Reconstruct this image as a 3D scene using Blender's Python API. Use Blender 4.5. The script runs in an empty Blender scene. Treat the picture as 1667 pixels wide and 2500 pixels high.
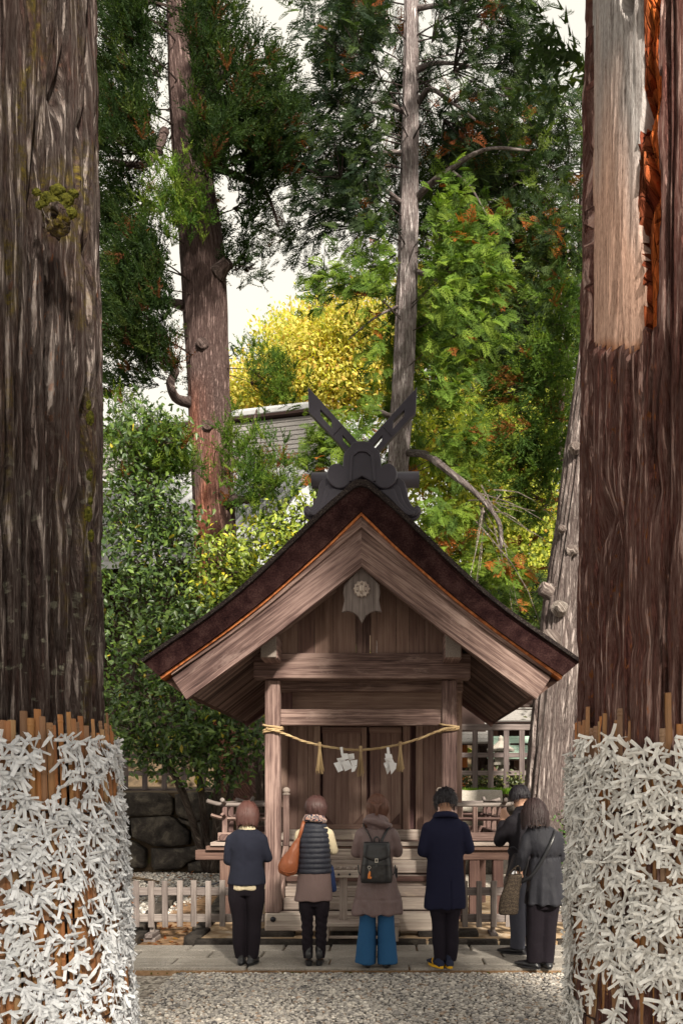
import bpy, bmesh, math, random
import numpy as np
from mathutils import Vector, Matrix

# ------------------------------------------------------------------ camera, sky, sun, exposure
scene = bpy.context.scene
COL = scene.collection
CAM_Z = 1.65
cam_d = bpy.data.cameras.new('camera'); cam = bpy.data.objects.new('camera', cam_d); COL.objects.link(cam)
cam.location = (0, 0, CAM_Z); cam.rotation_euler = (math.radians(90), 0, 0)
cam_d.sensor_fit = 'VERTICAL'; cam_d.sensor_height = 36; cam_d.lens = 36*2000/2500
cam_d.shift_x = -(943-833.5)/2500; cam_d.shift_y = (1930-1250)/2500
cam_d.clip_start = 0.05; cam_d.clip_end = 3000
scene.camera = cam

SUN_DIR = Vector((-1.0, 2.6, -1.9)).normalized()          # direction the light travels
sun_d = bpy.data.lights.new('sun', 'SUN'); sun_d.energy = 4.9; sun_d.angle = math.radians(5); sun_d.color = (1.0, 0.92, 0.78)
sun = bpy.data.objects.new('sun', sun_d); COL.objects.link(sun)
sun.rotation_euler = SUN_DIR.to_track_quat('-Z', 'Y').to_euler()
sun.location = (6, -12, 14)

world = bpy.data.worlds.new('World'); scene.world = world; world.use_nodes = True
wn = world.node_tree; wn.nodes.clear()
sky = wn.nodes.new('ShaderNodeTexSky'); sky.sky_type = 'NISHITA'; sky.sun_disc = False
sky.sun_elevation = math.asin(-SUN_DIR.z); sky.sun_rotation = math.atan2(-SUN_DIR.x, -SUN_DIR.y)
sky.air_density = 1.0; sky.dust_density = 3.0
bg1 = wn.nodes.new('ShaderNodeBackground'); bg1.inputs['Strength'].default_value = 0.11
wn.links.new(sky.outputs[0], bg1.inputs[0])
# thin bright cloud cover over the blue
tc = wn.nodes.new('ShaderNodeTexCoord'); nz = wn.nodes.new('ShaderNodeTexNoise'); nz.inputs['Scale'].default_value = 2.2; nz.inputs['Detail'].default_value = 5
wn.links.new(tc.outputs['Generated'], nz.inputs['Vector'])
rp = wn.nodes.new('ShaderNodeMapRange'); rp.inputs[1].default_value = 0.25; rp.inputs[2].default_value = 0.6; rp.inputs[3].default_value = 0.72; rp.inputs[4].default_value = 0.97
wn.links.new(nz.outputs[0], rp.inputs[0])
bg2 = wn.nodes.new('ShaderNodeBackground'); bg2.inputs['Color'].default_value = (0.97, 0.91, 0.785, 1); bg2.inputs['Strength'].default_value = 0.59
mx = wn.nodes.new('ShaderNodeMixShader'); wo = wn.nodes.new('ShaderNodeOutputWorld')
wn.links.new(rp.outputs[0], mx.inputs[0]); wn.links.new(bg1.outputs[0], mx.inputs[1]); wn.links.new(bg2.outputs[0], mx.inputs[2]); wn.links.new(mx.outputs[0], wo.inputs[0])

vs = scene.view_settings; vs.view_transform = 'Standard'; vs.look = 'None'; vs.exposure = 1.0; vs.gamma = 1.0; vs.use_curve_mapping = False
scene.render.resolution_x = 682; scene.render.resolution_y = 1024

# ------------------------------------------------------------------ helpers
rng = np.random.default_rng(7); random.seed(7)
def P(u, v, Y): return np.array([(u-943)*Y/2000, Y, CAM_Z-(v-1930)*Y/2000])
K = 1667/1568
def Q(x, y, Y): return P(x*K, y*K, Y)
def A(*a): return np.array(a, float)

def hash3(ix, iy, iz, s=0):
    h = (ix.astype(np.int64)*374761393 + iy.astype(np.int64)*668265263 + iz.astype(np.int64)*2147483647 + s*974634777) & 0xffffffff
    h = ((h ^ (h >> 13))*1274126177) & 0xffffffff
    h = ((h ^ (h >> 15))*2246822519) & 0xffffffff
    return ((h ^ (h >> 16)) & 0xffffff)/float(0xffffff)
def vnoise(p, s=0):
    p = np.asarray(p, float); i = np.floor(p); f = p-i; f = f*f*(3-2*f); i = i.astype(np.int64)
    r = 0
    for dx in (0, 1):
        wx = f[:, 0] if dx else 1-f[:, 0]
        for dy in (0, 1):
            wy = f[:, 1] if dy else 1-f[:, 1]
            for dz in (0, 1):
                wz = f[:, 2] if dz else 1-f[:, 2]
                r = r + wx*wy*wz*hash3(i[:, 0]+dx, i[:, 1]+dy, i[:, 2]+dz, s)
    return r
def fbm(p, o=3, s=0):
    p = np.asarray(p, float); a = 1.0; t = 0; r = 0
    for k in range(o):
        r = r + a*vnoise(p*(2.03**k)+k*17.3, s+k); t += a; a *= 0.5
    return r/t

def tag(o, label=None, cat=None, group=None, kind=None):
    if label: o['label'] = label
    if cat: o['category'] = cat
    if group: o['group'] = group
    if kind: o['kind'] = kind
    return o
def thing(name, loc, label, cat, group=None):
    o = bpy.data.objects.new(name, None); COL.objects.link(o); o.location = tuple(float(c) for c in loc); o.empty_display_size = 0.2
    return tag(o, label, cat, group)
def wloc(o):
    l = np.zeros(3)
    while o is not None: l += np.array(o.location); o = o.parent
    return l
def uv_grain(V, g):
    g = np.array(g, float); g /= np.linalg.norm(g)
    h = A(0, 0, 1) if abs(g[2]) < 0.8 else A(1, 0, 0)
    a = np.cross(g, h); a /= np.linalg.norm(a); b = np.cross(g, a)
    return np.stack([V@g, V@a+0.77*(V@b)], 1)
def new_mesh(name, V, F, mats=None, smooth=False, grain=None, col=None, mi=None):
    V = np.asarray(V, np.float32); me = bpy.data.meshes.new(name)
    if isinstance(F, np.ndarray):
        n, k = F.shape; lv = F.ravel().astype(np.int32)
        me.vertices.add(len(V)); me.vertices.foreach_set('co', V.ravel())
        me.loops.add(n*k); me.loops.foreach_set('vertex_index', lv)
        me.polygons.add(n); me.polygons.foreach_set('loop_start', np.arange(0, n*k, k, dtype=np.int32))
        try: me.polygons.foreach_set('loop_total', np.full(n, k, np.int32))
        except Exception: pass
        me.update(calc_edges=True)
    else:
        me.from_pydata([tuple(map(float, v)) for v in V], [], [tuple(int(i) for i in f) for f in F]); me.update()
        lv = np.zeros(len(me.loops), np.int32); me.loops.foreach_get('vertex_index', lv)
    if mats is not None:
        for m in (mats if isinstance(mats, (list, tuple)) else [mats]): me.materials.append(m)
    if mi is not None: me.polygons.foreach_set('material_index', np.asarray(mi, np.int32))
    if smooth: me.polygons.foreach_set('use_smooth', np.ones(len(me.polygons), bool))
    if grain is not None:
        uv = uv_grain(np.asarray(V, float), grain)+rng.random(2)*20
        l = me.uv_layers.new(name='UVMap'); l.data.foreach_set('uv', uv[lv].astype(np.float32).ravel())
    if col is not None:
        c = np.asarray(col, np.float32)
        if c.shape[1] == 3: c = np.concatenate([c, np.ones((len(c), 1), np.float32)], 1)
        ca = me.color_attributes.new('tint', 'FLOAT_COLOR', 'POINT'); ca.data.foreach_set('color', c.ravel())
    return me
def ob(name, V, F, mats, parent=None, loc=None, **k):
    """V in world coordinates; stored relative to the parent (or to loc for a top-level mesh)"""
    V = np.asarray(V, float)
    if parent is not None: base = wloc(parent)
    elif loc is not None: base = np.asarray(loc, float)
    else:
        base = A((V[:, 0].min()+V[:, 0].max())/2, (V[:, 1].min()+V[:, 1].max())/2, V[:, 2].min())
    o = bpy.data.objects.new(name, new_mesh(name, V-base, F, mats, **k)); COL.objects.link(o)
    if parent is not None: o.parent = parent
    else: o.location = tuple(base)
    return o
def join(parts):
    Vs, Fs, n = [], [], 0
    for V, F in parts:
        Vs.append(np.asarray(V, float)); Fs.extend([tuple(i+n for i in f) for f in F]); n += len(V)
    return np.concatenate(Vs), Fs

_CB = None
def cbox(sx, sy, sz, b=0.006):
    """box with chamfered edges, centred"""
    b = min(b, 0.3*min(sx, sy, sz)); h = A(sx, sy, sz)/2; V = []; idx = {}
    for ax in range(3):
        for s in itertools_signs:
            p = h*s - b*np.array(s); p[ax] = h[ax]*s[ax]
            idx[(ax, s)] = len(V); V.append(p)
    F = []
    for ax in range(3):
        a, c = [(1, 2), (2, 0), (0, 1)][ax]
        for d in (-1, 1):
            q = []
            for sa, sc in ((-1, -1), (1, -1), (1, 1), (-1, 1)):
                s = [0, 0, 0]; s[ax] = d; s[a] = sa; s[c] = sc; q.append(idx[(ax, tuple(s))])
            F.append(q if d > 0 else q[::-1])
    for ax in range(3):                                   # edge faces, edge along ax
        a, c = [(1, 2), (2, 0), (0, 1)][ax]
        for sa in (-1, 1):
            for sc in (-1, 1):
                def s(t):
                    v = [0, 0, 0]; v[ax] = t; v[a] = sa; v[c] = sc; return tuple(v)
                q = [idx[(a, s(-1))], idx[(a, s(1))], idx[(c, s(1))], idx[(c, s(-1))]]
                F.append(q[::-1] if sa*sc > 0 else q)
    for s in itertools_signs:
        q = [idx[(0, s)], idx[(1, s)], idx[(2, s)]]
        F.append(q if s[0]*s[1]*s[2] > 0 else q[::-1])
    return np.array(V), F
itertools_signs = [(a, b, c) for a in (-1, 1) for b in (-1, 1) for c in (-1, 1)]
def frame(p0, p1, up):
    p0 = np.asarray(p0, float); p1 = np.asarray(p1, float); a = p1-p0; L = np.linalg.norm(a); a = a/L
    s = np.cross(a, np.asarray(up, float)); s /= np.linalg.norm(s); u = np.cross(s, a)
    return (p0+p1)/2, L, a, s, u
def beam_vf(p0, p1, w, h, up=(0, 0, 1), b=0.006):
    c, L, a, s, u = frame(p0, p1, up)
    V, F = cbox(L, w, h, b)
    R = np.stack([a, -s, u], 0)     # local x->a, y->-s (right handed), z->u
    return c + V@R, F
def beam(name, p0, p1, w, h, mat, parent=None, up=(0, 0, 1), b=0.006, **k):
    V, F = beam_vf(p0, p1, w, h, up, b); p = np.asarray(p1, float)-np.asarray(p0, float)
    return ob(name, V, F, mat, parent, grain=k.pop('grain', p), **k)
def block(name, lo, hi, mat, parent=None, grain=(1, 0, 0), b=0.006, **k):
    lo = np.asarray(lo, float); hi = np.asarray(hi, float); V, F = cbox(*(hi-lo), b)
    return ob(name, V+(lo+hi)/2, F, mat, parent, grain=grain, **k)
def prism_vf(poly, y0, y1):
    """convex-ish polygon of (x,z), counter-clockwise seen from the camera, extruded along y"""
    n = len(poly); V = [(x, y0, z) for x, z in poly]+[(x, y1, z) for x, z in poly]
    F = [list(range(n)), list(range(2*n-1, n-1, -1))]
    for i in range(n): j = (i+1) % n; F.append([j, i, n+i, n+j])
    return np.array(V, float), F
def strip_vf(Aa, Bb, y0, y1):
    """solid between two profiles of (x,z) with equal count; A above B, left to right"""
    n = len(Aa); V = [(x, y0, z) for x, z in Aa]+[(x, y0, z) for x, z in Bb]+[(x, y1, z) for x, z in Aa]+[(x, y1, z) for x, z in Bb]
    a0, b0, a1, b1 = 0, n, 2*n, 3*n; F = []
    for i in range(n-1):
        F += [[b0+i, b0+i+1, a0+i+1, a0+i], [a1+i, a1+i+1, b1+i+1, b1+i], [a0+i, a0+i+1, a1+i+1, a1+i], [b1+i, b1+i+1, b0+i+1, b0+i]]
    F += [[a0, a1, b1, b0], [b0+n-1, b1+n-1, a1+n-1, a0+n-1]]
    return np.array(V, float), F
def resample(pts, n):
    p = np.asarray(pts, float); d = np.r_[0, np.cumsum(np.linalg.norm(np.diff(p, axis=0), axis=1))]
    t = np.linspace(0, d[-1], n); return np.stack([np.interp(t, d, p[:, k]) for k in range(p.shape[1])], 1)
def smooth_line(pts, n):
    p = np.asarray(pts, float); m = len(p); t = np.arange(m, dtype=float); q = []
    for x in np.linspace(0, m-1, n):
        i = min(int(x), m-2); f = x-i
        p0, p1, p2, p3 = p[max(i-1, 0)], p[i], p[i+1], p[min(i+2, m-1)]
        q.append(0.5*((2*p1)+(-p0+p2)*f+(2*p0-5*p1+4*p2-p3)*f*f+(-p0+3*p1-3*p2+p3)*f**3))
    return np.array(q)
def tube_vf(pts, rad, n=8, cap=True, up=(0.3, 0.2, 1), sq=1.0):
    """tube along points; rad: scalar, list, or list of (ra, rb). ra lies along 'side', rb along 'up'"""
    pts = np.asarray(pts, float); m = len(pts)
    R = np.asarray(rad, float)
    if R.ndim == 0: R = np.full((m, 2), float(R))
    elif R.ndim == 1: R = np.stack([R, R], 1)
    T = np.gradient(pts, axis=0); T /= np.linalg.norm(T, axis=1)[:, None]
    V = []; up = np.asarray(up, float); s = np.cross(T[0], up)
    if np.linalg.norm(s) < 1e-4: s = np.cross(T[0], A(1, 0, 0))
    s /= np.linalg.norm(s)
    th = np.linspace(0, 2*np.pi, n, endpoint=False); c, d = np.cos(th), np.sin(th)
    if sq != 1.0: c = np.sign(c)*np.abs(c)**sq; d = np.sign(d)*np.abs(d)**sq
    for i in range(m):
        s = s-T[i]*(s@T[i]); s /= np.linalg.norm(s); u = np.cross(s, T[i])
        V.append(pts[i]+np.outer(c*R[i, 0], s)+np.outer(d*R[i, 1], u))
    V = np.concatenate(V); F = []
    for i in range(m-1):
        for j in range(n):
            k = (j+1) % n; F.append([i*n+j, (i+1)*n+j, (i+1)*n+k, i*n+k])
    if cap:
        V = np.concatenate([V, pts[:1], pts[-1:]]); a = m*n
        for j in range(n):
            k = (j+1) % n; F.append([a, j, k]); F.append([a+1, (m-1)*n+k, (m-1)*n+j])
    return V, F
def loft_vf(secs, n=24):
    """stack of horizontal rings (cx,cy,z,rx,ry[,exp]) closed at both ends"""
    V = []; F = []; th = np.linspace(0, 2*np.pi, n, endpoint=False); m = len(secs)
    for s in secs:
        e = s[5] if len(s) > 5 else 1.0
        c, d = np.cos(th), np.sin(th); c = np.sign(c)*np.abs(c)**e; d = np.sign(d)*np.abs(d)**e
        V.append(np.stack([s[0]+s[3]*c, s[1]+s[4]*d, np.full(n, s[2])], 1))
    V = np.concatenate(V)
    for i in range(m-1):
        for j in range(n):
            k = (j+1) % n; F.append([i*n+j, i*n+k, (i+1)*n+k, (i+1)*n+j])
    V = np.concatenate([V, [[secs[0][0], secs[0][1], secs[0][2]]], [[secs[-1][0], secs[-1][1], secs[-1][2]]]]); a = m*n
    for j in range(n):
        k = (j+1) % n; F.append([a, k, j]); F.append([a+1, (m-1)*n+j, (m-1)*n+k])
    return V, F
def ico_vf(sub=1):
    bm = bmesh.new(); bmesh.ops.create_icosphere(bm, subdivisions=sub, radius=1.0)
    V = np.array([v.co[:] for v in bm.verts]); F = np.array([[v.index for v in f.verts] for f in bm.faces]); bm.free(); return V, F
def curve_solid(outer, holes=(), depth=0.03, bevel=0.0, cyc=True):
    """flat filled outline (x,z) with holes, solid along y, centred on y=0; returns V,F"""
    cu = bpy.data.curves.new('tmp', 'CURVE'); cu.dimensions = '2D'; cu.fill_mode = 'BOTH'; cu.extrude = depth/2-bevel; cu.bevel_depth = bevel; cu.bevel_resolution = 1
    for pl in [outer, *holes]:
        sp = cu.splines.new('POLY'); sp.points.add(len(pl)-1); sp.use_cyclic_u = True
        for q, (x, z) in zip(sp.points, pl): q.co = (x, z, 0, 1)
    o = bpy.data.objects.new('tmp', cu); COL.objects.link(o); dg = bpy.context.evaluated_depsgraph_get(); dg.update()
    me = bpy.data.meshes.new_from_object(o.evaluated_get(dg))
    V = np.array([v.co[:] for v in me.vertices]); F = [list(p.vertices) for p in me.polygons]
    bpy.data.objects.remove(o); bpy.data.curves.remove(cu); bpy.data.meshes.remove(me)
    V = np.stack([V[:, 0], -V[:, 2], V[:, 1]], 1)
    return V, F
def scatter_vf(tmplV, tmplF, pos, rot, scl):
    """numpy copies of one template: pos Nx3, rot Nx3x3 (columns = local axes), scl N or Nx3"""
    N = len(pos); scl = np.asarray(scl, float); scl = scl[:, None] if scl.ndim == 1 else scl
    W = tmplV[None, :, :]*scl[:, None, :]
    W = np.einsum('nij,nkj->nki', rot, W)+pos[:, None, :]
    F = (tmplF[None]+np.arange(N)[:, None, None]*len(tmplV)).reshape(-1, tmplF.shape[1])
    return W.reshape(-1, 3), F
def rand_rot(n):
    q = rng.normal(size=(n, 4)); q /= np.linalg.norm(q, axis=1)[:, None]; w, x, y, z = q.T
    return np.stack([np.stack([1-2*(y*y+z*z), 2*(x*y-w*z), 2*(x*z+w*y)], 1), np.stack([2*(x*y+w*z), 1-2*(x*x+z*z), 2*(y*z-w*x)], 1), np.stack([2*(x*z-w*y), 2*(y*z+w*x), 1-2*(x*x+y*y)], 1)], 1)
def axes_rot(xa, zh):
    """rotation matrices with local x along xa, local z near zh"""
    xa = xa/np.linalg.norm(xa, axis=1)[:, None]; y = np.cross(zh, xa); l = np.linalg.norm(y, axis=1); bad = l < 1e-3
    y[bad] = np.cross(A(1, 0.1, 0)[None], xa[bad]); y /= np.linalg.norm(y, axis=1)[:, None]; z = np.cross(xa, y)
    return np.stack([xa, y, z], 2)
def copy_to(o, parent=None, loc=None):
    c = o.copy(); COL.objects.link(c); c.parent = parent
    if loc is not None: c.location = tuple(float(x) for x in loc)
    return c

# ------------------------------------------------------------------ materials
class G:
    def __init__(s, name):
        s.m = bpy.data.materials.new(name); s.m.use_nodes = True; s.t = s.m.node_tree; s.t.nodes.clear()
        s.out = s.t.nodes.new('ShaderNodeOutputMaterial')
    def n(s, typ, pr=None, **inp):
        nd = s.t.nodes.new('ShaderNode'+typ)
        for k, v in (pr or {}).items(): setattr(nd, k, v)
        for k, v in inp.items():
            k = k.replace('_', ' '); sk = nd.inputs[int(k[1:])] if k[0] == 'i' and k[1:].isdigit() else nd.inputs[k]
            s.set(sk, v)
        return nd
    def set(s, sk, v):
        if isinstance(v, bpy.types.NodeSocket): s.t.links.new(v, sk)
        elif isinstance(v, bpy.types.Node): s.t.links.new(v.outputs[0], sk)
        else:
            if hasattr(sk.default_value, '__len__') and not isinstance(v, (int, float)) and len(v) == 3 and len(sk.default_value) == 4: v = (*v, 1)
            sk.default_value = v
    def ramp(s, f, stops, interp='LINEAR'):
        nd = s.t.nodes.new('ShaderNodeValToRGB'); s.set(nd.inputs[0], f); cr = nd.color_ramp; cr.interpolation = interp
        while len(cr.elements) < len(stops): cr.elements.new(0.5)
        for e, (p, c) in zip(cr.elements, stops): e.position = p; e.color = (*c, 1) if len(c) == 3 else c
        return nd.outputs[0]
    def mix(s, f, a, b, mode='MIX'):
        nd = s.t.nodes.new('ShaderNodeMix'); nd.data_type = 'RGBA'; nd.blend_type = mode
        s.set(nd.inputs[0], f); s.set(nd.inputs[6], a); s.set(nd.inputs[7], b); return nd.outputs[2]
    def math(s, op, a, b=0.0):
        nd = s.t.nodes.new('ShaderNodeMath'); nd.operation = op; s.set(nd.inputs[0], a); s.set(nd.inputs[1], b); return nd.outputs[0]
    def vec(s, kind='Object', scale=(1, 1, 1), rot=(0, 0, 0)):
        c = s.n('TexCoord').outputs[kind]; mp = s.n('Mapping', Vector=c, Scale=scale, Rotation=rot); return mp.outputs[0]
    def noise(s, vec, scale, detail=4, rough=0.55, dist=0.0):
        return s.n('TexNoise', Vector=vec, Scale=scale, Detail=detail, Roughness=rough, Distortion=dist).outputs[0]
    def bump(s, h, strength=0.3, dist=0.01):
        return s.n('Bump', Height=h, Strength=strength, Distance=dist).outputs[0]
    def pbr(s, col, rough=0.7, normal=None, spec=0.3, metal=0.0, **kw):
        b = s.n('BsdfPrincipled', Base_Color=col, Roughness=rough, Metallic=metal); b.inputs['Specular IOR Level'].default_value = spec
        if normal is not None: s.set(b.inputs['Normal'], normal)
        for k, v in kw.items(): s.set(b.inputs[k.replace('_', ' ')], v)
        s.t.links.new(b.outputs[0], s.out.inputs[0]); return s.m
def wood(name, dark, mid, light, wear=None, rough=0.75, contrast=1.0, grainy=1.0, rv=(.82, 1.16)):
    g = G(name); uv = g.n('TexCoord').outputs['UV']
    big = g.noise(g.n('Mapping', Vector=uv, Scale=(0.8, 2.2, 1)).outputs[0], 1.3, 3)
    warp = g.n('Mapping', Vector=uv, Scale=(0.38, 17, 1)).outputs[0]
    fine = g.noise(warp, 2.6, 6, 0.66, 0.25)
    hair = g.noise(g.n('Mapping', Vector=uv, Scale=(2.2, 90, 1)).outputs[0], 2.2, 3)
    f = g.math('ADD', g.math('MULTIPLY', fine, 0.75), g.math('MULTIPLY', hair, 0.38*grainy))
    f = g.math('ADD', f, g.math('MULTIPLY', g.math('SUBTRACT', big, 0.5), 0.55))
    c = g.ramp(f, [(0.5-0.19/contrast, dark), (0.54, mid), (0.54+0.22/contrast, light)])
    if wear is not None:
        w = g.noise(g.n('Mapping', Vector=uv, Scale=(0.7, 3, 1)).outputs[0], 2.1, 7, 0.7)
        c = g.mix(g.ramp(w, [(0.56, (0, 0, 0)), (0.72, (1, 1, 1))]), c, wear)
    rnd = g.n('ObjectInfo').outputs['Random']
    hsv = g.n('HueSaturation', Color=c, Value=g.n('MapRange', i0=rnd, i3=rv[0], i4=rv[1]).outputs[0], Hue=g.n('MapRange', i0=rnd, i3=0.492, i4=0.508).outputs[0])
    # check marks and nail stains
    return g.pbr(hsv.outputs[0], rough, g.bump(f, 0.5, 0.006), 0.2)
def plain(name, col, rough=0.6, spec=0.3, metal=0.0, var=0.12, scale=40, bump=0.0):
    g = G(name); v = g.vec('Object'); n = g.noise(v, scale, 4)
    c = g.mix(n, tuple(x*(1-var) for x in col), tuple(min(1, x*(1+var)) for x in col))
    return g.pbr(c, rough, g.bump(n, bump, 0.005) if bump else None, spec, metal)

M = {}
M['wood'] = wood('weathered_wood', (0.036, 0.020, 0.019), (0.125, 0.077, 0.069), (0.27, 0.185, 0.163), (0.31, 0.225, 0.20), contrast=1.5)
M['rafter'] = wood('rafter_wood', (0.05, 0.03, 0.027), (0.14, 0.092, 0.08), (0.27, 0.195, 0.17), rv=(.40, 1.55))  # wide random tone per rafter stands in for lines of light and shade
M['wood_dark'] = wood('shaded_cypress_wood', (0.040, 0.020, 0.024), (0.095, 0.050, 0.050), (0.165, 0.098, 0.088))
M['wood_door'] = wood('brown_door_wood', (0.095, 0.055, 0.048), (0.20, 0.125, 0.105), (0.30, 0.21, 0.175), contrast=0.9)
M['wood_grey'] = wood('silvered_wood', (0.15, 0.112, 0.10), (0.32, 0.26, 0.23), (0.50, 0.43, 0.38), (0.48, 0.39, 0.31), contrast=1.2)
M['wood_fence'] = wood('grey_fence_wood', (0.075, 0.060, 0.056), (0.165, 0.137, 0.128), (0.29, 0.25, 0.235), contrast=1.2)
M['wood_red'] = wood('red_brown_wood', (0.050, 0.027, 0.024), (0.105, 0.060, 0.050), (0.18, 0.112, 0.092))
M['wood_old'] = wood('dark_fence_wood', (0.045, 0.034, 0.034), (0.10, 0.078, 0.076), (0.18, 0.145, 0.14), contrast=1.2)
M['wood_end'] = plain('pale_end_grain', (0.22, 0.185, 0.165), 0.9, 0.1, var=0.7, scale=90, bump=0.6)
g = G('copper_edge'); n = g.noise(g.vec('Object', (6, 1, 6)), 3, 5)
M['copper'] = g.pbr(g.ramp(n, [(0.3, (0.20, 0.055, 0.02)), (0.55, (0.50, 0.16, 0.045)), (0.75, (0.62, 0.27, 0.11))]), 0.5, None, 0.4, 0.35)
g = G('cypress_bark_thatch'); v = g.vec('Object'); n1 = g.noise(v, 60, 6, 0.7); n2 = g.noise(v, 9, 4)
c = g.ramp(g.math('ADD', g.math('MULTIPLY', n1, 0.6), g.math('MULTIPLY', n2, 0.4)), [(0.38, (0.010, 0.004, 0.005)), (0.5, (0.030, 0.013, 0.013)), (0.66, (0.075, 0.040, 0.037))])
M['thatch'] = g.pbr(c, 0.95, g.bump(g.noise(v, 110, 5, 0.8), 0.9, 0.02), 0.05)
g = G('mossy_roof_edge'); v = g.vec('Object'); n1 = g.noise(v, 85, 5, 0.7)
c = g.ramp(n1, [(0.42, (0.016, 0.012, 0.014)), (0.58, (0.045, 0.036, 0.034)), (0.70, (0.18, 0.16, 0.13))])
M['roofcap'] = g.pbr(c, 0.95, g.bump(n1, 1.0, 0.02), 0.05)
M['ridge'] = plain('dark_copper_sheet', (0.035, 0.030, 0.043), 0.42, 0.5, 0.3, var=0.3, scale=7, bump=0.05)
M['iron'] = plain('black_iron', (0.03, 0.03, 0.038), 0.35, 0.6, 0.6)
# ------------------------------------------------------------------ ground, pavement, base
g = G('courtyard_gravel'); v = g.vec('Object'); vo = g.n('TexVoronoi', Vector=v, Scale=34.0)
c = g.ramp(vo.outputs['Color'], [(0.15, (0.10, 0.085, 0.075)), (0.45, (0.27, 0.235, 0.20)), (0.8, (0.45, 0.41, 0.36))])
M['gravel'] = g.pbr(c, 0.9, g.bump(vo.outputs['Distance'], 0.8, 0.02), 0.15)
g = G('pebbles'); at = g.n('Attribute', {'attribute_name': 'tint'}); n = g.noise(g.vec('Object'), 90, 3)
M['pebble'] = g.pbr(g.mix(n, g.mix(0.25, at.outputs[0], (0.1, 0.09, 0.08)), at.outputs[0]), 0.75, g.bump(n, 0.2, 0.004), 0.25)
g = G('granite'); v = g.vec('Object'); s1 = g.noise(v, 210, 3, 0.7); s2 = g.noise(v, 2.6, 5); s3 = g.noise(v, 26, 4)
c = g.ramp(s1, [(0.36, (0.06, 0.055, 0.052)), (0.47, (0.27, 0.245, 0.22)), (0.62, (0.50, 0.46, 0.41))])
c = g.mix(g.math('MULTIPLY', g.ramp(s2, [(0.42, (0, 0, 0)), (0.7, (1, 1, 1))]), 0.55), c, (0.15, 0.13, 0.11)); c = g.mix(g.math('MULTIPLY', g.ramp(s3, [(0.55, (0, 0, 0)), (0.75, (1, 1, 1))]), 0.35), c, (0.13, 0.12, 0.085))
rnd = g.n('ObjectInfo').outputs['Random']; c = g.n('HueSaturation', Color=c, Value=g.n('MapRange', i0=rnd, i3=0.85, i4=1.12).outputs[0]).outputs[0]
M['granite'] = g.pbr(c, 0.85, g.bump(s1, 0.35, 0.004), 0.2)
g = G('base_stone'); v = g.vec('Object'); s1 = g.noise(v, 5, 6, 0.65, 0.8); s2 = g.noise(v, 120, 3)
c = g.ramp(s1, [(0.3, (0.20, 0.12, 0.06)), (0.5, (0.42, 0.30, 0.19)), (0.68, (0.56, 0.47, 0.37))]); c = g.mix(g.math('MULTIPLY', s2, 0.35), c, (0.2, 0.15, 0.1))
M['base'] = g.pbr(c, 0.9, g.bump(s2, 0.3, 0.005), 0.15)
g = G('dark_field_stone'); v = g.vec('Object'); s1 = g.noise(v, 3.2, 7, 0.7, 0.4); s2 = g.noise(v, 45, 4)
c = g.ramp(s1, [(0.34, (0.014, 0.012, 0.012)), (0.52, (0.055, 0.046, 0.040)), (0.66, (0.15, 0.13, 0.105)), (0.8, (0.24, 0.20, 0.14))]); c = g.mix(g.math('MULTIPLY', s2, 0.4), c, (0.05, 0.045, 0.04))
M['stone'] = g.pbr(c, 0.92, g.bump(g.math('ADD', s1, g.math('MULTIPLY', s2, 0.5)), 0.8, 0.04), 0.15)
g = G('earth'); v = g.vec('Object'); s1 = g.noise(v, 8, 6)
M['earth'] = g.pbr(g.ramp(s1, [(0.3, (0.11, 0.065, 0.038)), (0.55, (0.25, 0.155, 0.09)), (0.75, (0.36, 0.25, 0.16))]), 0.95, g.bump(s1, 0.5, 0.02), 0.1)

GZ = -0.055
o = ob('ground', [(-60, -30, GZ-.02), (60, -30, GZ-.02), (60, 120, GZ-.02), (-60, 120, GZ-.02)], [(0, 1, 2, 3)], M['gravel'], loc=(0, 0, GZ-.02)); tag(o, kind='structure')

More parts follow.
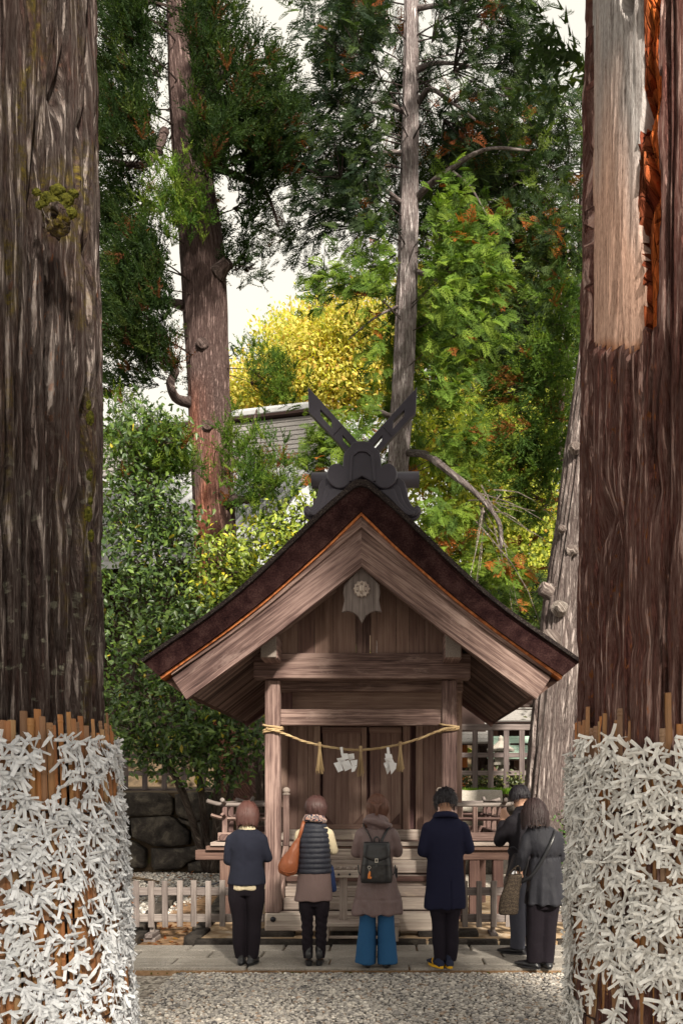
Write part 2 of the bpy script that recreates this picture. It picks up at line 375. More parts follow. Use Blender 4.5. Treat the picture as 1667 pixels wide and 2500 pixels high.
def pebbles(name, x0, x1, y0, y1, step, r, z, label, sub=1, zf=None, loc=(0, 0, 0)):
    xs = np.arange(x0, x1, step); ys = np.arange(y0, y1, step); X, Y = np.meshgrid(xs, ys); n = X.size
    pos = np.stack([X.ravel()+rng.uniform(-.5, .5, n)*step, Y.ravel()+rng.uniform(-.5, .5, n)*step, np.full(n, z)+rng.uniform(-.004, .008, n)], 1)
    if zf is not None: pos[:, 2] += zf(pos[:, 0], pos[:, 1])
    V, F = ico_vf(1)
    if sub == 0: V = np.array([(1, 0, 0), (-.9, .1, 0), (0, 1, .1), (0, -1, 0), (.1, 0, 1), (0, 0, -1)], float); F = np.array([(0, 2, 4), (2, 1, 4), (1, 3, 4), (3, 0, 4), (2, 0, 5), (1, 2, 5), (3, 1, 5), (0, 3, 5)])
    s = r*rng.lognormal(0, .28, (n, 1))*np.stack([rng.uniform(.8, 1.35, n), rng.uniform(.75, 1.1, n), rng.uniform(.45, .75, n)], 1)
    a = rng.uniform(0, 6.28, n); ti = rng.uniform(-.35, .35, n); ca, sa = np.cos(a), np.sin(a); ct, st = np.cos(ti), np.sin(ti)
    R = np.stack([np.stack([ca, -sa*ct, sa*st], 1), np.stack([sa, ca*ct, -ca*st], 1), np.stack([0*a, st, ct], 1)], 1)
    W, FF = scatter_vf(V*(1+0.0*V), F, pos, R, s)
    pal = np.array([(.48, .44, .395), (.38, .35, .32), (.28, .26, .245), (.165, .155, .15), (.08, .075, .078), (.31, .235, .18), (.60, .56, .51)])
    ci = rng.choice(len(pal), n, p=[.24, .27, .22, .11, .03, .06, .07]); cc = pal[ci]*rng.uniform(.9, 1.32, (n, 1))
    o = ob(name, W, FF, M['pebble'], loc=loc, smooth=sub > 0, col=np.repeat(cc, len(V), 0)); tag(o, label, 'gravel', kind='stuff'); return o
pebbles('gravel', -1.95, 1.95, 5.85, 7.66, 0.023, 0.0148, GZ, 'pale mixed pebble gravel in front of the stone pavement')

# pavement of granite slabs with a kerb
pv = ob('pavement', [(-6, 7.63, -.09), (6, 7.63, -.09), (6, 8.78, -.09), (-6, 8.78, -.09), (-6, 7.63, -.03), (6, 7.63, -.03), (6, 8.78, -.03), (-6, 8.78, -.03)],
        [(0, 3, 2, 1), (4, 5, 6, 7), (0, 1, 5, 4), (2, 3, 7, 6)], M['earth'], loc=(0, 8.2, -.09)); tag(pv, kind='structure')
def slab(x0, x1, y0, y1, z1, z0=-.06, name='paving_slab', gap=.018):
    dz = random.uniform(-.004, .004)
    V, F = cbox(x1-x0-gap, y1-y0-gap, z1-z0, .010)
    V = V+A((x0+x1)/2, (y0+y1)/2, (z0+z1)/2)+A(0, 0, dz)
    V = V + rng.uniform(-.003, .003, V.shape)
    return ob(name, V, F, M['granite'], pv)
rowsY = [7.64, 7.80, 8.12, 8.46, 8.77]
for r in range(4):
    x = -4.2+random.uniform(0, .5)
    while x < 4.0:
        w = random.uniform(1.3, 1.9) if r == 0 else random.uniform(.42, .78)
        slab(x, x+w, rowsY[r], rowsY[r+1], 0.0, -.075 if r == 0 else -.06, 'kerb_stone' if r == 0 else 'paving_slab'); x += w
# moss in the gravel joint along the kerb and slab joints
g = G('moss'); v = g.vec('Object'); s1 = g.noise(v, 60, 4)
M['moss'] = g.pbr(g.ramp(s1, [(0.35, (0.030, 0.032, 0.007)), (0.7, (0.12, 0.115, 0.02))]), 0.95, g.bump(s1, 1.0, 0.02), 0.05)
Vt, Ft = ico_vf(1); n = 90
mx_ = rng.choice([-1.9, -.9, -.35, .1, .75, 1.6, 2.0], n)+rng.normal(0, .10, n); pos = np.stack([mx_, 7.632+rng.normal(0, .012, n), np.full(n, GZ+.005)], 1)
W, FF = scatter_vf(Vt, Ft, pos, rand_rot(n), np.stack([rng.uniform(.008, .022, n), rng.uniform(.006, .014, n), rng.uniform(.005, .012, n)], 1))
tag(ob('kerb_moss', W, FF, M['moss'], loc=(0, 7.63, GZ), smooth=True), 'green moss tufts along the foot of the stone kerb', 'moss', kind='stuff')

# tan stone base the shrine stands on, with rough dark edging stones
sb = ob('stone_base', [(-2.05, 8.80, .03), (2.2, 8.80, .03), (2.4, 12.6, .03), (-2.4, 12.6, .03), (-2.05, 8.80, -.07), (2.2, 8.80, -.07), (2.4, 12.6, -.07), (-2.4, 12.6, -.07)],
        [(0, 1, 2, 3), (4, 5, 1, 0), (5, 6, 2, 1), (7, 4, 0, 3)], M['base'], loc=(0, 10.5, -.07)); tag(sb, kind='structure')
def rough_block(lo, hi, seed, amp=.02, sub=3, k=.16):
    bm = bmesh.new(); bmesh.ops.create_cube(bm, size=1.0); bmesh.ops.subdivide_edges(bm, edges=bm.edges[:], cuts=sub, use_grid_fill=True)
    lo = np.asarray(lo, float); hi = np.asarray(hi, float); d = hi-lo
    V = np.array([v.co[:] for v in bm.verts]); F = [[v.index for v in f.verts] for f in bm.faces]; bm.free()
    Sp = V/np.linalg.norm(V, axis=1)[:, None]*.62; V = V*(1-k)+Sp*k
    V = V*d+(lo+hi)/2
    n = np.stack([fbm(V*3.1+seed*7.7, 3, 1), fbm(V*3.1+seed*3.1+50, 3, 2), fbm(V*3.1+seed*5.3+90, 3, 3)], 1)-.5
    return V+n*amp*2*min(1, 4*d.min()), F
x = -2.06
while x < 2.15:
    w = random.uniform(.5, .95); V, F = rough_block((x, 8.785, -.07), (x+w-.012, 8.90, .046), x, .014); ob('edging_stone', V, F, M['stone'], sb, smooth=True); x += w
for i in range(6):                                          # left edging running back beside the drain channel
    y0 = 8.9+i*.62; V, F = rough_block((-2.2-.06*i, y0, -.07), (-2.03-.06*i, y0+.6, .06), i+40, .02); ob('edging_stone', V, F, M['stone'], sb, smooth=True)
for x0, w in ((-1.42, .40), (-.62, .3), (-.2, .35), (.35, .3), (.62, .40)):   # footing stones under the sill
    V, F = rough_block((x0, 9.06, .01), (x0+w, 9.3, .088), x0*9, .018); ob('footing_stone', V, F, M['stone'], sb, smooth=True)
dr = ob('drain_channel', [(-2.75, 8.78, GZ+.012), (-2.2, 8.78, GZ+.012), (-2.75, 13.5, GZ+.012), (-3.2, 13.5, GZ+.012)], [(0, 1, 2, 3)], M['earth'], loc=(-2.5, 10, GZ)); tag(dr, kind='structure')
for i in range(7):
    y0 = 8.82+i*.66; x1 = -2.72-.1*i; V, F = rough_block((x1-.16, y0, -.09), (x1, y0+.62, .05+.02*(i % 2)), i+70, .03); ob('edging_stone', V, F, M['stone'], dr, smooth=True)
pebbles('gravel_bed', -8.5, -2.95, 9.4, 17.0, 0.066, 0.032, GZ, 'grey gravel bed behind the left picket fence', 0)
pebbles('gravel_bed', 2.35, 6.5, 9.2, 15.5, 0.066, 0.032, GZ, 'grey gravel behind the right picket fence', 0)

# ------------------------------------------------------------------ the shrine
XC, YF = -0.256, 8.40
shrine = thing('shrine', (XC, 9.6, .03), 'small weathered wooden shrine with steep bark roof and crossed ridge finials', 'shrine')
W_, WD, WG = M['wood'], M['wood_dark'], M['wood_grey']
def fx(u, Y): return (u-943)*Y/2000
def fz(v, Y): return CAM_Z-(v-1930)*Y/2000
def prof(pts, Y, n, mirror=True):
    """half profile (dx from centre line, v) in photo pixels -> full (x,z) line, left to right"""
    s = Y/2000; p = smooth_line([(d*s, fz(v, Y)) for d, v in pts], n)
    if not mirror: return np.stack([XC+p[:, 0], p[:, 1]], 1)
    l = p[::-1][:-1]; return np.concatenate([np.stack([XC-l[:, 0], l[:, 1]], 1), np.stack([XC+p[:, 0], p[:, 1]], 1)])
OUT = [(0, 1197), (18, 1203), (45, 1224), (80, 1254), (120, 1292), (160, 1331), (232, 1400), (305, 1464), (378, 1520), (451, 1570), (525, 1621)]
CAP = [(0, 1182), (21, 1188), (51, 1215), (87, 1246), (127, 1284), (166, 1323), (238, 1392), (310, 1457), (382, 1513), (455, 1563), (529, 1615)]
COP = [(0, 1255), (40, 1294), (87, 1340), (160, 1405), (232, 1467), (305, 1524), (378, 1578), (487, 1653)]
COPB = [(0, 1263), (40, 1302), (87, 1347), (160, 1412), (232, 1474), (305, 1531), (378, 1584), (484, 1660)]
Np = 40
roof = ob('roof', *strip_vf(prof(OUT, YF, Np), prof(COP, YF, Np), 8.30, 12.15), M['thatch'], shrine)
ob('roof_cap', *strip_vf(prof(CAP, YF, Np), prof([(d, v+.8) for d, v in OUT], YF, Np), 8.262, 12.18), M['roofcap'], roof)
ob('copper_edging', *strip_vf(prof([(d, v+.4) for d, v in COP], YF, Np), prof(COPB, YF, Np), 8.335, 12.1), M['copper'], roof)
# gable boards (half each side)
FT = [(0, 1289), (160, 1425), (305, 1541), (461, 1649)]
LOW = [(0, 1382), (105, 1466), (207, 1547), (320, 1629), (427, 1707)]
def half(sgn, pts, Y, n):
    s = Y/2000; p = smooth_line([(d*s, fz(v, Y)) for d, v in pts], n); q = np.stack([XC+sgn*p[:, 0], p[:, 1]], 1); return q if sgn > 0 else q[::-1]
MT = [(0, 1289), (160, 1425), (305, 1541), (461, 1655)]
for sg in (-1, 1):
    gdir = (sg*1, 0, -.74)
    n = 14
    V, F = strip_vf(half(sg, [(d, v+.4) for d, v in COPB[:-1]]+[(462, 1643)], YF, n), half(sg, FT, YF, n), 8.365, 8.50); ob('upper_gable_board', V, F, W_, shrine, grain=gdir)
    V, F = strip_vf(half(sg, MT, YF, n), half(sg, LOW, YF, n), 8.40, 8.475); ob('gable_board', V, F, W_, shrine, grain=gdir)
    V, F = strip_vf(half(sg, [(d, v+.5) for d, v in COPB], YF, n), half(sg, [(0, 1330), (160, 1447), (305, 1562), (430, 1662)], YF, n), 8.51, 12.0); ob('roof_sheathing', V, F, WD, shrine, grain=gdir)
    V, F = strip_vf(half(sg, FT, YF, n), half(sg, LOW, YF, n), 11.98, 12.07); ob('rear_gable_board', V, F, WD, shrine, grain=gdir)
    # eave plate, reddish, under the copper lip
    s = YF/2000; q = [(XC+sg*430*s, fz(1663, YF)), (XC+sg*484*s, fz(1660.5, YF)), (XC+sg*466*s, fz(1673, YF)), (XC+sg*436*s, fz(1696, YF))]
    V, F = prism_vf(q if sg < 0 else q[::-1], 8.48, 12.02); ob('eave_plate', V, F, M['wood_red'], shrine, grain=(0, 1, 0))
    # rafters: one shared mesh each side
    p0 = A(XC+sg*70*s, 0, fz(1430-28, YF)); p1 = A(XC+sg*432*s, 0, fz(1711-24, YF)); first = None
    k = 0; y = 8.56
    while y < 11.95:
        if first is None:
            first = beam('rafter', p0+A(0, y, 0), p1+A(0, y, 0), .040, .055, M['rafter'], shrine, up=(0, 0, 1), b=.014); y00 = y
        else: copy_to(first, shrine, (0, y-y00, 0))
        y += .086; k += 1
# gable planks
yG = 9.06; zb = fz(1594, 9.0)-.02
edges = sorted([-212, -160, -118, -73, -17, 17, 33, 80, 112, 150, 212]); sG = yG/2000
def top_at(dx): return float(np.interp(abs(dx), [d*YF/yG for d, v in FT], [fz(v, YF) for d, v in FT]))-.01
for a, b in zip(edges[:-1], edges[1:]):
    mid = a == -17; y0 = yG-(.03 if mid else random.uniform(0, .008))
    xa, xb = XC+a*sG+.002, XC+b*sG-.002
    poly = [(xa, zb), (xb, zb), (xb, top_at(b)-.0)]+([(XC, top_at(0))] if mid else [])+[(xa, top_at(a))]
    V, F = prism_vf(poly, y0, y0+.03); ob('gable_plank', V, F, M['wood_door'] if not mid else W_, shrine, grain=(0, 0, 1))
# pendant with a round medallion
gp = [(-42, -2), (0, -44), (42, -2), (44, 18), (41, 34), (44, 50), (47, 62), (34, 60), (20, 64), (9, 72), (0, 88), (-9, 72), (-20, 64), (-34, 60), (-47, 62), (-44, 50), (-41, 34), (-44, 18)]
sP = 8.46/2000
V, F = curve_solid([(x*sP, -y*sP) for x, y in gp], (), .05, .006); pend = ob('gable_pendant', V+A(XC, 8.52, fz(1428, 8.46)), F, M['wood_fence'], shrine, grain=(0, 0, 1))
ring = lambda r, n=28, w=0, k=6: [((r+w*math.cos(k*t))*math.cos(t), (r+w*math.cos(k*t))*math.sin(t)) for t in np.linspace(0, 2*math.pi, n, endpoint=False)]
hl = [[(x+.048*math.cos(a), z+.048*math.sin(a)) for x, z in ring(.015, 8)] for a in np.arange(6)*math.pi/3+.52]
V, F = curve_solid(ring(.072, 48, .006, 12), hl, .05, .008); med = ob('medallion', V+A(XC, 8.482, fz(1437, 8.46)), F, WG, pend, grain=(0, 0, 1))
V, F = curve_solid(ring(.024, 16), (), .04, .008); ob('medallion_boss', V+A(XC, 8.462, fz(1437, 8.46)), F, WG, pend, grain=(0, 0, 1))
# purlin ends with pale end grain
for u0, u1 in ((638, 680), (1083, 1125)):
    x0, x1 = fx(u0, 8.75), fx(u1, 8.75); z0, z1 = fz(1611, 8.75), fz(1550, 8.75)
    beam('purlin', ((x0+x1)/2, 8.66, (z0+z1)/2), ((x0+x1)/2, 11.9, (z0+z1)/2), x1-x0, z1-z0, W_, shrine, b=.012)
    block('purlin_end', (x0+.01, 8.645, z0+.012), (x1-.01, 8.664, z1-.01), M['wood_end'], shrine, b=.004)
# head beam, posts, tie beams
block('head_beam', (fx(619, 9), 9.0, fz(1656, 9)), (fx(1148, 9), 9.2, fz(1594, 9)), W_, shrine, b=.008)
zsill = .29
for xc in (-1.265, .70):
    beam('post', (xc, 9.17, zsill), (xc, 9.17, fz(1657, 9.0)), .165, .165, W_, shrine, up=(0, 1, 0), b=.012)
block('tie_beam', (-1.18, 9.13, fz(1771, 9.15)), (.615, 9.21, fz(1732, 9.15)), W_, shrine)
block('rear_head_beam', (-1.36, 9.42, fz(1689, 9.5)), (.88, 9.56, fz(1660, 9.5)+.06), W_, shrine)
block('transom_panel', (-1.35, 9.62, 2.46), (.85, 9.66, 3.1), M['wood_door'], shrine)
block('transom_stile', (-1.28, 9.57, 2.46), (-1.10, 9.62, 2.80), WD, shrine, grain=(0, 0, 1))
block('sill', (-1.345, 9.07, .09), (.80, 9.26, zsill), WG, shrine, b=.012)
for ub in (667, 1086):
    Vs, Fs = ico_vf(2); ob('iron_stud', Vs*A(.032, .022, .032)+A(fx(ub, 9.08), 9.068, fz(2244, 9.08)), Fs, M['iron'], shrine, smooth=True)
# steps up to the veranda
for k, (vt, y, h) in enumerate(((2194, 9.30, .13), (2165, 9.45, .115), (2139, 9.60, .11), (2101, 9.76, .15), (2073, 9.90, .13))):
    zt = fz(vt, y); block('step', (-1.17, y, zt-h), (.61, y+.19, zt), WG if k < 2 else M['wood_grey'], shrine, b=.01)
block('step_riser_board', (-1.17, 9.55, fz(2152, 9.55)), (.61, 9.57, fz(2139, 9.55)), M['wood_red'], shrine)
for xs in (-1.21, .645):
    poly = [(9.28, .30), (9.99, .30), (9.99, .98), (9.86, .98), (9.28, .46)]
    V = [(xs-.03, a, b) for a, b in poly]+[(xs+.03, a, b) for a, b in poly]; nq = len(poly)
    F = [list(range(nq))[::-1], list(range(nq, 2*nq))]+[[i, (i+1) % nq, nq+(i+1) % nq, nq+i] for i in range(nq)]
    ob('stair_stringer', V, F, W_, shrine, grain=(0, 1, .6))
    beam('newel_post', (xs, 9.93, .98), (xs, 9.93, 1.60), .07, .07, W_, shrine, up=(0, 1, 0))
    V, F = loft_vf([(xs, 9.93, 1.60, .045, .045), (xs, 9.93, 1.615, .045, .045), (xs, 9.93, 1.62, .03, .03), (xs, 9.93, 1.64, .044, .044), (xs, 9.93, 1.665, .044, .044), (xs, 9.93, 1.69, .02, .02)], 12); ob('newel_cap', V, F, WG, shrine, grain=(0, 0, 1))
# veranda
vz = 1.02
for k in range(12):
    y0 = 9.96+k*.19; block('floor_board', (-2.14, y0, vz-.045), (1.60, y0+.186, vz), WG if k == 0 else W_, shrine)
block('veranda_edge_beam', (-2.2, 9.99, vz-.10), (1.68, 10.1, vz-.047), M['wood_red'], shrine)
block('veranda_beam', (-2.34, 10.04, .80), (1.82, 10.18, .918), M['wood_red'], shrine)
for xc in (-1.98, -1.7, 1.08, 1.37):
    for yc in (10.12, 11.9):
        beam('veranda_post', (xc, yc, .03), (xc, yc, .80), .125, .125, M['wood_red'], shrine, up=(0, 1, 0))
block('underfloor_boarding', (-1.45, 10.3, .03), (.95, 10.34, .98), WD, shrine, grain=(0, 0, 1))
# balustrade with upturned rail ends
def rail(p0, p1, r, name, flat=False, up0=True, up1=True):
    p0 = np.asarray(p0, float); p1 = np.asarray(p1, float); d = (p1-p0)/np.linalg.norm(p1-p0); L = np.linalg.norm(p1-p0); pts = []
    for t in (0, .03, .07, .12, .18, .25):
        if t <= L/2: pts.append(p0+d*t+A(0, 0, .05*(1-t/.25)**2 if up0 else 0))
    for t in (.25, .18, .12, .07, .03, 0): pts.append(p1-d*t+A(0, 0, .05*(1-t/.25)**2 if up1 else 0))
    V, F = tube_vf(pts, [(r, r)]*len(pts) if not flat else [(r*.9, r*.75)]*len(pts), 12 if not flat else 4, True, up=(0, 0, 1)); ob(name, V, F, W_ if flat else M['wood_fence'], shrine, grain=d, smooth=not flat)
def koran(x0, x1, y0, y1):
    xin = x1 if x0 < XC else x0; xout = x0 if x0 < XC else x1; sg = -1 if x0 < XC else 1
    for (yy) in (y0, y1):
        a, b = (xout+sg*.22, xin)
        rail((a, yy, 1.475), (b, yy, 1.475), .026, 'hand_rail', up1=False); rail((a-sg*.05, yy, 1.30), (b, yy, 1.30), .03, 'middle_rail', True, up1=False)
        beam('base_rail', (a-sg*.14, yy, 1.085), (b, yy, 1.085), .09, .10, W_, shrine)
        for xx in np.linspace(xout, xin, 3): beam('baluster', (xx, yy, 1.13), (xx, yy, 1.45), .06, .06, W_, shrine, up=(0, 1, 0))
    rail((xout, y0-.17, 1.49), (xout, y1+.2, 1.49), .026, 'hand_rail'); rail((xout, y0-.15, 1.315), (xout, y1+.15, 1.315), .03, 'middle_rail', True)
    beam('base_rail', (xout, y0-.1, 1.08), (xout, y1+.1, 1.08), .09, .08, W_, shrine)
    for yy in np.linspace(y0+.4, y1-.4, 3): beam('baluster', (xout, yy, 1.12), (xout, yy, 1.46), .06, .06, W_, shrine, up=(1, 0, 0))
koran(-1.98, -1.30, 10.06, 11.98); koran(.73, 1.44, 10.06, 11.98)
# body wall with double doors
YW = 10.5
def wx(u): return fx(u, YW)
def wz(v): return fz(v, YW)
zt, z0 = wz(1700), vz
block('threshold', (-1.45, YW-.06, vz), (.93, YW+.05, wz(2025)), WG, shrine)
V, F = tube_vf([(-1.36, YW-.02, wz(2025)), (-1.36, YW-.02, 3.0)], .105, 20); ob('round_pillar', V, F, M['wood_door'], shrine, grain=(0, 0, 1), smooth=False)
V, F = tube_vf([(.86, YW-.02, wz(2025)), (.86, YW-.02, 3.0)], .105, 20); ob('round_pillar', V, F, M['wood_door'], shrine, grain=(0, 0, 1))
for u0, u1 in ((703, 726), (726, 752), (752, 766), (1014, 1032), (1032, 1062), (1062, 1095)):
    block('wall_plank', (wx(u0)+.001, YW+.01-(.018 if u0 in (752, 1014) else 0), wz(2025)), (wx(u1)-.001, YW+.04, 3.0), M['wood_door'], shrine, grain=(0, 0, 1))
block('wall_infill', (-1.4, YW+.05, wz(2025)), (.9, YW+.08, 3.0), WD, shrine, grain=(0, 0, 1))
for u0, u1 in ((766, 782), (983, 1000)):
    block('door_jamb', (wx(u0), YW-.05, wz(2025)), (wx(u1), YW+.05, wz(1773)), M['wood_door'], shrine, grain=(0, 0, 1))
block('door_lintel', (wx(766), YW-.055, wz(1773)), (wx(1000), YW+.05, wz(1757)), M['wood_door'], shrine)
block('lintel_panel', (wx(703), YW+.0, wz(1757)), (wx(1062), YW+.045, 2.99), M['wood_door'], shrine)
for k, (u0, u1) in enumerate(((782, 895), (897, 983))):
    d = block('door', (wx(u0)+.03, YW+.0, wz(2024)), (wx(u1)-.004, YW+.045, wz(1776)), M['wood_door'], shrine, grain=(0, 0, 1), b=.004)
    uu = np.linspace(u0+6, u1-14 if k == 0 else u1-3, 4)
    for a, b in zip(uu[:-1], uu[1:]): block('door_plank', (wx(a)+.002, YW-.012-random.uniform(0, .003), wz(2012)), (wx(b)-.001, YW+.002, wz(1790)), M['wood_door'], d, grain=(0, 0, 1), b=.003)
    for vv in ((2024, 2012), (1790, 1776)): block('door_rail', (wx(u0+4), YW-.022, wz(vv[0])), (wx(u1-3), YW, wz(vv[1])), M['wood_door'], d, b=.003)
    if k == 0: block('door_stile', (wx(882), YW-.026, wz(2024)), (wx(895), YW, wz(1776)), M['wood_door'], d, grain=(0, 0, 1), b=.003)
    for uc, sg in ((u0+8, 1), (u1-8, -1)):
        s_ = .13; V, F = prism_vf([(wx(uc), wz(2012)), (wx(uc)+sg*s_, wz(2012)), (wx(uc), wz(2012)+s_*1.1)][::sg], YW-.03, YW-.014); ob('corner_plate', V, F, M['wood_red'], d, grain=(1, 0, 1))
block('side_wall', (-1.43, YW+.06, vz), (-1.39, 11.6, 3.0), M['wood_door'], shrine, grain=(0, 0, 1)); block('side_wall', (.90, YW+.06, vz), (.94, 11.6, 3.0), M['wood_door'], shrine, grain=(0, 0, 1)); block('rear_wall', (-1.43, 11.6, vz), (.94, 11.64, 3.0), M['wood_door'], shrine, grain=(0, 0, 1))
block('ceiling_board', (-1.4, 9.67, 3.0), (.9, 11.65, 3.04), WD, shrine)

# ------------------------------------------------------------------ ridge: ornament board, crossed finials, log
sR = 8.66/2000/4.612; ux = lambda X: fx(720+X/4.612, 8.66); uz = lambda Y: fz(930+Y/4.612, 8.66)
def rp(pts): return [(ux(x), uz(y)) for x, y in pts]
def mirror8(pts): return [(2*760-x, y) for x, y in pts][::-1]
def solid8(name, pts, holes, y0, depth, bevel, mat, parent):
    V, F = curve_solid(rp(pts), [rp(h) for h in holes], depth, bevel); return ob(name, V+A(0, y0+depth/2, 0), F, mat, parent)
arch = [(640, 1200), (665, 930), (690, 900), (715, 878), (810, 878), (845, 905), (872, 930), (900, 1200)]
def sm(pts, n): return smooth_line(pts, n).tolist()
outl = sm([(625, 1200), (560, 1250), (490, 1258), (425, 1215), (390, 1140), (400, 1060), (450, 1012), (510, 1015), (545, 1050)], 26)+sm([(560, 1040), (572, 900), (600, 850), (640, 820)], 8)+sm([(648, 800), (665, 775), (720, 762), (760, 760)], 7)
outl = outl+mirror8(outl)[1:]
orn = solid8('ridge_ornament', outl+[(760, 1120)], [], 8.50, .16, .014, M['ridge'], shrine)
solid8('ornament_rim', sm([(640, 1195), (655, 940), (690, 898), (720, 872), (800, 872), (838, 900), (866, 940), (890, 1195)], 22)+sm([(905, 1195), (884, 925), (850, 885), (805, 855), (715, 855), (678, 885), (642, 925), (625, 1195)], 22), [], 8.478, .04, .006, M['ridge'], orn)
wave1 = sm([(400, 1140), (350, 1135), (300, 1180), (278, 1260), (262, 1340), (220, 1430), (180, 1460), (150, 1440), (118, 1470), (125, 1530), (170, 1575), (240, 1585), (320, 1550), (420, 1430), (540, 1290), (560, 1262), (480, 1262)], 46)
wave2 = sm([(440, 1225), (390, 1220), (350, 1260), (330, 1340), (290, 1430), (230, 1500), (180, 1505), (150, 1480), (135, 1500), (170, 1545), (240, 1555), (310, 1500), (400, 1400), (540, 1285), (500, 1268)], 40)
wave3 = sm([(480, 1280), (430, 1275), (400, 1310), (370, 1400), (310, 1480), (240, 1530), (190, 1530), (220, 1555), (290, 1535), (360, 1470), (440, 1380), (545, 1290)], 36)
for i, (w, y0) in enumerate(((wave1, 8.58), (wave2, 8.545), (wave3, 8.515))):
    solid8('ornament_scroll', w, [], y0, .05+.035*i, .012, M['ridge'], orn); solid8('ornament_scroll', mirror8(w), [], y0, .05+.035*i, .012, M['ridge'], orn)
for sgn in (0, 1):
    m = (lambda p: p) if not sgn else mirror8
    out = m([(160, 115), (170, 375), (600, 832), (680, 900), (780, 800), (735, 750)])
    h1 = m([(281, 330), (284, 418), (428, 580), (424, 470)]); h2 = m([(530, 612), (536, 698), (646, 822), (668, 770)])
    ch = solid8('ridge_finial', out, [h1, h2], 8.60+.01*sgn, .075, .008, M['ridge'], shrine)
    dv = A(ux(520)-ux(435), 0, uz(545)-uz(640)); a = A(ux(430), 8.597, uz(645)); b_ = A(ux(526), 8.597, uz(540))
    if sgn: a = A(ux(1520-430), 8.607, uz(645)); b_ = A(ux(1520-526), 8.607, uz(540))
    beam('finial_band', a, b_, .012, .010, M['ridge'], ch, b=.003)
V, F = tube_vf([(fx(720+188/4.612, 8.95), 8.95, fz(930+1122/4.612, 8.95)), (fx(720+1395/4.612, 8.95), 8.95, fz(930+1112/4.612, 8.95))], .086, 28); lg = ob('ridge_log', V, F, M['ridge'], shrine, smooth=False)
for p in lg.data.polygons: p.use_smooth = len(p.vertices) == 4
block('ridge_beam', (XC-.16, 8.62, fz(1200, 8.4)+.0), (XC+.16, 12.0, fz(1165, 8.4)+.12), M['ridge'], shrine, grain=(0, 1, 0), b=.02)
for yy in (10.3, 11.6):
    V, F = tube_vf([(XC-.57, yy, fz(1171, 8.95)), (XC+.57, yy, fz(1171, 8.95))], .086, 24); ob('ridge_log', V, F, M['ridge'], shrine)
for x0, x1 in ((XC-.40, XC-.28), (XC+.28, XC+.42)):
    block('ridge_flashing', (x0, 8.66, fz(1290, 8.5)), (x1, 9.2, fz(1225, 8.5)), M['ridge'], shrine)

# ------------------------------------------------------------------ picket fences
def picket_fence(x0, x1, label):
    t = thing('picket_fence', ((x0+x1)/2, 9.2, GZ), label, 'fence'); s = .161
    x = x0+.05
    while x < x1:
        h = random.uniform(-.006, .006)
        beam('picket', (x+random.uniform(-.004, .004), 9.195, .12+h), (x+random.uniform(-.006, .006), 9.195, .64+h), .063, .022, M['wood_fence'], t, up=(0, 1, 0), b=.003); x += s
    for z in (.515, .215): beam('rail', (x0, 9.225, z), (x1, 9.225, z), .035, .09, M['wood_fence'], t)
    for x in np.arange(x0+.37, x1, 1.29):
        beam('post_foot', (x, 9.10, .03), (x, 9.42, .03), .085, .05, M['wood_fence'], t); beam('foot_block', (x, 9.13, -.02), (x, 9.40, -.02), .13, .05, M['wood_fence'], t)
        beam('fence_post', (x, 9.26, .05), (x, 9.26, .62), .05, .05, M['wood_fence'], t, up=(0, 1, 0))
    return t
picket_fence(-4.3, -1.37, 'low grey picket fence left of the shrine, behind the praying woman in cardigan')
picket_fence(.83, 4.0, 'low grey picket fence right of the shrine, behind the man in overcoat')
# ------------------------------------------------------------------ terrace, retaining wall, terrace fence, far buildings, hill
TZ = 1.60
g = G('forest_floor'); v = g.vec('Object'); s1 = g.noise(v, 3, 6)
M['floor'] = g.pbr(g.ramp(s1, [(0.3, (0.045, 0.034, 0.024)), (0.6, (0.12, 0.085, 0.055)), (0.75, (0.10, 0.11, 0.04))]), 0.95, g.bump(s1, 0.6, 0.05), 0.1)
t_ = ob('terrace', [(-30, 17.02, TZ), (30, 17.02, TZ), (30, 60, TZ+.4), (-30, 60, TZ+.4), (-30, 17.02, -.3), (30, 17.02, -.3)], [(0, 1, 2, 3), (4, 5, 1, 0)], M['floor'], loc=(0, 30, 0)); tag(t_, kind='structure')
# wooded hill far behind
n = 40; xs = np.linspace(-70, 70, n); ys = np.linspace(46, 110, 24); X, Y = np.meshgrid(xs, ys); Z = 1.2+(Y-46)*.30+fbm(np.stack([X.ravel()*.06, Y.ravel()*.06, 0*X.ravel()], 1), 3).reshape(X.shape)*6-2
Z[0, :] = -1.0
V = np.stack([X.ravel(), Y.ravel(), Z.ravel()], 1); F = np.array([[j*n+i, j*n+i+1, (j+1)*n+i+1, (j+1)*n+i] for j in range(23) for i in range(n-1)])
tag(ob('hill', V, F, M['floor'], smooth=True, loc=(0, 70, 0)), kind='structure')

def stone_prism(poly, y0, depth, seed, amp=.035):
    """irregular stone face: polygon of (x,z) widened to a rounded, displaced lump"""
    c = np.mean(poly, 0); rings = []; out = resample(np.concatenate([poly, poly[:1]]), 25)[:-1]
    for f, dy in ((1.0, depth), (1.0, .05), (.95, .012), (.8, -.02), (.5, -.035), (.2, -.04)): rings.append(np.c_[c[0]+(out[:, 0]-c[0])*f, np.full(24, y0+dy), c[1]+(out[:, 1]-c[1])*f])
    V = np.concatenate(rings+[[[c[0], y0-.04, c[1]]]]); F = []
    for r in range(5):
        for i in range(24): j = (i+1) % 24; F.append([r*24+i, r*24+j, (r+1)*24+j, (r+1)*24+i])
    for i in range(24): F.append([5*24+i, 5*24+(i+1) % 24, 144])
    nz = np.stack([fbm(V*2.3+seed*9.1+k*31, 4, k) for k in range(3)], 1)-.5
    return V+nz*A(.5, 1.6, .5)*amp*2, F
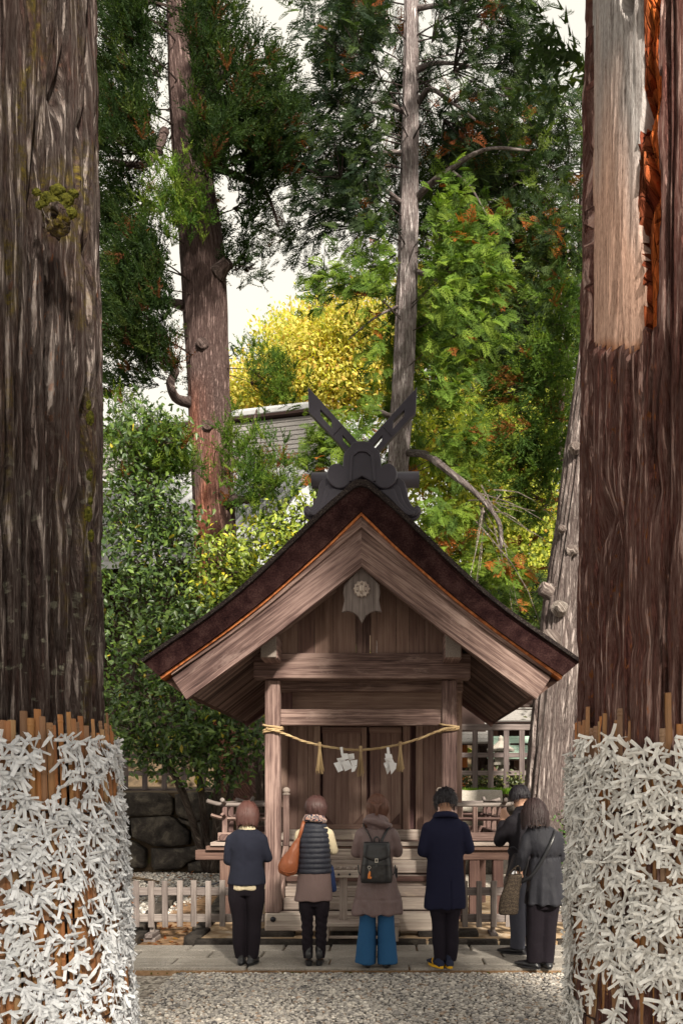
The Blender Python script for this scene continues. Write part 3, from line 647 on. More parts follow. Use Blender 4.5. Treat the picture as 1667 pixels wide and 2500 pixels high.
wall = thing('retaining_wall', (-2, 17, 0), 'mossy dark wall of large irregular boulders behind the left gravel bed and shrine', 'wall')
def zq(x, y, Yw=16.75): p = P(260+x/3.564, 1700+y/3.564, Yw); return (p[0], p[2])
left_polys = [[(-260, 850), (330, 835), (560, 850), (575, 1035), (300, 1045), (-260, 1060)], [(585, 850), (880, 830), (905, 930), (890, 1060), (760, 1095), (600, 1040)],
    [(-300, 1070), (180, 1060), (190, 1240), (40, 1260), (-300, 1300)], [(195, 1055), (560, 1045), (640, 1110), (720, 1190), (700, 1290), (560, 1315), (400, 1305), (215, 1235)],
    [(610, 1055), (750, 1105), (735, 1140), (650, 1105)], [(745, 1105), (900, 1075), (925, 1200), (900, 1270), (760, 1285), (730, 1200)], [(-260, 1310), (30, 1275), (60, 1500), (-260, 1520)],
    [(70, 1270), (200, 1255), (330, 1335), (325, 1500), (80, 1505)], [(375, 1325), (560, 1325), (830, 1300), (820, 1400), (690, 1450), (640, 1510), (385, 1510)], [(845, 1300), (930, 1285), (980, 1350), (975, 1420), (850, 1400)], [(700, 1460), (840, 1415), (975, 1440), (985, 1545), (700, 1540)]]
for i, pl in enumerate(left_polys):
    V, F = stone_prism(np.array([zq(*q) for q in pl]), 16.78, .4, i+1); ob('stone', V, F, M['stone'], wall, smooth=True)
x = -3.2; i = 30
while x < 7.5:                                              # behind and right of the shrine
    for z0, z1 in ((-.1, .75), (.77, 1.5)):
        xx = x+(.35 if z0 > 0 else 0); w = .85+.5*random.random()
        V, F = stone_prism(np.array([(xx, z0), (xx+w*.5, z0-.03), (xx+w, z0+.02), (xx+w+.03, z1-.08), (xx+w*.6, z1), (xx+.02, z1-.05)]), 16.85, .35, i); ob('stone', V, F, M['stone'], wall, smooth=True); i += 1
    x += 1.1
for x0, x1, zt in ((.2, 1.25, 1.63), (1.3, 2.35, 1.66), (2.4, 3.6, 1.52), (3.7, 5.2, 1.6)):
    V, F = rough_block((x0, 16.6, 1.22), (x1, 17.3, zt), x0*3, .05, 4); ob('capping_stone', V, F, M['granite'] if x0 < 2 else M['stone'], wall, smooth=True)
ob('backing', *cbox(22, .4, 1.5, .02), M['earth'], None, loc=(0, 0, 0)) if False else None

def terrace_fence(x0, x1, label, Yf=17.35, sp=.33):
    t = thing('terrace_fence', ((x0+x1)/2, Yf, TZ), label, 'fence')
    for x in np.arange(x0+.1, x1, sp): beam('picket', (x, Yf-.03, 1.66), (x, Yf-.03, 2.96), .115, .03, M['wood_old'], t, up=(0, 1, 0), b=.004)
    for z, h in ((2.99, .13), (2.40, .10), (2.02, .10)): beam('rail', (x0, Yf+.0, z), (x1, Yf+.0, z), .07 if h < .13 else .11, h, M['wood_old'], t)
    beam('ground_rail', (x0, Yf+.02, 1.67), (x1, Yf+.02, 1.67), .06, .05, M['wood_old'], t)
terrace_fence(.45, 7.0, 'tall grey board fence on the terrace right of the shrine'); terrace_fence(-9.5, -3.0, 'dark board fence on the terrace under the left camellia', 17.7, .42)

# far buildings
M['tile'] = plain('grey_roof_tile', (0.34, 0.345, 0.36), 0.55, 0.4, var=0.25, scale=5, bump=.1)
g = G('weathered_shingle'); v = g.vec('Object'); n1 = g.noise(g.n('Mapping', Vector=v, Scale=(9, 9, 40)).outputs[0], 3, 5)
M['shingle'] = g.pbr(g.ramp(n1, [(.3, (.17, .16, .16)), (.55, (.28, .265, .26)), (.75, (.40, .38, .37))]), .85, g.bump(n1, .4, .02), .15)
M['orangewall'] = plain('ochre_timber', (0.36, 0.12, 0.035), 0.8, 0.2)
M['green'] = plain('verdigris_copper', (0.33, 0.45, 0.38), 0.6, 0.3, scale=6)
M['darkwall'] = plain('dark_timber', (0.035, 0.022, 0.020), 0.85, 0.1)
M['plaster'] = plain('white_plaster', (0.7, 0.66, 0.6), 0.9, 0.1)
def hall():
    h = thing('tiled_hall', (-7.5, 27, TZ), 'large grey tiled hall roof seen behind the left cedar trunk', 'building')
    a = Q(240, 1010, 28.8); b = Q(735, 893, 27.0); d = (b-a)/np.linalg.norm(b-a); d2 = A(d[0], d[1], 0); d2 /= np.linalg.norm(d2); s = np.cross(d2, A(0, 0, 1)); s = s if s[1] < 0 else -s
    a = A(a[0], a[1], a[2]); b = A(b[0], b[1], a[2]+ (b[2]-a[2])*0.0+0); zt = (Q(430, 980, 28.2)[2]); a[2] = zt; b[2] = zt
    cap, _ = None, None
    V, F = tube_vf([a+A(0, 0, .12), b+A(0, 0, .12)], .2, 10); ob('ridge_cap', V, F, M['tile'], h)
    beam('ridge_plate', a+A(0, 0, -.12), b+A(0, 0, -.12), .75, .10, M['darkwall'], h)
    for k in range(9):
        z = -.28-k*.155; w = .42+.0*k
        beam('ridge_course', a+A(0, 0, z)+s*0, b+A(0, 0, z), w*(1+.04*k), .14, M['shingle'], h, b=.02)
    z0 = -.28-9*.155; L = np.linalg.norm(b-a); base = a+A(0, 0, z0)
    dn = s*.80-A(0, 0, .60); dn /= np.linalg.norm(dn)
    e0, e1 = base, base+d2*L; V = np.array([e0, e1, e1+dn*8, e0+dn*8]); ob('roof_slope', np.concatenate([V, V-A(0, 0, .2)]), [(0, 1, 2, 3), (7, 6, 5, 4), (3, 2, 6, 7)], M['tile'], h)
    first = None
    for k, t in enumerate(np.arange(.15, L, .33)):
        p = base+d2*t
        if first is None: Vt_, Ft_ = tube_vf([p+A(0, 0, .03)+dn*q for q in np.linspace(-.1, 8, 14)], [.10+.012*(q % 2) for q in range(14)], 8); first = ob('tile_row', Vt_, Ft_, M['tile'], h, smooth=True); p00 = p
        else: copy_to(first, h, p-p00)
    # walls below
    lo = base+dn*7.0
    V, F = beam_vf(lo+d2*.5+A(0, 0, -2.5)-s*1.2, lo+d2*(L-.5)+A(0, 0, -2.5)-s*1.2, .3, 5); ob('wall', V, F, M['darkwall'], h)
hall()
def lodge(name, x0, x1, ye, zr, ze, run, mat, wallmat, label, n=22):
    t = thing(name, ((x0+x1)/2, ye+run/2, TZ), label, 'building')
    for k in range(n):                                       # roof courses, each overlapping the one below
        f = k/n; y = ye+run*f; z = ze+(zr-ze)*(f**1.15); y2 = ye+run*(k+1.25)/n; z2 = ze+(zr-ze)*(((k+1)/n)**1.15)
        e = .25*(1-f)**3
        beam('roof_course', (x0-e, (y+y2)/2, (z+z2)/2), (x1+e, (y+y2)/2, (z+z2)/2), run/n*1.5, .09, mat, t, up=(0, -(z2-z), (y2-y)), b=.02)
    V = [(x0, ye, ze-.07), (x1, ye, ze-.07), (x1, ye+run, zr-.12), (x0, ye+run, zr-.12), (x1, ye+2*run, ze-.1), (x0, ye+2*run, ze-.1)]
    ob('roof_deck', V, [(0, 1, 2, 3), (3, 2, 4, 5)], M['darkwall'], t)
    block('wall', (x0+.5, ye+.8, TZ), (x1-.5, ye+1.0, ze+.45), wallmat, t); block('wall_sill', (x0+.45, ye+.75, TZ+.6), (x1-.45, ye+.8, TZ+.75), M['darkwall'], t)
    for x in np.arange(x0+.6, x1-.4, .9): block('wall_post', (x, ye+.74, TZ), (x+.14, ye+.83, ze+.3), M['wood_red'], t, grain=(0, 0, 1))
lodge('lodge', -.4, 2.95, 24.0, 6.6, 3.05, 3.2, M['shingle'], M['orangewall'], 'grey shingle-roofed lodge with ochre wall behind the terrace fence')
lodge('gatehouse', 3.1, 8.5, 27.5, 7.0, 4.0, 3.4, M['shingle'], M['darkwall'], 'larger grey shingle roof right of the lodge behind leaning trunk')
lodge('store', 3.02, 5.2, 22.5, 3.2, 2.55, 1.4, M['green'], M['darkwall'], 'low green copper-roofed store seen through the terrace fence', 9)
# stone lantern just behind the fence
lt = thing('stone_lantern', (2.55, 18.3, TZ), 'pale stone lantern half hidden behind the terrace fence', 'lantern')
for nm, sc in (('lantern_base', [(0, .22), (.12, .22), (.14, .12)]), ('lantern_shaft', [(.14, .085), (.55, .075)]), ('lantern_platform', [(.55, .1), (.62, .2), (.68, .2)]), ('lantern_chamber', [(.68, .14), (.92, .14)]), ('lantern_roof', [(.92, .30), (.97, .31), (1.08, .14), (1.16, .05), (1.22, .06), (1.28, .02)])):
    V, F = loft_vf([(2.55, 18.3, TZ+z, r, r) for z, r in sc], 10); ob(nm, V, F, M['granite'], lt)
# grass on the terrace edge (right), clipped hedge behind it
def blades(name, x0, x1, y0, y1, z, n, h, cols, label, cat='grass'):
    p = np.stack([rng.uniform(x0, x1, n), rng.uniform(y0, y1, n), np.full(n, z)], 1); a = rng.uniform(0, 6.28, n); L = h*rng.uniform(.5, 1.2, n); w = .012
    d = np.stack([np.cos(a), np.sin(a), 0*a], 1); tip = p+np.stack([np.cos(a*3)*.3*L, np.sin(a*3)*.3*L, L], 1)
    V = np.stack([p-d*w, p+d*w, tip], 1).reshape(-1, 3); F = np.arange(3*n).reshape(-1, 3); c = np.asarray(cols)[rng.integers(0, len(cols), n)]*rng.uniform(.7, 1.2, (n, 1))
    return tag(ob(name, V, F, M['leaf'], col=np.repeat(c, 3, 0), loc=(x0, y0, z)), label, cat, kind='stuff')

# ------------------------------------------------------------------ leaf materials and foliage tools
def leafmat(name, rough, spec, trans, gloss=0.0):
    g = G(name); at = g.n('Attribute', {'attribute_name': 'tint'}).outputs[0]
    b = g.n('BsdfPrincipled', Base_Color=at, Roughness=rough); b.inputs['Specular IOR Level'].default_value = spec
    t = g.n('BsdfTranslucent', Color=g.mix(1.0, at, (1.0, 1.15, 0.45), 'MULTIPLY')); mxs = g.n('MixShader', i0=trans, i1=b.outputs[0], i2=t.outputs[0])
    g.t.links.new(mxs.outputs[0], g.out.inputs[0]); return g.m
M['leaf'] = leafmat('conifer_leaf', .7, .15, .35); M['glossleaf'] = leafmat('camellia_leaf', .40, .42, .25); M['farleaf'] = leafmat('autumn_leaf', .7, .2, .5)

def tmpl_sugi(seed):
    r = np.random.default_rng(seed); V = []
    for s in range(6):
        d = A(1, r.normal(0, .38), r.normal(.1, .32)); d /= np.linalg.norm(d); base = A(0, 0, 0)+r.normal(0, .05, 3); L = r.uniform(.55, 1.0); bend = r.uniform(.05, .35)
        for k in range(8):
            t = (k+.3)/8*L; p = base+d*t+A(0, 0, bend*t*t)
            for q in range(2):
                side = r.normal(0, 1, 3); side -= d*(side@d); side /= np.linalg.norm(side); nl = r.uniform(.10, .17)*(1.1-.4*k/9); dirn = d*.85+side*.55; w = np.cross(dirn, r.normal(0, 1, 3)); w /= np.linalg.norm(w)
                V += [p-w*.026, p+w*.026, p+dirn*nl*1.15]
    V = np.array(V); return V, np.arange(len(V)).reshape(-1, 3)
def tmpl_hinoki(seed, tri=False):
    r = np.random.default_rng(seed); V = []; F = []
    def kite(p, d, L, w):
        n = A(-d[1], d[0], 0); i = len(V); z = lambda q: A(q[0], q[1], -.30*q[0]**2+.06*math.sin(9*q[1]+seed))
        if tri:
            for q in (p+n*w*.75-d*L*.02, p+d*L, p-n*w*1.25+d*L*.25): V.append(z(q))
            F.append((i, i+1, i+2)); return
        for q in (p, p+d*L*.45+n*w, p+d*L, p+d*L*.45-n*w): V.append(z(q))
        F.extend([(i, i+1, i+2), (i, i+2, i+3)])
    for sd in (-1, 1):
        for k in range(6):
            t = .06+.15*k; L = (.5*(1-t)+.14)*r.uniform(.75, 1.15); a = sd*r.uniform(.6, .95); d = A(math.cos(a), math.sin(a), 0); p = A(t, 0, 0)
            kite(p, d, L, .026)
            for f, aa in ((.3, .75), (.48, -.7), (.66, .65)):
                a2 = a+aa*r.uniform(.7, 1.2); kite(p+d*L*f, A(math.cos(a2), math.sin(a2), 0), L*.52, .021)
    kite(A(0, 0, 0), A(1, 0, 0), 1.05, .025); kite(A(.8, 0, 0), A(.8, .5, 0), .3, .03); kite(A(.8, 0, 0), A(.8, -.5, 0), .3, .03)
    return np.array(V), np.array(F)
LEAFT = (np.array([(0, 0, 0), (.35, .24, .06), (.35, 0, -.02), (.35, -.24, .06), (.75, .17, .02), (.75, 0, -.07), (.75, -.17, .02), (1.08, 0, -.16)], float),
         np.array([(0, 2, 1), (0, 3, 2), (1, 2, 4), (2, 5, 4), (2, 3, 5), (3, 6, 5), (4, 5, 7), (5, 6, 7)]))
SMALLT = (np.array([(0, 0, 0), (.5, .3, .05), (1, 0, -.1), (.5, -.3, .05)], float), np.array([(0, 2, 1), (0, 3, 2)]))
SUGI = [tmpl_sugi(i) for i in range(4)]; HINOKI = [tmpl_hinoki(i+10) for i in range(4)]; HINOKI_FAR = [tmpl_hinoki(i+10, True) for i in range(4)]

def palette(n, cols, probs, var=.25):
    cols = np.asarray(cols, float); return cols[rng.choice(len(cols), n, p=np.asarray(probs)/np.sum(probs))]*rng.uniform(1-var, 1+var, (n, 1))
def foliage(name, parent, tm, pos, xdir, zdir, scl, cols, mat):
    """one crown mesh out of many small leaves"""
    n = len(pos); Vs, Fs, Cs, off = [], [], [], 0; k = rng.integers(0, len(tm), n)
    for i, (tv, tf) in enumerate(tm):
        s = k == i
        if not s.any(): continue
        W, F = scatter_vf(tv, tf, pos[s], axes_rot(xdir[s], zdir[s]), scl[s]); Vs.append(W); Fs.append(F+off); off += len(W); Cs.append(np.repeat(cols[s], len(tv), 0))
    return ob(name, np.concatenate(Vs), np.concatenate(Fs), mat, parent, col=np.concatenate(Cs))
def clumps(regions, per):
    """regions: (x,y,rx,ry,Y,dY,n) in photo pixels at a depth; returns clump centres (n,3) and a size"""
    out = []
    for x, y, rx, ry, Y, dY, n in regions:
        k = 0
        while k < n:
            a, b, c = rng.uniform(-1, 1, 3)
            if a*a+b*b > 1: continue
            out.append(Q(x+a*rx, y+b*ry, Y+c*dY)); k += 1
    return np.array(out)
def around(c, per, sx, sz):
    p = np.repeat(c, per, 0); return p+rng.normal(0, 1, p.shape)*A(sx, sx, sz)
g = G('bark'); uv = g.n('TexCoord').outputs['UV']
f1 = g.noise(g.n('Mapping', Vector=uv, Scale=(1.1, 16, 1)).outputs[0], 2.0, 6, .65, .4); f2 = g.noise(g.n('Mapping', Vector=uv, Scale=(5, 60, 1)).outputs[0], 2.0, 4)
f = g.math('ADD', g.math('MULTIPLY', f1, .7), g.math('MULTIPLY', f2, .35)); at = g.n('Attribute', {'attribute_name': 'tint'}).outputs[0]
c = g.ramp(f, [(.38, (.14, .12, .12)), (.50, (.55, .5, .5)), (.64, (1.15, 1.15, 1.15))]); c = g.mix(1.0, c, at, 'MULTIPLY')
cr = g.math('ABSOLUTE', g.math('SUBTRACT', f1, .5)); crk = g.ramp(cr, [(0, (0, 0, 0)), (.09, (1, 1, 1))])
M['bark'] = g.pbr(c, .92, g.bump(g.math('ADD', f, g.math('MULTIPLY', crk, .6)), 1.0, .05), .08)
def trunk(name, parent, pts, rad, col, nth=28, step=.14, amp=.03, freq=7, flute=0.0, taper=True):
    """tapered trunk along a line, with vertical ridges; col = bark tint"""
    pts = np.asarray(pts, float); L = np.linalg.norm(np.diff(pts, axis=0), axis=1).sum(); m = max(6, int(L/step)); line = smooth_line(np.c_[pts, np.asarray(rad)], m)
    V, F = tube_vf(line[:, :3], line[:, 3], nth, True, up=(0.2, 1, 0.1)); c = np.repeat(line[:, :3], nth, 0); V0 = V[:m*nth]; d = V0-c; r = np.linalg.norm(d, axis=1)[:, None]; d = d/np.maximum(r, 1e-5)
    th = np.tile(np.linspace(0, 2*np.pi, nth, endpoint=False), m); zz = np.repeat(np.linspace(0, L, m), nth)
    q = np.stack([np.cos(th)*freq*.5, np.sin(th)*freq*.5, zz*.35], 1); h = np.abs(2*fbm(q, 3, 5)-1); V[:m*nth] = V0+d*((.5-h)*amp*2+(fbm(q*A(1, 1, 3)*.5, 2, 9)-.5)[:]*amp)[:, None]
    uv = np.r_[np.stack([zz, th*np.repeat(line[:, 3], nth)], 1), [[0, 0], [L, 0]]]
    if callable(col): cc = col(V)
    else: cc = np.tile(np.asarray(col, float), (len(V), 1))*(0.75+.5*fbm(V*1.7, 3, 3))[:, None]
    o = ob(name, V, F, M['bark'], parent, smooth=True, col=cc); me = o.data
    l = me.uv_layers.new(name='UVMap'); lv = np.zeros(len(me.loops), np.int32); me.loops.foreach_get('vertex_index', lv); l.data.foreach_set('uv', uv[lv].astype(np.float32).ravel()); return o
def limb(name, parent, pts, r0, r1, col, n=9):
    pts = smooth_line(pts, max(8, 4*len(pts))); V, F = tube_vf(pts, np.linspace(r0, r1, len(pts))*rng.uniform(.9, 1.12, len(pts)), n)
    if r0 > .12: V = V+(np.stack([fbm(V*4.5+k*20, 3, k) for k in range(3)], 1)-.5)*r0*1.5
    return ob(name, V, F, M['bark'], parent, smooth=True, col=np.tile(np.asarray(col, float), (len(V), 1))*(0.6+.8*fbm(V*5, 2, 2))[:, None], grain=pts[-1]-pts[0])
def far_off(st, cc, d=.7):
    s = np.abs(cc[:, 0]-st[:, 0]) > d; return st[s], cc[s]
def limbs_vf(starts, ends, sag, r0, r1, n=5):
    parts = []; starts = np.array(starts, float); N_ = len(ends)
    if N_ > 16:                                              # a few main limbs leave the trunk, the other clumps hang on them
        main = np.arange(N_) % 7 == 0; mi_ = np.where(main)[0]
        for i in np.where(~main)[0]:
            j = mi_[np.argmin(((ends[mi_]-ends[i])**2).sum(1))]; starts[i] = starts[j]*.35+ends[j]*.65
    for a, b in zip(starts, ends):
        mid = (a+b)/2+A(*rng.normal(0, .08, 2), sag*np.linalg.norm(b-a)); parts.append(tube_vf(smooth_line([a, mid, b], 6), np.linspace(r0, r1, 6), n, False))
    return join(parts)
BARK = (.20, .155, .15)

def stub(name, parent, p, d, r, L, col=(.42, .36, .33), hole=True):
    d = np.asarray(d, float); d /= np.linalg.norm(d); pts = [p, p+d*L*.5, p+d*L*.9, p+d*L]; V, F = tube_vf(pts, [r*1.5, r*1.08, r*1.05, r*.85], 14, False); m = 4*14
    inn, _ = tube_vf([p+d*L, p+d*L*.6], [r*.5, r*.3], 14, False); V = np.concatenate([V, inn, [p+d*L*.6]])
    for j in range(14):
        k = (j+1) % 14; F.append([3*14+j, m+j, m+k, 3*14+k]); F.append([m+j, m+14+j, m+14+k, m+k]); F.append([m+14+j, m+28, m+14+k])
    V = V+(np.stack([fbm(V*9+k*20, 2, k) for k in range(3)], 1)-.5)*r*.35
    return ob(name, V, F, M['bark'], parent, smooth=True, col=np.tile(col, (len(V), 1)), grain=d)
# ---- left cedar: leaning trunk behind the camellia
def zig(c, tp):                                             # nearest-height point on a trunk line
    return np.array([np.interp(c[:, 2]+.25, tp[:, 2], tp[:, k]) for k in range(3)]).T
def clear(p, tp, w=.42):
    c = zig(p, tp); s = (np.abs(p[:, 0]-c[:, 0]) < w) & (p[:, 1] < c[:, 1]+.3); p[s, 1] = c[s, 1]+rng.uniform(.3, 1.2, s.sum()); return p
ced = thing('cedar_tree', Q(560, 1850, 17.6), 'tall leaning cedar with reddish peeling bark left of the shrine', 'tree')
tp = np.array([Q(568, 1850, 17.6), Q(548, 1690, 17.6), Q(499, 1280, 17.5), Q(484, 1000, 17.4), Q(478, 850, 17.4), Q(466, 600, 17.4), Q(440, 350, 17.4), Q(426, 100, 17.4), Q(415, -250, 17.4)])
def cedcol(V):
    n = fbm(V*A(2.5, 2.5, .5), 3, 4); red = np.clip((n-.36)*5, 0, 1)*np.clip((10.4-V[:, 2])*.6, 0, 1)*np.clip(.55-(V[:, 0]-np.interp(V[:, 2], tp[:, 2], tp[:, 0]))*1.6, 0, 1)
    b = np.array([.22, .155, .145]); r = np.array([.52, .19, .11]); return (b+(r-b)*red[:, None])*(0.7+.6*fbm(V*1.9, 3, 3))[:, None]
trunk('trunk', ced, tp, [.62, .50, .415, .40, .41, .42, .36, .33, .28], cedcol, 56, .09, .05, 16)
for pts, r0, r1 in (([Q(440, 925, 17.2), Q(405, 915, 17.0), Q(392, 880, 17.0), Q(404, 850, 16.9), Q(380, 830, 16.8), Q(340, 815, 16.6)], .12, .04), ([Q(525, 1150, 17.2), Q(570, 1148, 16.9), Q(610, 1130, 16.6), Q(640, 1100, 16.2)], .13, .03),
                    ([Q(380, 300, 17.3), Q(340, 375, 17), Q(250, 370, 16.5)], .10, .04), ([Q(480, 380, 17.3), Q(560, 410, 17), Q(610, 440, 16.7), Q(640, 520, 16.5)], .09, .02), ([Q(420, 700, 17.3), Q(360, 690, 17), Q(290, 720, 16.4)], .09, .02), ([Q(470, 190, 17.3), Q(560, 150, 16.8), Q(660, 130, 16.2)], .10, .02), ([Q(520, 1090, 17.2), Q(570, 1010, 16.8), Q(590, 940, 16.6)], .06, .015)):
    limb('branch', ced, pts, r0, r1, (.22, .17, .16))
stub('branch_stub', ced, Q(500, 628, 17.15), (.75, -.45, .45), .13, .36, (.22, .17, .16)); stub('branch_stub', ced, Q(466, 795, 17.02), (.1, -1, .1), .12, .12, (.2, .15, .14)); stub('burl', ced, Q(478, 980, 17.0), (.2, -1, 0), .10, .1, (.26, .19, .17))
regs = [(330, 120, 120, 150, 16.6, 1.6, 46), (440, 100, 110, 110, 16.4, 1.5, 40), (590, 255, 80, 115, 16.2, 1.0, 32), (300, 300, 90, 90, 16.2, 1.2, 30), (500, 330, 110, 90, 15.8, .8, 30), (610, 330, 60, 90, 16.6, .8, 20),
        (300, 620, 75, 80, 16.2, 1.0, 32), (385, 640, 50, 60, 16.0, .6, 12), (320, 760, 90, 55, 16.2, 1.0, 26), (575, 490, 35, 55, 16.8, .5, 6), (560, 590, 40, 40, 16.8, .4, 4), (390, 820, 50, 40, 16.6, .5, 8), (270, 480, 50, 90, 16.6, .8, 16), (370, 15, 150, 55, 16.6, 1.5, 32), (290, 860, 60, 30, 16.6, .6, 6)]
cc = clumps(regs, 0); st = zig(cc, tp)
V, F = limbs_vf(*far_off(st, cc), .06, .022, .006); tag(ob('twigs', V, F, M['bark'], ced, col=np.tile((.13, .10, .09), (len(V), 1)), grain=(1, 0, 0)), kind='stuff')
p = clear(around(cc, 11, .20, .15), tp, .40); out = p-zig(p, tp); out[:, 2] = np.abs(out[:, 2])*.3; out /= np.linalg.norm(out, axis=1)[:, None]; xd = out+A(0, 0, .35)+rng.normal(0, .45, p.shape)
foliage('crown', ced, SUGI, p, xd, rng.normal(0, .4, p.shape)+A(0, 0, 1), rng.uniform(.32, .52, len(p)), palette(len(p), [(.020, .040, .012), (.035, .060, .016), (.060, .085, .020), (.12, .045, .02)], [.5, .32, .1, .05]), M['leaf'])  # dark greens put the backlit shade of this crown into the leaf colour
# fresh bright shoots growing from the same tree
cc2 = clumps([(395, 490, 55, 85, 15.9, .5, 20), (340, 1060, 85, 65, 15.4, .6, 26), (600, 1100, 70, 75, 15.6, .6, 16), (620, 870, 55, 70, 17.5, .5, 14), (400, 1070, 40, 50, 15.4, .5, 8), (300, 960, 40, 40, 16, .5, 6), (560, 1040, 40, 60, 15.8, .6, 8)], 0)
V, F = limbs_vf(*far_off(zig(cc2, tp), cc2), .03, .012, .005); tag(ob('twigs', V, F, M['bark'], ced, col=np.tile((.15, .11, .09), (len(V), 1)), grain=(1, 0, 0)), kind='stuff')
p = around(cc2, 8, .20, .17); xd = rng.normal(0, .5, p.shape)+A(0, -.2, .75)
foliage('young_shoots', ced, SUGI, p, xd, rng.normal(0, .4, p.shape)+A(0, -1, .3), rng.uniform(.28, .45, len(p)), palette(len(p), [(.055, .11, .018), (.10, .165, .022), (.15, .21, .03), (.19, .07, .02)], [.35, .4, .22, .04]), M['leaf'])

# ---- central cypress: slim straight grey trunk with drooping sprays
cyp = thing('cypress_tree', Q(905, 1850, 18.2), 'slim grey-trunked cypress rising behind the shrine roof', 'tree')
tp = np.array([Q(900, 1860, 18.2), Q(908, 1300, 18.2), Q(913, 1085, 18.2), Q(925, 880, 18.2), Q(936, 600, 18.2), Q(941, 300, 18.2), Q(944, 0, 18.2), Q(946, -300, 18.2)])
trunk('trunk', cyp, tp, [.30, .235, .21, .215, .195, .165, .135, .10], (.58, .52, .52), 40, .08, .035, 14)
Yc = 18.2
for pts, r0, r1 in (([Q(957, 455, Yc), Q(985, 425, Yc-.4), Q(1040, 385, Yc-.9), Q(1085, 355, Yc-1.3), Q(1135, 340, Yc-1.6), Q(1215, 346, Yc-2)], .085, .02), ([Q(955, 245, Yc), Q(985, 205, Yc-.4), Q(1030, 230, Yc-.9), Q(1090, 275, Yc-1.3)], .07, .02), ([Q(950, 165, Yc), Q(1000, 145, Yc-.5), Q(1075, 150, Yc-1)], .07, .02),
                    ([Q(925, 470, Yc), Q(880, 435, Yc-.6), Q(820, 420, Yc-1)], .06, .02), ([Q(930, 258, Yc), Q(890, 240, Yc-.4), Q(850, 235, Yc-.8)], .06, .02), ([Q(935, 1040, Yc), Q(980, 1046, Yc-1.6), Q(1040, 1090, Yc-2.7), Q(1100, 1140, Yc-3.0), Q(1145, 1200, Yc-3.1), Q(1150, 1260, Yc-3.1)], .085, .03), ([Q(905, 960, Yc), Q(870, 945, Yc-.4), Q(850, 930, Yc-.7)], .075, .03),
                    ([Q(950, 620, Yc), Q(985, 635, Yc-.6), Q(1030, 660, Yc-1.1)], .06, .02), ([Q(925, 350, Yc), Q(880, 350, Yc-.5), Q(800, 365, Yc-1)], .05, .02), ([Q(950, 20, Yc), Q(1020, 10, Yc-.5), Q(1100, -5, Yc-1)], .06, .02), ([Q(1040, 395, Yc-.9), Q(1080, 430, Yc-1.2), Q(1120, 500, Yc-1.6)], .035, .01), ([Q(920, 700, Yc), Q(860, 730, Yc-.6), Q(800, 780, Yc-1)], .035, .01)):
    limb('branch', cyp, pts, r0, r1, (.33, .29, .285))
# bare pale twigs at the end of the low branch
e = Q(1110, 1150, Yc-3.0); tw = []
for k in range(16):
    d = A(rng.normal(.5, .5), rng.normal(0, .3), -abs(rng.normal(.7, .4))); q = e+A(*rng.normal(0, .15, 3)); tw.append(tube_vf(smooth_line([q, q+d*.6+A(*rng.normal(0, .1, 3)), q+d*rng.uniform(1, 1.7)+A(0, 0, -.3)], 6), np.linspace(.014, .004, 6), 4, False))
V, F = join(tw); tag(ob('bare_twigs', V, F, M['bark'], cyp, col=np.tile((.50, .44, .40), (len(V), 1)), grain=(1, 0, 0)), kind='stuff')
regs = [(830, 60, 130, 70, 17.0, 1.4, 44), (1070, 60, 150, 80, 17.0, 1.4, 38), (800, 230, 120, 110, 17, 1.4, 44), (1100, 190, 130, 50, 16.8, 1.2, 17), (740, 380, 100, 90, 17, 1.2, 34), (860, 360, 80, 100, 17.4, 1, 30), (820, 490, 90, 60, 17.2, 1.0, 24), (1040, 330, 80, 90, 18.6, 1.0, 22), (1200, 130, 55, 60, 17.0, .7, 11), (680, 560, 40, 50, 17.5, .6, 5), (940, -20, 200, 60, 17.5, 1.5, 40)]
cc = clumps(regs, 0); V, F = limbs_vf(*far_off(zig(cc, tp), cc), .08, .018, .006); tag(ob('twigs', V, F, M['bark'], cyp, col=np.tile((.14, .115, .11), (len(V), 1)), grain=(1, 0, 0)), kind='stuff')
def pal_sp(p, cols, pr, var=.25):
    """like palette, but the last colour (dead or turned leaves) comes in patches"""
    c = palette(len(p), cols[:-1], pr[:-1], var); n = fbm(p*1.5+40, 2, 6); q = pr[-1]/np.sum(pr); s = (n > np.quantile(n, 1-2.2*q)) & (rng.random(len(p)) < .6)
    c[s] = np.asarray(cols[-1])*rng.uniform(.6, 1.3, (s.sum(), 1)); return c*(.72+.56*fbm(p*.8+9, 2, 2))[:, None]
def drooping(p, tp):
    o_ = p-zig(p, tp); o_[:, 2] = 0; o_ /= np.linalg.norm(o_, axis=1)[:, None]+1e-6; return o_*.8+A(0, 0, -.35)+rng.normal(0, .45, p.shape)
p = clear(around(cc, 12, .25, .18), tp)
foliage('crown', cyp, HINOKI_FAR, p, drooping(p, tp), rng.normal(0, .55, p.shape)+A(0, -.5, .8), rng.uniform(.22, .40, len(p)), pal_sp(p, [(.018, .034, .018), (.030, .050, .020), (.055, .085, .024), (.20, .06, .02)], [.45, .35, .16, .035]), M['leaf'])
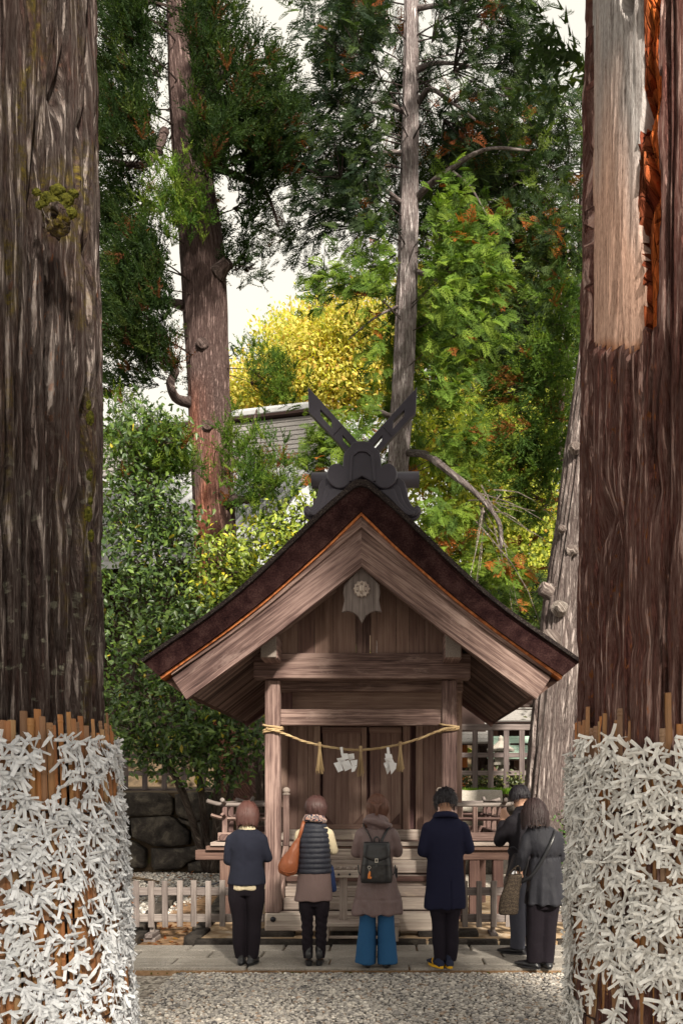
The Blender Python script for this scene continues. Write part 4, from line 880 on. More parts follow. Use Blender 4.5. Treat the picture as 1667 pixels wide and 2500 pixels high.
regs = [(1010, 560, 70, 90, 16.4, .7, 13), (870, 610, 110, 50, 16.6, .8, 22), (790, 660, 70, 40, 16.8, .8, 8), (1060, 700, 80, 80, 16.2, .8, 20), (990, 860, 60, 90, 16.0, .5, 18), (870, 790, 50, 70, 16.8, .7, 8), (1050, 480, 90, 70, 16.6, .7, 10), (1090, 600, 90, 60, 16.4, .7, 12), (790, 970, 60, 50, 16.5, .6, 9), (990, 1210, 60, 70, 15.9, .6, 13), (1110, 1330, 70, 60, 15.8, .6, 14), (1060, 1050, 60, 60, 16, .6, 8), (770, 1050, 40, 50, 16.4, .5, 7), (890, 980, 50, 50, 17, .5, 10)]
cc = clumps(regs, 0); V, F = limbs_vf(*far_off(zig(cc, tp), cc), .05, .014, .005); tag(ob('twigs', V, F, M['bark'], cyp, col=np.tile((.20, .165, .15), (len(V), 1)), grain=(1, 0, 0)), kind='stuff')
p = clear(around(cc, 13, .24, .18), tp)
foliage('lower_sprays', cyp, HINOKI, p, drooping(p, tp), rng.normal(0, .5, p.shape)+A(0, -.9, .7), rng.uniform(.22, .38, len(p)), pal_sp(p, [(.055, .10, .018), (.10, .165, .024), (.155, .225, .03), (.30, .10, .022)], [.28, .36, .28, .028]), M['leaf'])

# ---- dense trees filling the right side
def conifer(name, label, base, topv, regs, tm, cols, pr, per, size, Yt, r0=.22, sp=.32, mat='leaf', twig=(.12, .095, .085), down=True):
    t = thing(name, base, label, 'tree', None); tp = np.array([base, topv]); tp2 = np.array([base+(topv-base)*f for f in np.linspace(0, 1, 6)]); tp2[1:-1] += rng.normal(0, .06, (4, 3))
    trunk('trunk', t, tp2, np.linspace(r0, r0*.35, 6), BARK, 18, .25, .02)
    cc = clumps(regs, 0); V, F = limbs_vf(zig(cc, tp2), cc, .05, .02, .006, 4); tag(ob('twigs', V, F, M['bark'], t, col=np.tile(twig, (len(V), 1)), grain=(1, 0, 0)), kind='stuff')
    p = around(cc, per, sp, sp*.7); xd = drooping(p, tp2) if down else rng.normal(0, .6, p.shape)+A(0, -.2, .5)
    foliage('crown', t, tm, p, xd, rng.normal(0, .5, p.shape)+A(0, -.7, .7), rng.uniform(size[0], size[1], len(p)), pal_sp(p, cols, pr), M[mat]); return t
DG = [(.028, .050, .018), (.050, .080, .020), (.095, .135, .024), (.26, .085, .02)]
conifer('cypress_tree', 'dense dark cypress filling the gap beside the right-hand big trunk', Q(1330, 1790, 20.8), Q(1345, 300, 20.8), [(1200, 330, 130, 120, 20, 1.4, 60), (1150, 480, 190, 120, 20, 1.4, 66), (1190, 660, 150, 140, 20, 1.4, 72), (1250, 830, 90, 110, 20, 1.2, 30), (1290, 260, 50, 70, 19.5, .8, 14), (1290, 520, 60, 120, 19.5, .8, 28), (1100, 790, 100, 80, 20.5, 1, 18), (1200, 1380, 80, 50, 19.5, 1, 12), (1080, 420, 110, 80, 20.5, 1, 30), (1290, 1420, 60, 110, 19.5, .8, 24)], HINOKI_FAR, DG, [.42, .33, .16, .05], 11, (.28, .50), 20.5, .3, .42)
conifer('cedar_tree', 'young bright green cedar with hanging shoots beside the leaning trunk', Q(1300, 1790, 17.5), Q(1300, 800, 17.5), [(1250, 840, 70, 70, 16.6, .6, 18), (1200, 1010, 70, 70, 16.4, .6, 18), (1270, 960, 50, 80, 16.6, .5, 14), (1190, 1160, 60, 70, 16.4, .5, 12), (1250, 1110, 40, 60, 16.4, .5, 8), (1290, 720, 40, 80, 16.6, .5, 12), (1150, 900, 50, 60, 16.8, .5, 8)], SUGI, [(.05, .095, .02), (.09, .15, .025), (.14, .20, .03), (.20, .08, .02)], [.35, .4, .2, .06], 8, (.34, .5), 17.5, .12, .24, twig=(.2, .16, .13))
# ---- sunlit autumn trees behind
YG = [(.55, .45, .09), (.64, .56, .14), (.46, .45, .10), (.55, .33, .08), (.28, .32, .07)]
conifer('ginkgo_tree', 'yellow autumn tree glowing behind the hall roof', Q(740, 1790, 36), Q(730, 640, 36), [(760, 810, 130, 90, 34, 2.5, 120), (620, 870, 65, 50, 34, 2, 36), (840, 770, 80, 80, 34, 2, 50), (800, 900, 130, 50, 34, 2, 46), (560, 910, 40, 28, 34, 1.5, 16), (680, 760, 40, 40, 35, 1.5, 8)], [SMALLT], YG, [.3, .34, .2, .1, .06], 130, (.13, .24), 36, .4, .55, 'farleaf', (.2, .14, .1), False)
conifer('maple_tree', 'yellow-green maple lit by sun above the right roof slope', Q(1100, 1790, 30), Q(1090, 850, 30), [(1060, 1000, 120, 100, 28, 2, 70), (1150, 1120, 110, 120, 28, 2, 70), (1010, 1120, 70, 110, 28, 2, 36), (1180, 1280, 90, 110, 28, 1.5, 46), (1060, 1250, 90, 90, 28, 1.5, 36), (1180, 930, 80, 80, 29, 1.5, 30)], [SMALLT], [(.40, .42, .07), (.54, .52, .09), (.30, .35, .07), (.18, .22, .05), (.46, .26, .05)], [.3, .26, .24, .15, .05], 90, (.13, .24), 30, .3, .5, 'farleaf', (.2, .15, .1), False)
conifer('maple_tree', 'green shrubby tree filling the background right of centre', Q(1250, 1790, 33), Q(1250, 500, 33), [(1150, 700, 170, 180, 32, 2, 90), (1250, 1000, 100, 200, 32, 2, 60), (1000, 850, 100, 120, 33, 1.5, 50), (1250, 1350, 100, 150, 31, 1.5, 60), (1000, 700, 80, 100, 33, 1.5, 30)], [SMALLT], [(.09, .13, .03), (.14, .18, .04), (.24, .25, .05), (.30, .20, .04)], [.4, .3, .2, .1], 60, (.2, .36), 33, .3, .6, 'farleaf', (.12, .1, .08), False)
conifer('maple_tree', 'orange-tinged tree low beside the right-hand trunk', Q(1330, 1790, 29), Q(1330, 1300, 29), [(1320, 1500, 60, 110, 28, 1.5, 50), (1330, 1650, 50, 60, 28, 1, 20)], [SMALLT], [(.30, .22, .04), (.20, .20, .04), (.36, .16, .05), (.10, .12, .03)], [.3, .3, .2, .2], 60, (.16, .28), 29, .15, .45, 'farleaf', (.12, .1, .08), False)
conifer('maple_tree', 'leafy green tree almost hidden behind the left giant trunk', Q(110, 1790, 25), Q(110, 800, 25), [(100, 1250, 110, 330, 24, 2, 80), (110, 900, 80, 150, 24, 1.5, 30)], [SMALLT], [(.06, .10, .025), (.10, .14, .03), (.16, .19, .04), (.2, .16, .04)], [.4, .3, .2, .1], 60, (.2, .36), 25, .25, .5, 'farleaf', (.12, .1, .08), False)
# far wood on the hill: one mass
n = 26000; xx = rng.uniform(-45, 40, n); yy = rng.uniform(46, 80, n); cy = 2.5+np.abs(fbm(np.stack([xx*.25, yy*.25, 0*xx], 1), 2))*6; zz = 1.0+(yy-46)*.28+cy*rng.uniform(.15, 1, n)**.5
W, FF = scatter_vf(SMALLT[0], SMALLT[1], np.stack([xx, yy, zz], 1), rand_rot(n), rng.uniform(.5, 1.0, n))
tag(ob('distant_wood', W, FF, M['farleaf'], loc=(0, 55, 0), col=np.repeat(palette(n, [(.05, .075, .02), (.09, .11, .03), (.22, .18, .04), (.28, .20, .04)], [.4, .3, .2, .1]), 4, 0)), 'distant mixed woodland on the hillside', 'wood', kind='stuff')

# ---- leaning grey trunk on the right
lean = thing('leaning_cypress', Q(1215, 2120, 14.5), 'stout leaning grey trunk with sawn branch stubs right of the shrine', 'tree')
tp = np.array([Q(1212, 2130, 14.5), Q(1232, 1960, 14.5), Q(1246, 1860, 14.5), Q(1268, 1640, 14.5), Q(1291, 1400, 14.5), Q(1318, 1200, 14.5), Q(1342, 1000, 14.5), Q(1368, 800, 14.5), Q(1400, 500, 14.5), Q(1430, 150, 14.5)])
trunk('trunk', lean, tp, [.55, .37, .31, .295, .285, .26, .24, .22, .2, .18], (.33, .28, .265), 96, .06, .08, 26)
stub('branch_stub', lean, Q(1284, 1398, 14.15), (.12, -1, .05), .10, .16, (.58, .52, .47)); stub('branch_stub', lean, Q(1262, 1360, 14.4), (-.8, -.3, .25), .12, .2); stub('branch_stub', lean, Q(1312, 1265, 14.2), (.5, -.8, 0), .08, .12); stub('branch_stub', lean, Q(1318, 1030, 14.2), (.1, -1, .1), .08, .1); stub('branch_stub', lean, Q(1290, 1215, 14.2), (-.2, -1, 0), .05, .06); stub('burl', lean, Q(1262, 1470, 14.15), (-.3, -1, -.2), .13, .1)

# ---- camellia beside the left trunk and the sunlit one behind the roof
def broadleaf(name, label, base, regs, per, cols, pr, size, sp, stems):
    t = thing(name, base, label, 'tree'); cc = clumps(regs, 0)
    for s in stems: limb('stem', t, s, .09, .03, (.17, .14, .12), 8)
    sp_ = np.concatenate([smooth_line(s, 12) for s in stems]); idx = np.argmin(((cc[:, None]-sp_[None])**2).sum(2), 1)
    V, F = limbs_vf(sp_[idx], cc, .05, .012, .004, 4); tag(ob('twigs', V, F, M['bark'], t, col=np.tile((.15, .12, .09), (len(V), 1)), grain=(1, 0, 0)), kind='stuff')
    p = around(cc, per, sp, sp*.8); xd = rng.normal(0, .7, p.shape)+A(0, -.35, -.25)
    foliage('crown', t, [LEAFT], p, xd, rng.normal(0, .55, p.shape)+A(.1, -.75, .8), rng.uniform(size[0], size[1], len(p)), palette(len(p), cols, pr, .3), M['glossleaf']); return t
CAM = [(.034, .066, .018), (.060, .105, .022), (.105, .165, .030), (.42, .34, .03)]
broadleaf('camellia_tree', 'large glossy dark green camellia over the boulder wall', Q(470, 2000, 16.2), [(330, 1000, 90, 70, 15, .7, 46), (300, 1180, 90, 120, 15, .8, 90), (380, 1230, 80, 110, 15.2, .8, 80), (320, 1400, 90, 110, 15, .8, 90), (420, 1440, 90, 90, 15, .7, 66), (340, 1560, 100, 90, 14.9, .8, 80), (460, 1620, 100, 80, 14.8, .7, 76), (380, 1700, 130, 65, 14.8, .7, 80), (540, 1670, 60, 60, 14.8, .6, 34), (490, 1760, 60, 50, 14.8, .5, 24), (270, 1650, 60, 70, 15, .7, 34), (580, 1730, 30, 50, 15, .5, 8)], 15, CAM, [.36, .36, .25, .010], (.085, .15), .20,
          [[Q(480, 2000, 16), Q(460, 1800, 15.8), Q(420, 1600, 15.6), Q(380, 1400, 15.4), Q(340, 1100, 15.3)], [Q(490, 2000, 16), Q(500, 1800, 15.6), Q(480, 1650, 15.2), Q(430, 1450, 15.2)], [Q(475, 2000, 16), Q(420, 1820, 15.5), Q(330, 1650, 15.2), Q(300, 1450, 15.2)], [Q(490, 2000, 16), Q(530, 1820, 15.4), Q(550, 1700, 15.1)]])
broadleaf('camellia_tree', 'sunlit yellow-green evergreen rising behind the left roof slope', Q(600, 1900, 16.3), [(520, 1320, 75, 90, 15.4, .7, 76), (600, 1280, 85, 90, 15.4, .7, 86), (665, 1220, 55, 65, 15.5, .6, 44), (480, 1400, 45, 50, 15.2, .5, 20), (560, 1400, 90, 80, 15.6, .6, 50), (690, 1180, 30, 50, 15.5, .5, 12)], 15, [(.11, .16, .025), (.20, .26, .034), (.30, .34, .04), (.55, .45, .03)], [.32, .38, .24, .05], (.085, .15), .20,
          [[Q(600, 1900, 16.3), Q(590, 1600, 16), Q(570, 1400, 15.7), Q(540, 1320, 15.6)], [Q(605, 1900, 16.3), Q(630, 1500, 16), Q(650, 1280, 15.7)]])
# right-hand undergrowth near the leaning trunk, hedge and grass on the terrace edge
broadleaf('shrub', 'small bright green shrub at the foot of the leaning trunk', Q(1305, 2090, 12.5), [(1300, 1920, 25, 60, 12.4, .3, 22), (1315, 2000, 25, 40, 12.3, .3, 10), (1290, 1970, 20, 40, 12.4, .3, 8)], 14, [(.04, .09, .02), (.08, .16, .03), (.12, .2, .03)], [.4, .4, .2], (.05, .09), .12, [[Q(1305, 2090, 12.5), Q(1305, 1990, 12.4), Q(1300, 1900, 12.4)]])
broadleaf('clipped_hedge', 'low clipped hedge behind the terrace fence', A(3.2, 18.0, TZ), [(1105, 1800, 70, 14, 17.9, .3, 60), (1200, 1795, 40, 20, 17.9, .3, 30), (1190, 1790, 20, 25, 17.2, .1, 8)], 14, [(.07, .09, .03), (.12, .13, .04), (.2, .2, .06)], [.4, .4, .2], (.06, .1), .12, [[A(3.0, 18, TZ), A(3.0, 18, TZ+.3), A(3.2, 18, TZ+.4)]])
blades('terrace_grass', .4, 6.5, 16.75, 17.4, TZ-.02, 9000, .13, [(.13, .24, .02), (.18, .30, .025), (.09, .17, .02)], 'bright green grass strip on top of the stone wall')
# mossy boulders on the right behind the picket fence
for i, (x0, x1, y0, zt) in enumerate(((2.2, 2.9, 10.0, .12), (2.9, 3.7, 10.4, .22), (3.0, 3.8, 12.6, 1.3), (2.5, 3.1, 12.9, .5))):
    V, F = rough_block((x0, y0, -.1), (x1, y0+.6, zt), i+200, .06, 4, .4); tag(ob('boulder', V, F, M['stone'], smooth=True), ['low mossy boulder behind the right fence near the pavement', 'flat dark boulder further right behind the fence', 'tall dark rock beside the foot of the leaning trunk', 'small dark rock under the leaning trunk'][i], 'rock')
# fallen leaves and a bare root on the left bed
n = 420; pos = np.stack([rng.uniform(-7, -2.1, n), rng.uniform(9.3, 16.6, n), np.full(n, GZ+.03)], 1); pos[:120, 0] = rng.uniform(-3.1, -2.1, 120); pos[:120, 1] = rng.uniform(8.85, 10.5, 120)
xd = rng.normal(0, 1, (n, 3))*A(1, 1, .15); W, FF = scatter_vf(LEAFT[0], LEAFT[1], pos, axes_rot(xd, rng.normal(0, .25, (n, 3))+A(0, 0, 1)), rng.uniform(.05, .09, n))
tag(ob('fallen_leaves', W, FF, M['farleaf'], col=np.repeat(palette(n, [(.32, .10, .03), (.22, .08, .03), (.35, .18, .05)], [.5, .3, .2]), 8, 0), loc=(-4, 12, 0)), 'brown and orange fallen leaves on the left gravel bed', 'leaves', kind='stuff')
V, F = tube_vf(smooth_line([(-6.2, 15.9, .02), (-5.2, 15.6, .03), (-4.6, 15.2, .02), (-4.1, 14.8, .0)], 14), np.linspace(.05, .02, 14), 6); tag(ob('fallen_branch', V, F, M['bark'], smooth=True, grain=(1, 0, 0), col=np.tile((.35, .26, .17), (len(V), 1))), 'thin pale fallen branch lying below the boulder wall', 'branch')
V, F = tube_vf(smooth_line([(-5.0, 10.6, .52), (-3.7, 10.4, .30), (-2.6, 10.3, .38), (-1.9, 10.2, .56)], 16), np.full(16, .011), 5); tag(ob('black_cable', V, F, M['iron'], smooth=True), 'black cable sagging above the gravel behind the left fence', 'cable')
# ------------------------------------------------------------------ the two big foreground cedars with bamboo wraps and tied fortunes
def set_uv(o, uv):
    me = o.data; l = me.uv_layers.new(name='UVMap'); lv = np.zeros(len(me.loops), np.int32); me.loops.foreach_get('vertex_index', lv); l.data.foreach_set('uv', uv[lv].astype(np.float32).ravel())
def bark_mat(nm, stops):
    g = G(nm); uv = g.n('TexCoord').outputs['UV']
    f1 = g.noise(g.n('Mapping', Vector=uv, Scale=(.9, 21, 1)).outputs[0], 2.2, 7, .68, .4); f2 = g.noise(g.n('Mapping', Vector=uv, Scale=(7, 70, 1)).outputs[0], 2.0, 5, .7); f3 = g.noise(g.n('Mapping', Vector=uv, Scale=(1, 1, 1)).outputs[0], 1.6, 4)
    f = g.math('ADD', g.math('MULTIPLY', f1, .72), g.math('MULTIPLY', f2, .30)); crk = g.ramp(g.math('ABSOLUTE', g.math('SUBTRACT', f1, .5)), [(0, (0, 0, 0)), (.07, (1, 1, 1))]); at = g.n('Attribute', {'attribute_name': 'tint'})
    c = g.ramp(f, stops)
    c = g.mix(g.math('MULTIPLY', g.ramp(f3, [(.45, (0, 0, 0)), (.68, (1, 1, 1))]), .4), c, (.10, .050, .040))
    spk = g.noise(g.n('Mapping', Vector=uv, Scale=(3, 12, 1)).outputs[0], 5, 3); ora = g.math('MULTIPLY', g.ramp(spk, [(.64, (0, 0, 0)), (.70, (1, 1, 1))]), at.outputs['Color'])
    sep = g.n('SeparateColor', Color=at.outputs['Color'])
    c = g.mix(g.math('MULTIPLY', g.ramp(spk, [(.60, (0, 0, 0)), (.68, (1, 1, 1))]), sep.outputs[1]), c, (.36, .13, .045))
    mo = g.noise(uv, 38, 4); moc = g.ramp(mo, [(.3, (.07, .055, .008)), (.55, (.19, .145, .018)), (.75, (.30, .21, .03))])
    mm = g.math('MULTIPLY', sep.outputs[0], g.ramp(g.noise(uv, 13, 6, .75), [(.46, (0, 0, 0)), (.60, (1, 1, 1))])); c = g.mix(mm, c, moc)
    li = g.math('MULTIPLY', sep.outputs[2], g.ramp(g.noise(uv, 16, 4), [(.60, (0, 0, 0)), (.66, (1, 1, 1))])); c = g.mix(li, c, (.46, .46, .36))
    return g.pbr(c, .93, g.bump(g.math('ADD', g.math('ADD', f, g.math('MULTIPLY', crk, .7)), g.math('MULTIPLY', mo, .12)), 1.0, .05), .08)
M['cedarbark'] = bark_mat('cedar_bark', [(.395, (.020, .013, .013)), (.48, (.085, .060, .055)), (.565, (.21, .17, .158)), (.68, (.46, .41, .385))])
M['warmbark'] = bark_mat('red_cedar_bark', [(.385, (.042, .015, .014)), (.47, (.19, .082, .070)), (.56, (.36, .215, .19)), (.67, (.56, .43, .39))])
g = G('bare_heartwood'); uv = g.n('TexCoord').outputs['UV']; at = g.n('Attribute', {'attribute_name': 'tint'}).outputs[0]
f1 = g.noise(g.n('Mapping', Vector=uv, Scale=(1.2, 22, 1)).outputs[0], 2.2, 7, .7, .6); f2 = g.noise(g.n('Mapping', Vector=uv, Scale=(9, 30, 1)).outputs[0], 3, 5, .7)
f = g.math('ADD', g.math('MULTIPLY', f1, .6), g.math('MULTIPLY', f2, .4)); c = g.mix(1.0, g.ramp(f, [(.36, (.22, .18, .17)), (.47, (.72, .69, .68)), (.60, (1.12, 1.12, 1.12))]), at, 'MULTIPLY')
M['heart'] = g.pbr(c, .85, g.bump(f, 1.0, .02), .1)
g = G('rotten_heartwood'); uv = g.n('TexCoord').outputs['UV']; at = g.n('Attribute', {'attribute_name': 'tint'}).outputs[0]
vo = g.n('TexVoronoi', {'feature': 'DISTANCE_TO_EDGE'}, Vector=g.n('Mapping', Vector=uv, Scale=(9, 42, 1)).outputs[0], Scale=1.0); nn = g.noise(g.n('Mapping', Vector=uv, Scale=(4, 40, 1)).outputs[0], 2, 6, .7)
vc = g.n('TexVoronoi', Vector=g.n('Mapping', Vector=uv, Scale=(9, 42, 1)).outputs[0], Scale=1.0)
c = g.mix(1.0, at, g.ramp(nn, [(.35, (.35, .28, .26)), (.5, (.9, .85, .82)), (.65, (1.25, 1.2, 1.15))]), 'MULTIPLY'); c = g.mix(.18, c, g.mix(1.0, c, vc.outputs['Color'], 'MULTIPLY'))
M['rot'] = g.pbr(c, .9, g.bump(g.math('ADD', g.ramp(vo.outputs[0], [(0, (0, 0, 0)), (.12, (1, 1, 1))]), nn), 1.0, .06), .1)

def big_cedar(name, label, xc, yc, rb, seed, region=None, tint=None, lean=(0, 0), bark='cedarbark'):
    t = thing(name, (xc, yc, GZ), label, 'tree')
    fa = -math.atan2(yc, xc)+math.pi if False else math.atan2(-yc, -xc)          # direction to the camera
    th = np.r_[np.linspace(fa-1.8, fa+1.8, 290), np.linspace(fa+1.8, fa+2*math.pi-1.8, 40)[1:]]; zz = np.r_[np.arange(GZ-.05, 1.6, .12), np.arange(1.6, 6.2, .031), np.linspace(6.35, 13, 30)]
    m, n = len(zz), len(th); T, Z = np.meshgrid(th, zz); R = rb+.10*np.exp(-(Z-GZ)/.5)-.012*(Z-2)*(Z > 2)+.0*Z
    fl = fbm(np.stack([np.cos(T).ravel()*1.6, np.sin(T).ravel()*1.6, Z.ravel()*.22], 1), 2, seed)-.5; R = R+fl.reshape(R.shape)*.07
    s = (T-fa)*rb; q = np.stack([s.ravel(), Z.ravel(), 0*s.ravel()+seed], 1)
    wr = (fbm(q*A(3, 1.2, 1), 2, seed+3)-.5)*.045
    r1 = np.abs(2*vnoise(np.stack([(s.ravel()+wr)*10, Z.ravel()*.5, 0*s.ravel()+seed], 1), 1)-1); r2 = np.abs(2*vnoise(np.stack([(s.ravel()+wr)*27, Z.ravel()*1.5, 0*s.ravel()+seed], 1), 2)-1); r3 = fbm(np.stack([s.ravel()*60, Z.ravel()*9, 0*s.ravel()], 1), 2, 4)
    pl = np.floor(vnoise(np.stack([(s.ravel()+wr)*24, Z.ravel()*.8, 0*s.ravel()+seed+4], 1), 7)*5)/5
    D = (.016-.060*np.clip(1-r1*5.0, 0, 1)-.034*np.clip(1-r2*3.2, 0, 1)+r3*.014+pl*.030).reshape(R.shape)-.022
    X0 = xc+lean[0]*(Z-2); U = None
    Rp = R; px = X0+Rp*np.cos(T); py = yc+Rp*np.sin(T); uu = 943+2000*px/np.maximum(py, .1); vv = 1930-2000*(Z-CAM_Z)/np.maximum(py, .1)
    facing = np.cos(T-fa) > 0
    reg = np.zeros(R.shape, int)
    if region is not None: reg, D = region(uu, vv, facing, D, Z, s)
    R = R+D
    V = np.stack([(X0+R*np.cos(T)).ravel(), (yc+R*np.sin(T)).ravel(), Z.ravel()], 1); uv = np.stack([Z.ravel(), s.ravel()], 1)
    i, j = np.meshgrid(np.arange(m-1), np.arange(n), indexing='ij'); j2 = (j+1) % n; F = np.stack([i*n+j, i*n+j2, (i+1)*n+j2, (i+1)*n+j], -1).reshape(-1, 4)
    rf = reg.ravel()[F].min(1); tc = tint(uu, vv, facing, s, Z) if tint else np.zeros((m*n, 3))
    for k, nm, mt in ((0, 'bark', bark), (1, 'bare_heartwood', 'heart'), (2, 'rotten_wood', 'rot')):
        ff = F[rf == k]
        if not len(ff): continue
        ids, inv = np.unique(ff, return_inverse=True); col = tc[ids]
        if k: col = region.color(uu.ravel()[ids], vv.ravel()[ids], k, V[ids])
        o = ob(nm, V[ids], inv.reshape(ff.shape), M[mt], t, smooth=True, col=col); set_uv(o, uv[ids])
    # limbs and crown, above the picture
    hc = []
    for k in range(9):
        a = rng.uniform(0, 6.28); z0 = rng.uniform(7.8, 11); L = rng.uniform(2.0, 3.6); d = A(math.cos(a), math.sin(a), .15)
        p0 = A(xc, yc, z0); limb('branch', t, [p0, p0+d*L*.5+A(0, 0, .1), p0+d*L+A(0, 0, -.1)], .10, .03, (.13, .09, .09)); hc += [p0+d*L*f+rng.normal(0, .25, 3) for f in (.35, .5, .65, .8, .95, 1.05)]
    hc = np.array(hc); p = around(hc, 7, .32, .25); foliage('crown', t, SUGI, p, rng.normal(0, .6, p.shape)+A(0, 0, .2), rng.normal(0, .4, p.shape)+A(0, 0, 1), rng.uniform(.55, .9, len(p)), palette(len(p), DG, [.5, .3, .15, .05]), M['leaf'])
    return t
def bl(u, v, cu, cv, ru, rv): return np.clip(1.15-np.sqrt(((u-cu)/ru)**2+((v-cv)/rv)**2), 0, 1)*1.6
def tint_left(u, v, fc, s, z):
    u = u/K; v = v/K; n = fbm(np.stack([s.ravel()*7, z.ravel()*1.3, 0*z.ravel()], 1), 3, 21).reshape(u.shape)
    strip = np.exp(-((u-(72-v*.075+12*np.sin(v*.018)))/9)**2)*((v < 720))+np.exp(-((u-(205-v*.005+5*np.sin(v*.03)))/9)**2)*(v > 850)*(v < 1700)*.8+np.exp(-((u-(185+6*np.sin(v*.02)))/16)**2)*(v > 330)*(v < 760)*.9+np.exp(-((u-20)/9)**2)*(v > 850)*(v < 1250)*.5
    m = np.clip(strip+bl(u, v, 140, 440, 65, 75)+bl(u, v, 150, 520, 50, 40)+np.clip((n-.62)*5, 0, 1)*.35, 0, 1)*fc*.85
    o = np.clip((fbm(np.stack([s.ravel()*3, z.ravel()*1.5, 0*z.ravel()+9], 1), 2, 8).reshape(u.shape)-.5)*2, 0, .35); l = np.clip((v-900)/500, 0, 1)*.6
    return np.stack([m.ravel(), o.ravel(), l.ravel()], 1)
left_cedar = big_cedar('giant_cedar', 'huge mossy dark-barked cedar trunk at the left edge', -2.12, 4.2, .625, 11, None, tint_left)
# moss-covered burl with a hole
bp = Q(128, 505, 3.66); V, F = ico_vf(4); d = (fbm(V*2.6+3, 3, 5)-.5); W = V*A(.058, .055, .068)*(1+d*.9)[:, None]; hd = V@(A(.05, -1, .1)/1.0); W += -A(.02, -1, .1)*np.clip(hd-.9, 0, 1)[:, None]*-.0; W[:, 1] += np.clip(hd-.86, 0, 1)*.55
o = ob('mossy_burl', W+bp, F, M['cedarbark'], left_cedar, smooth=True, col=np.tile((1.0, .3, 0), (len(W), 1)), grain=(0, 0, 1))
for dx, dy, r in ((-22, -52, .026), (4, -66, .032), (24, -46, .030), (-6, -40, .030), (34, -16, .026), (14, -28, .026), (-34, -34, .022), (40, -60, .022), (-44, -64, .018)):
    W = V*r*A(1.1, .7, .9)*(1+d*.8)[:, None]; ob('moss_cushion', W+Q(128+dx, 505+dy, 3.66), F, M['moss'], left_cedar, smooth=True)
for k, (x, y) in enumerate(((204, 930), (207, 960), (206, 1090), (208, 1150), (203, 1180), (209, 1230))):
    W = V*rng.uniform(.010, .018)*A(1, .8, 1.9)*(1+d*.9)[:, None]; ob('moss_cushion', W+Q(x, y, 3.82), F, M['moss'], left_cedar, smooth=True)

class Region:
    EX_R = ([0, 268, 383, 478, 574, 708, 857, 900], [1562, 1567, 1549, 1545, 1556, 1569, 1563, 1563])
    CR = ([0, 100, 230, 330, 430, 560, 690, 800], [1606, 1595, 1580, 1572, 1592, 1562, 1576, 1578])
    def __call__(s, u, v, fc, D, Z, sv):
        jag = (fbm(np.stack([sv.ravel()*30, Z.ravel()*2.5, 0*Z.ravel()], 1), 3, 31).reshape(u.shape)-.5); jb = (fbm(np.stack([sv.ravel()*45, Z.ravel()*.2, 0*Z.ravel()], 1), 2, 41).reshape(u.shape)-.5)
        er = np.interp(v, *s.EX_R)+jag*14; el = 1431+jag*8; eb = 852+jb*34
        ex = fc & (u > el) & (u < er) & (v < eb) & (Z > 2)
        rr = 1612-.003*v+jag*12; ro = fc & (u >= er) & (u < rr) & (v < 812+jb*30) & (Z > 2)
        reg = np.where(ex, 1, np.where(ro, 2, 0))
        gr = (fbm(np.stack([sv.ravel()*55, Z.ravel()*5, 0*Z.ravel()+5], 1), 3, 51).reshape(u.shape)-.5)
        blk = np.floor(vnoise(np.stack([sv.ravel()*38, Z.ravel()*7, 0*Z.ravel()], 1), 61).reshape(u.shape)*4)/4
        edge = np.clip((u-el)/26, 0, 1); De = -.016+gr*.012-.022*(1-edge)**2
        crk = np.exp(-((u-np.interp(v, *s.CR)-jag*16)/(4+7*np.exp(-((v-260)/70)**2)+8*np.exp(-((v-480)/60)**2)))**2); Dr = -.030+blk*.05+gr*.06-.20*crk
        kn = ((u-1531)/17)**2+((v-5)/32)**2; De = De-np.where(kn < 1, .18*(1-kn)**.5, 0)+.018*np.exp(-(np.sqrt(kn)-1.15)**2*9)
        D2 = np.where(reg == 1, De, np.where(reg == 2, Dr, D)); return reg, D2
    def color(s, u, v, k, V):
        n = fbm(V*A(6, 6, 1.2), 3, 71); n2 = fbm(V*A(14, 14, 4), 3, 72)
        if k == 2:
            f = np.clip((u-1566)/28+(n-.5)*1.5, 0, 1)[:, None]; return (np.array([.30, .085, .04])*(1-f)+np.array([.80, .20, .045])*f)*np.clip(.5+1.6*(n2-.15)[:, None], .5, 1.25)
        w = np.clip((v-200)/330+(n-.5)*1.6+np.clip((1500-u)/120, -.4, .5), 0, 1)[:, None]; ed = np.clip((v-825)/30+(n2-.5)*2, 0, 1)[:, None]
        c = np.array([.40, .375, .37])*(1-w)+np.array([.64, .42, .33])*w; return c*(1-ed)+np.array([.40, .17, .08])*ed
def tint_right(u, v, fc, s, z):
    n = fbm(np.stack([s.ravel()*20, z.ravel()*.5, 0*z.ravel()], 1), 3, 81).reshape(u.shape); o = np.clip((n-.30)*5, 0, 1)*np.clip((v-800)/120, .25, 1)*np.where(u < 1600, 1, .35)
    return np.stack([np.zeros(u.size), o.ravel(), np.full(u.size, .0)], 1)
right_cedar = big_cedar('giant_cedar', 'huge cedar trunk at the right edge with stripped bare wood and orange rot', 1.62, 4.2, .612, 12, Region(), tint_right, bark='warmbark')

rng = np.random.default_rng(77); random.seed(77)
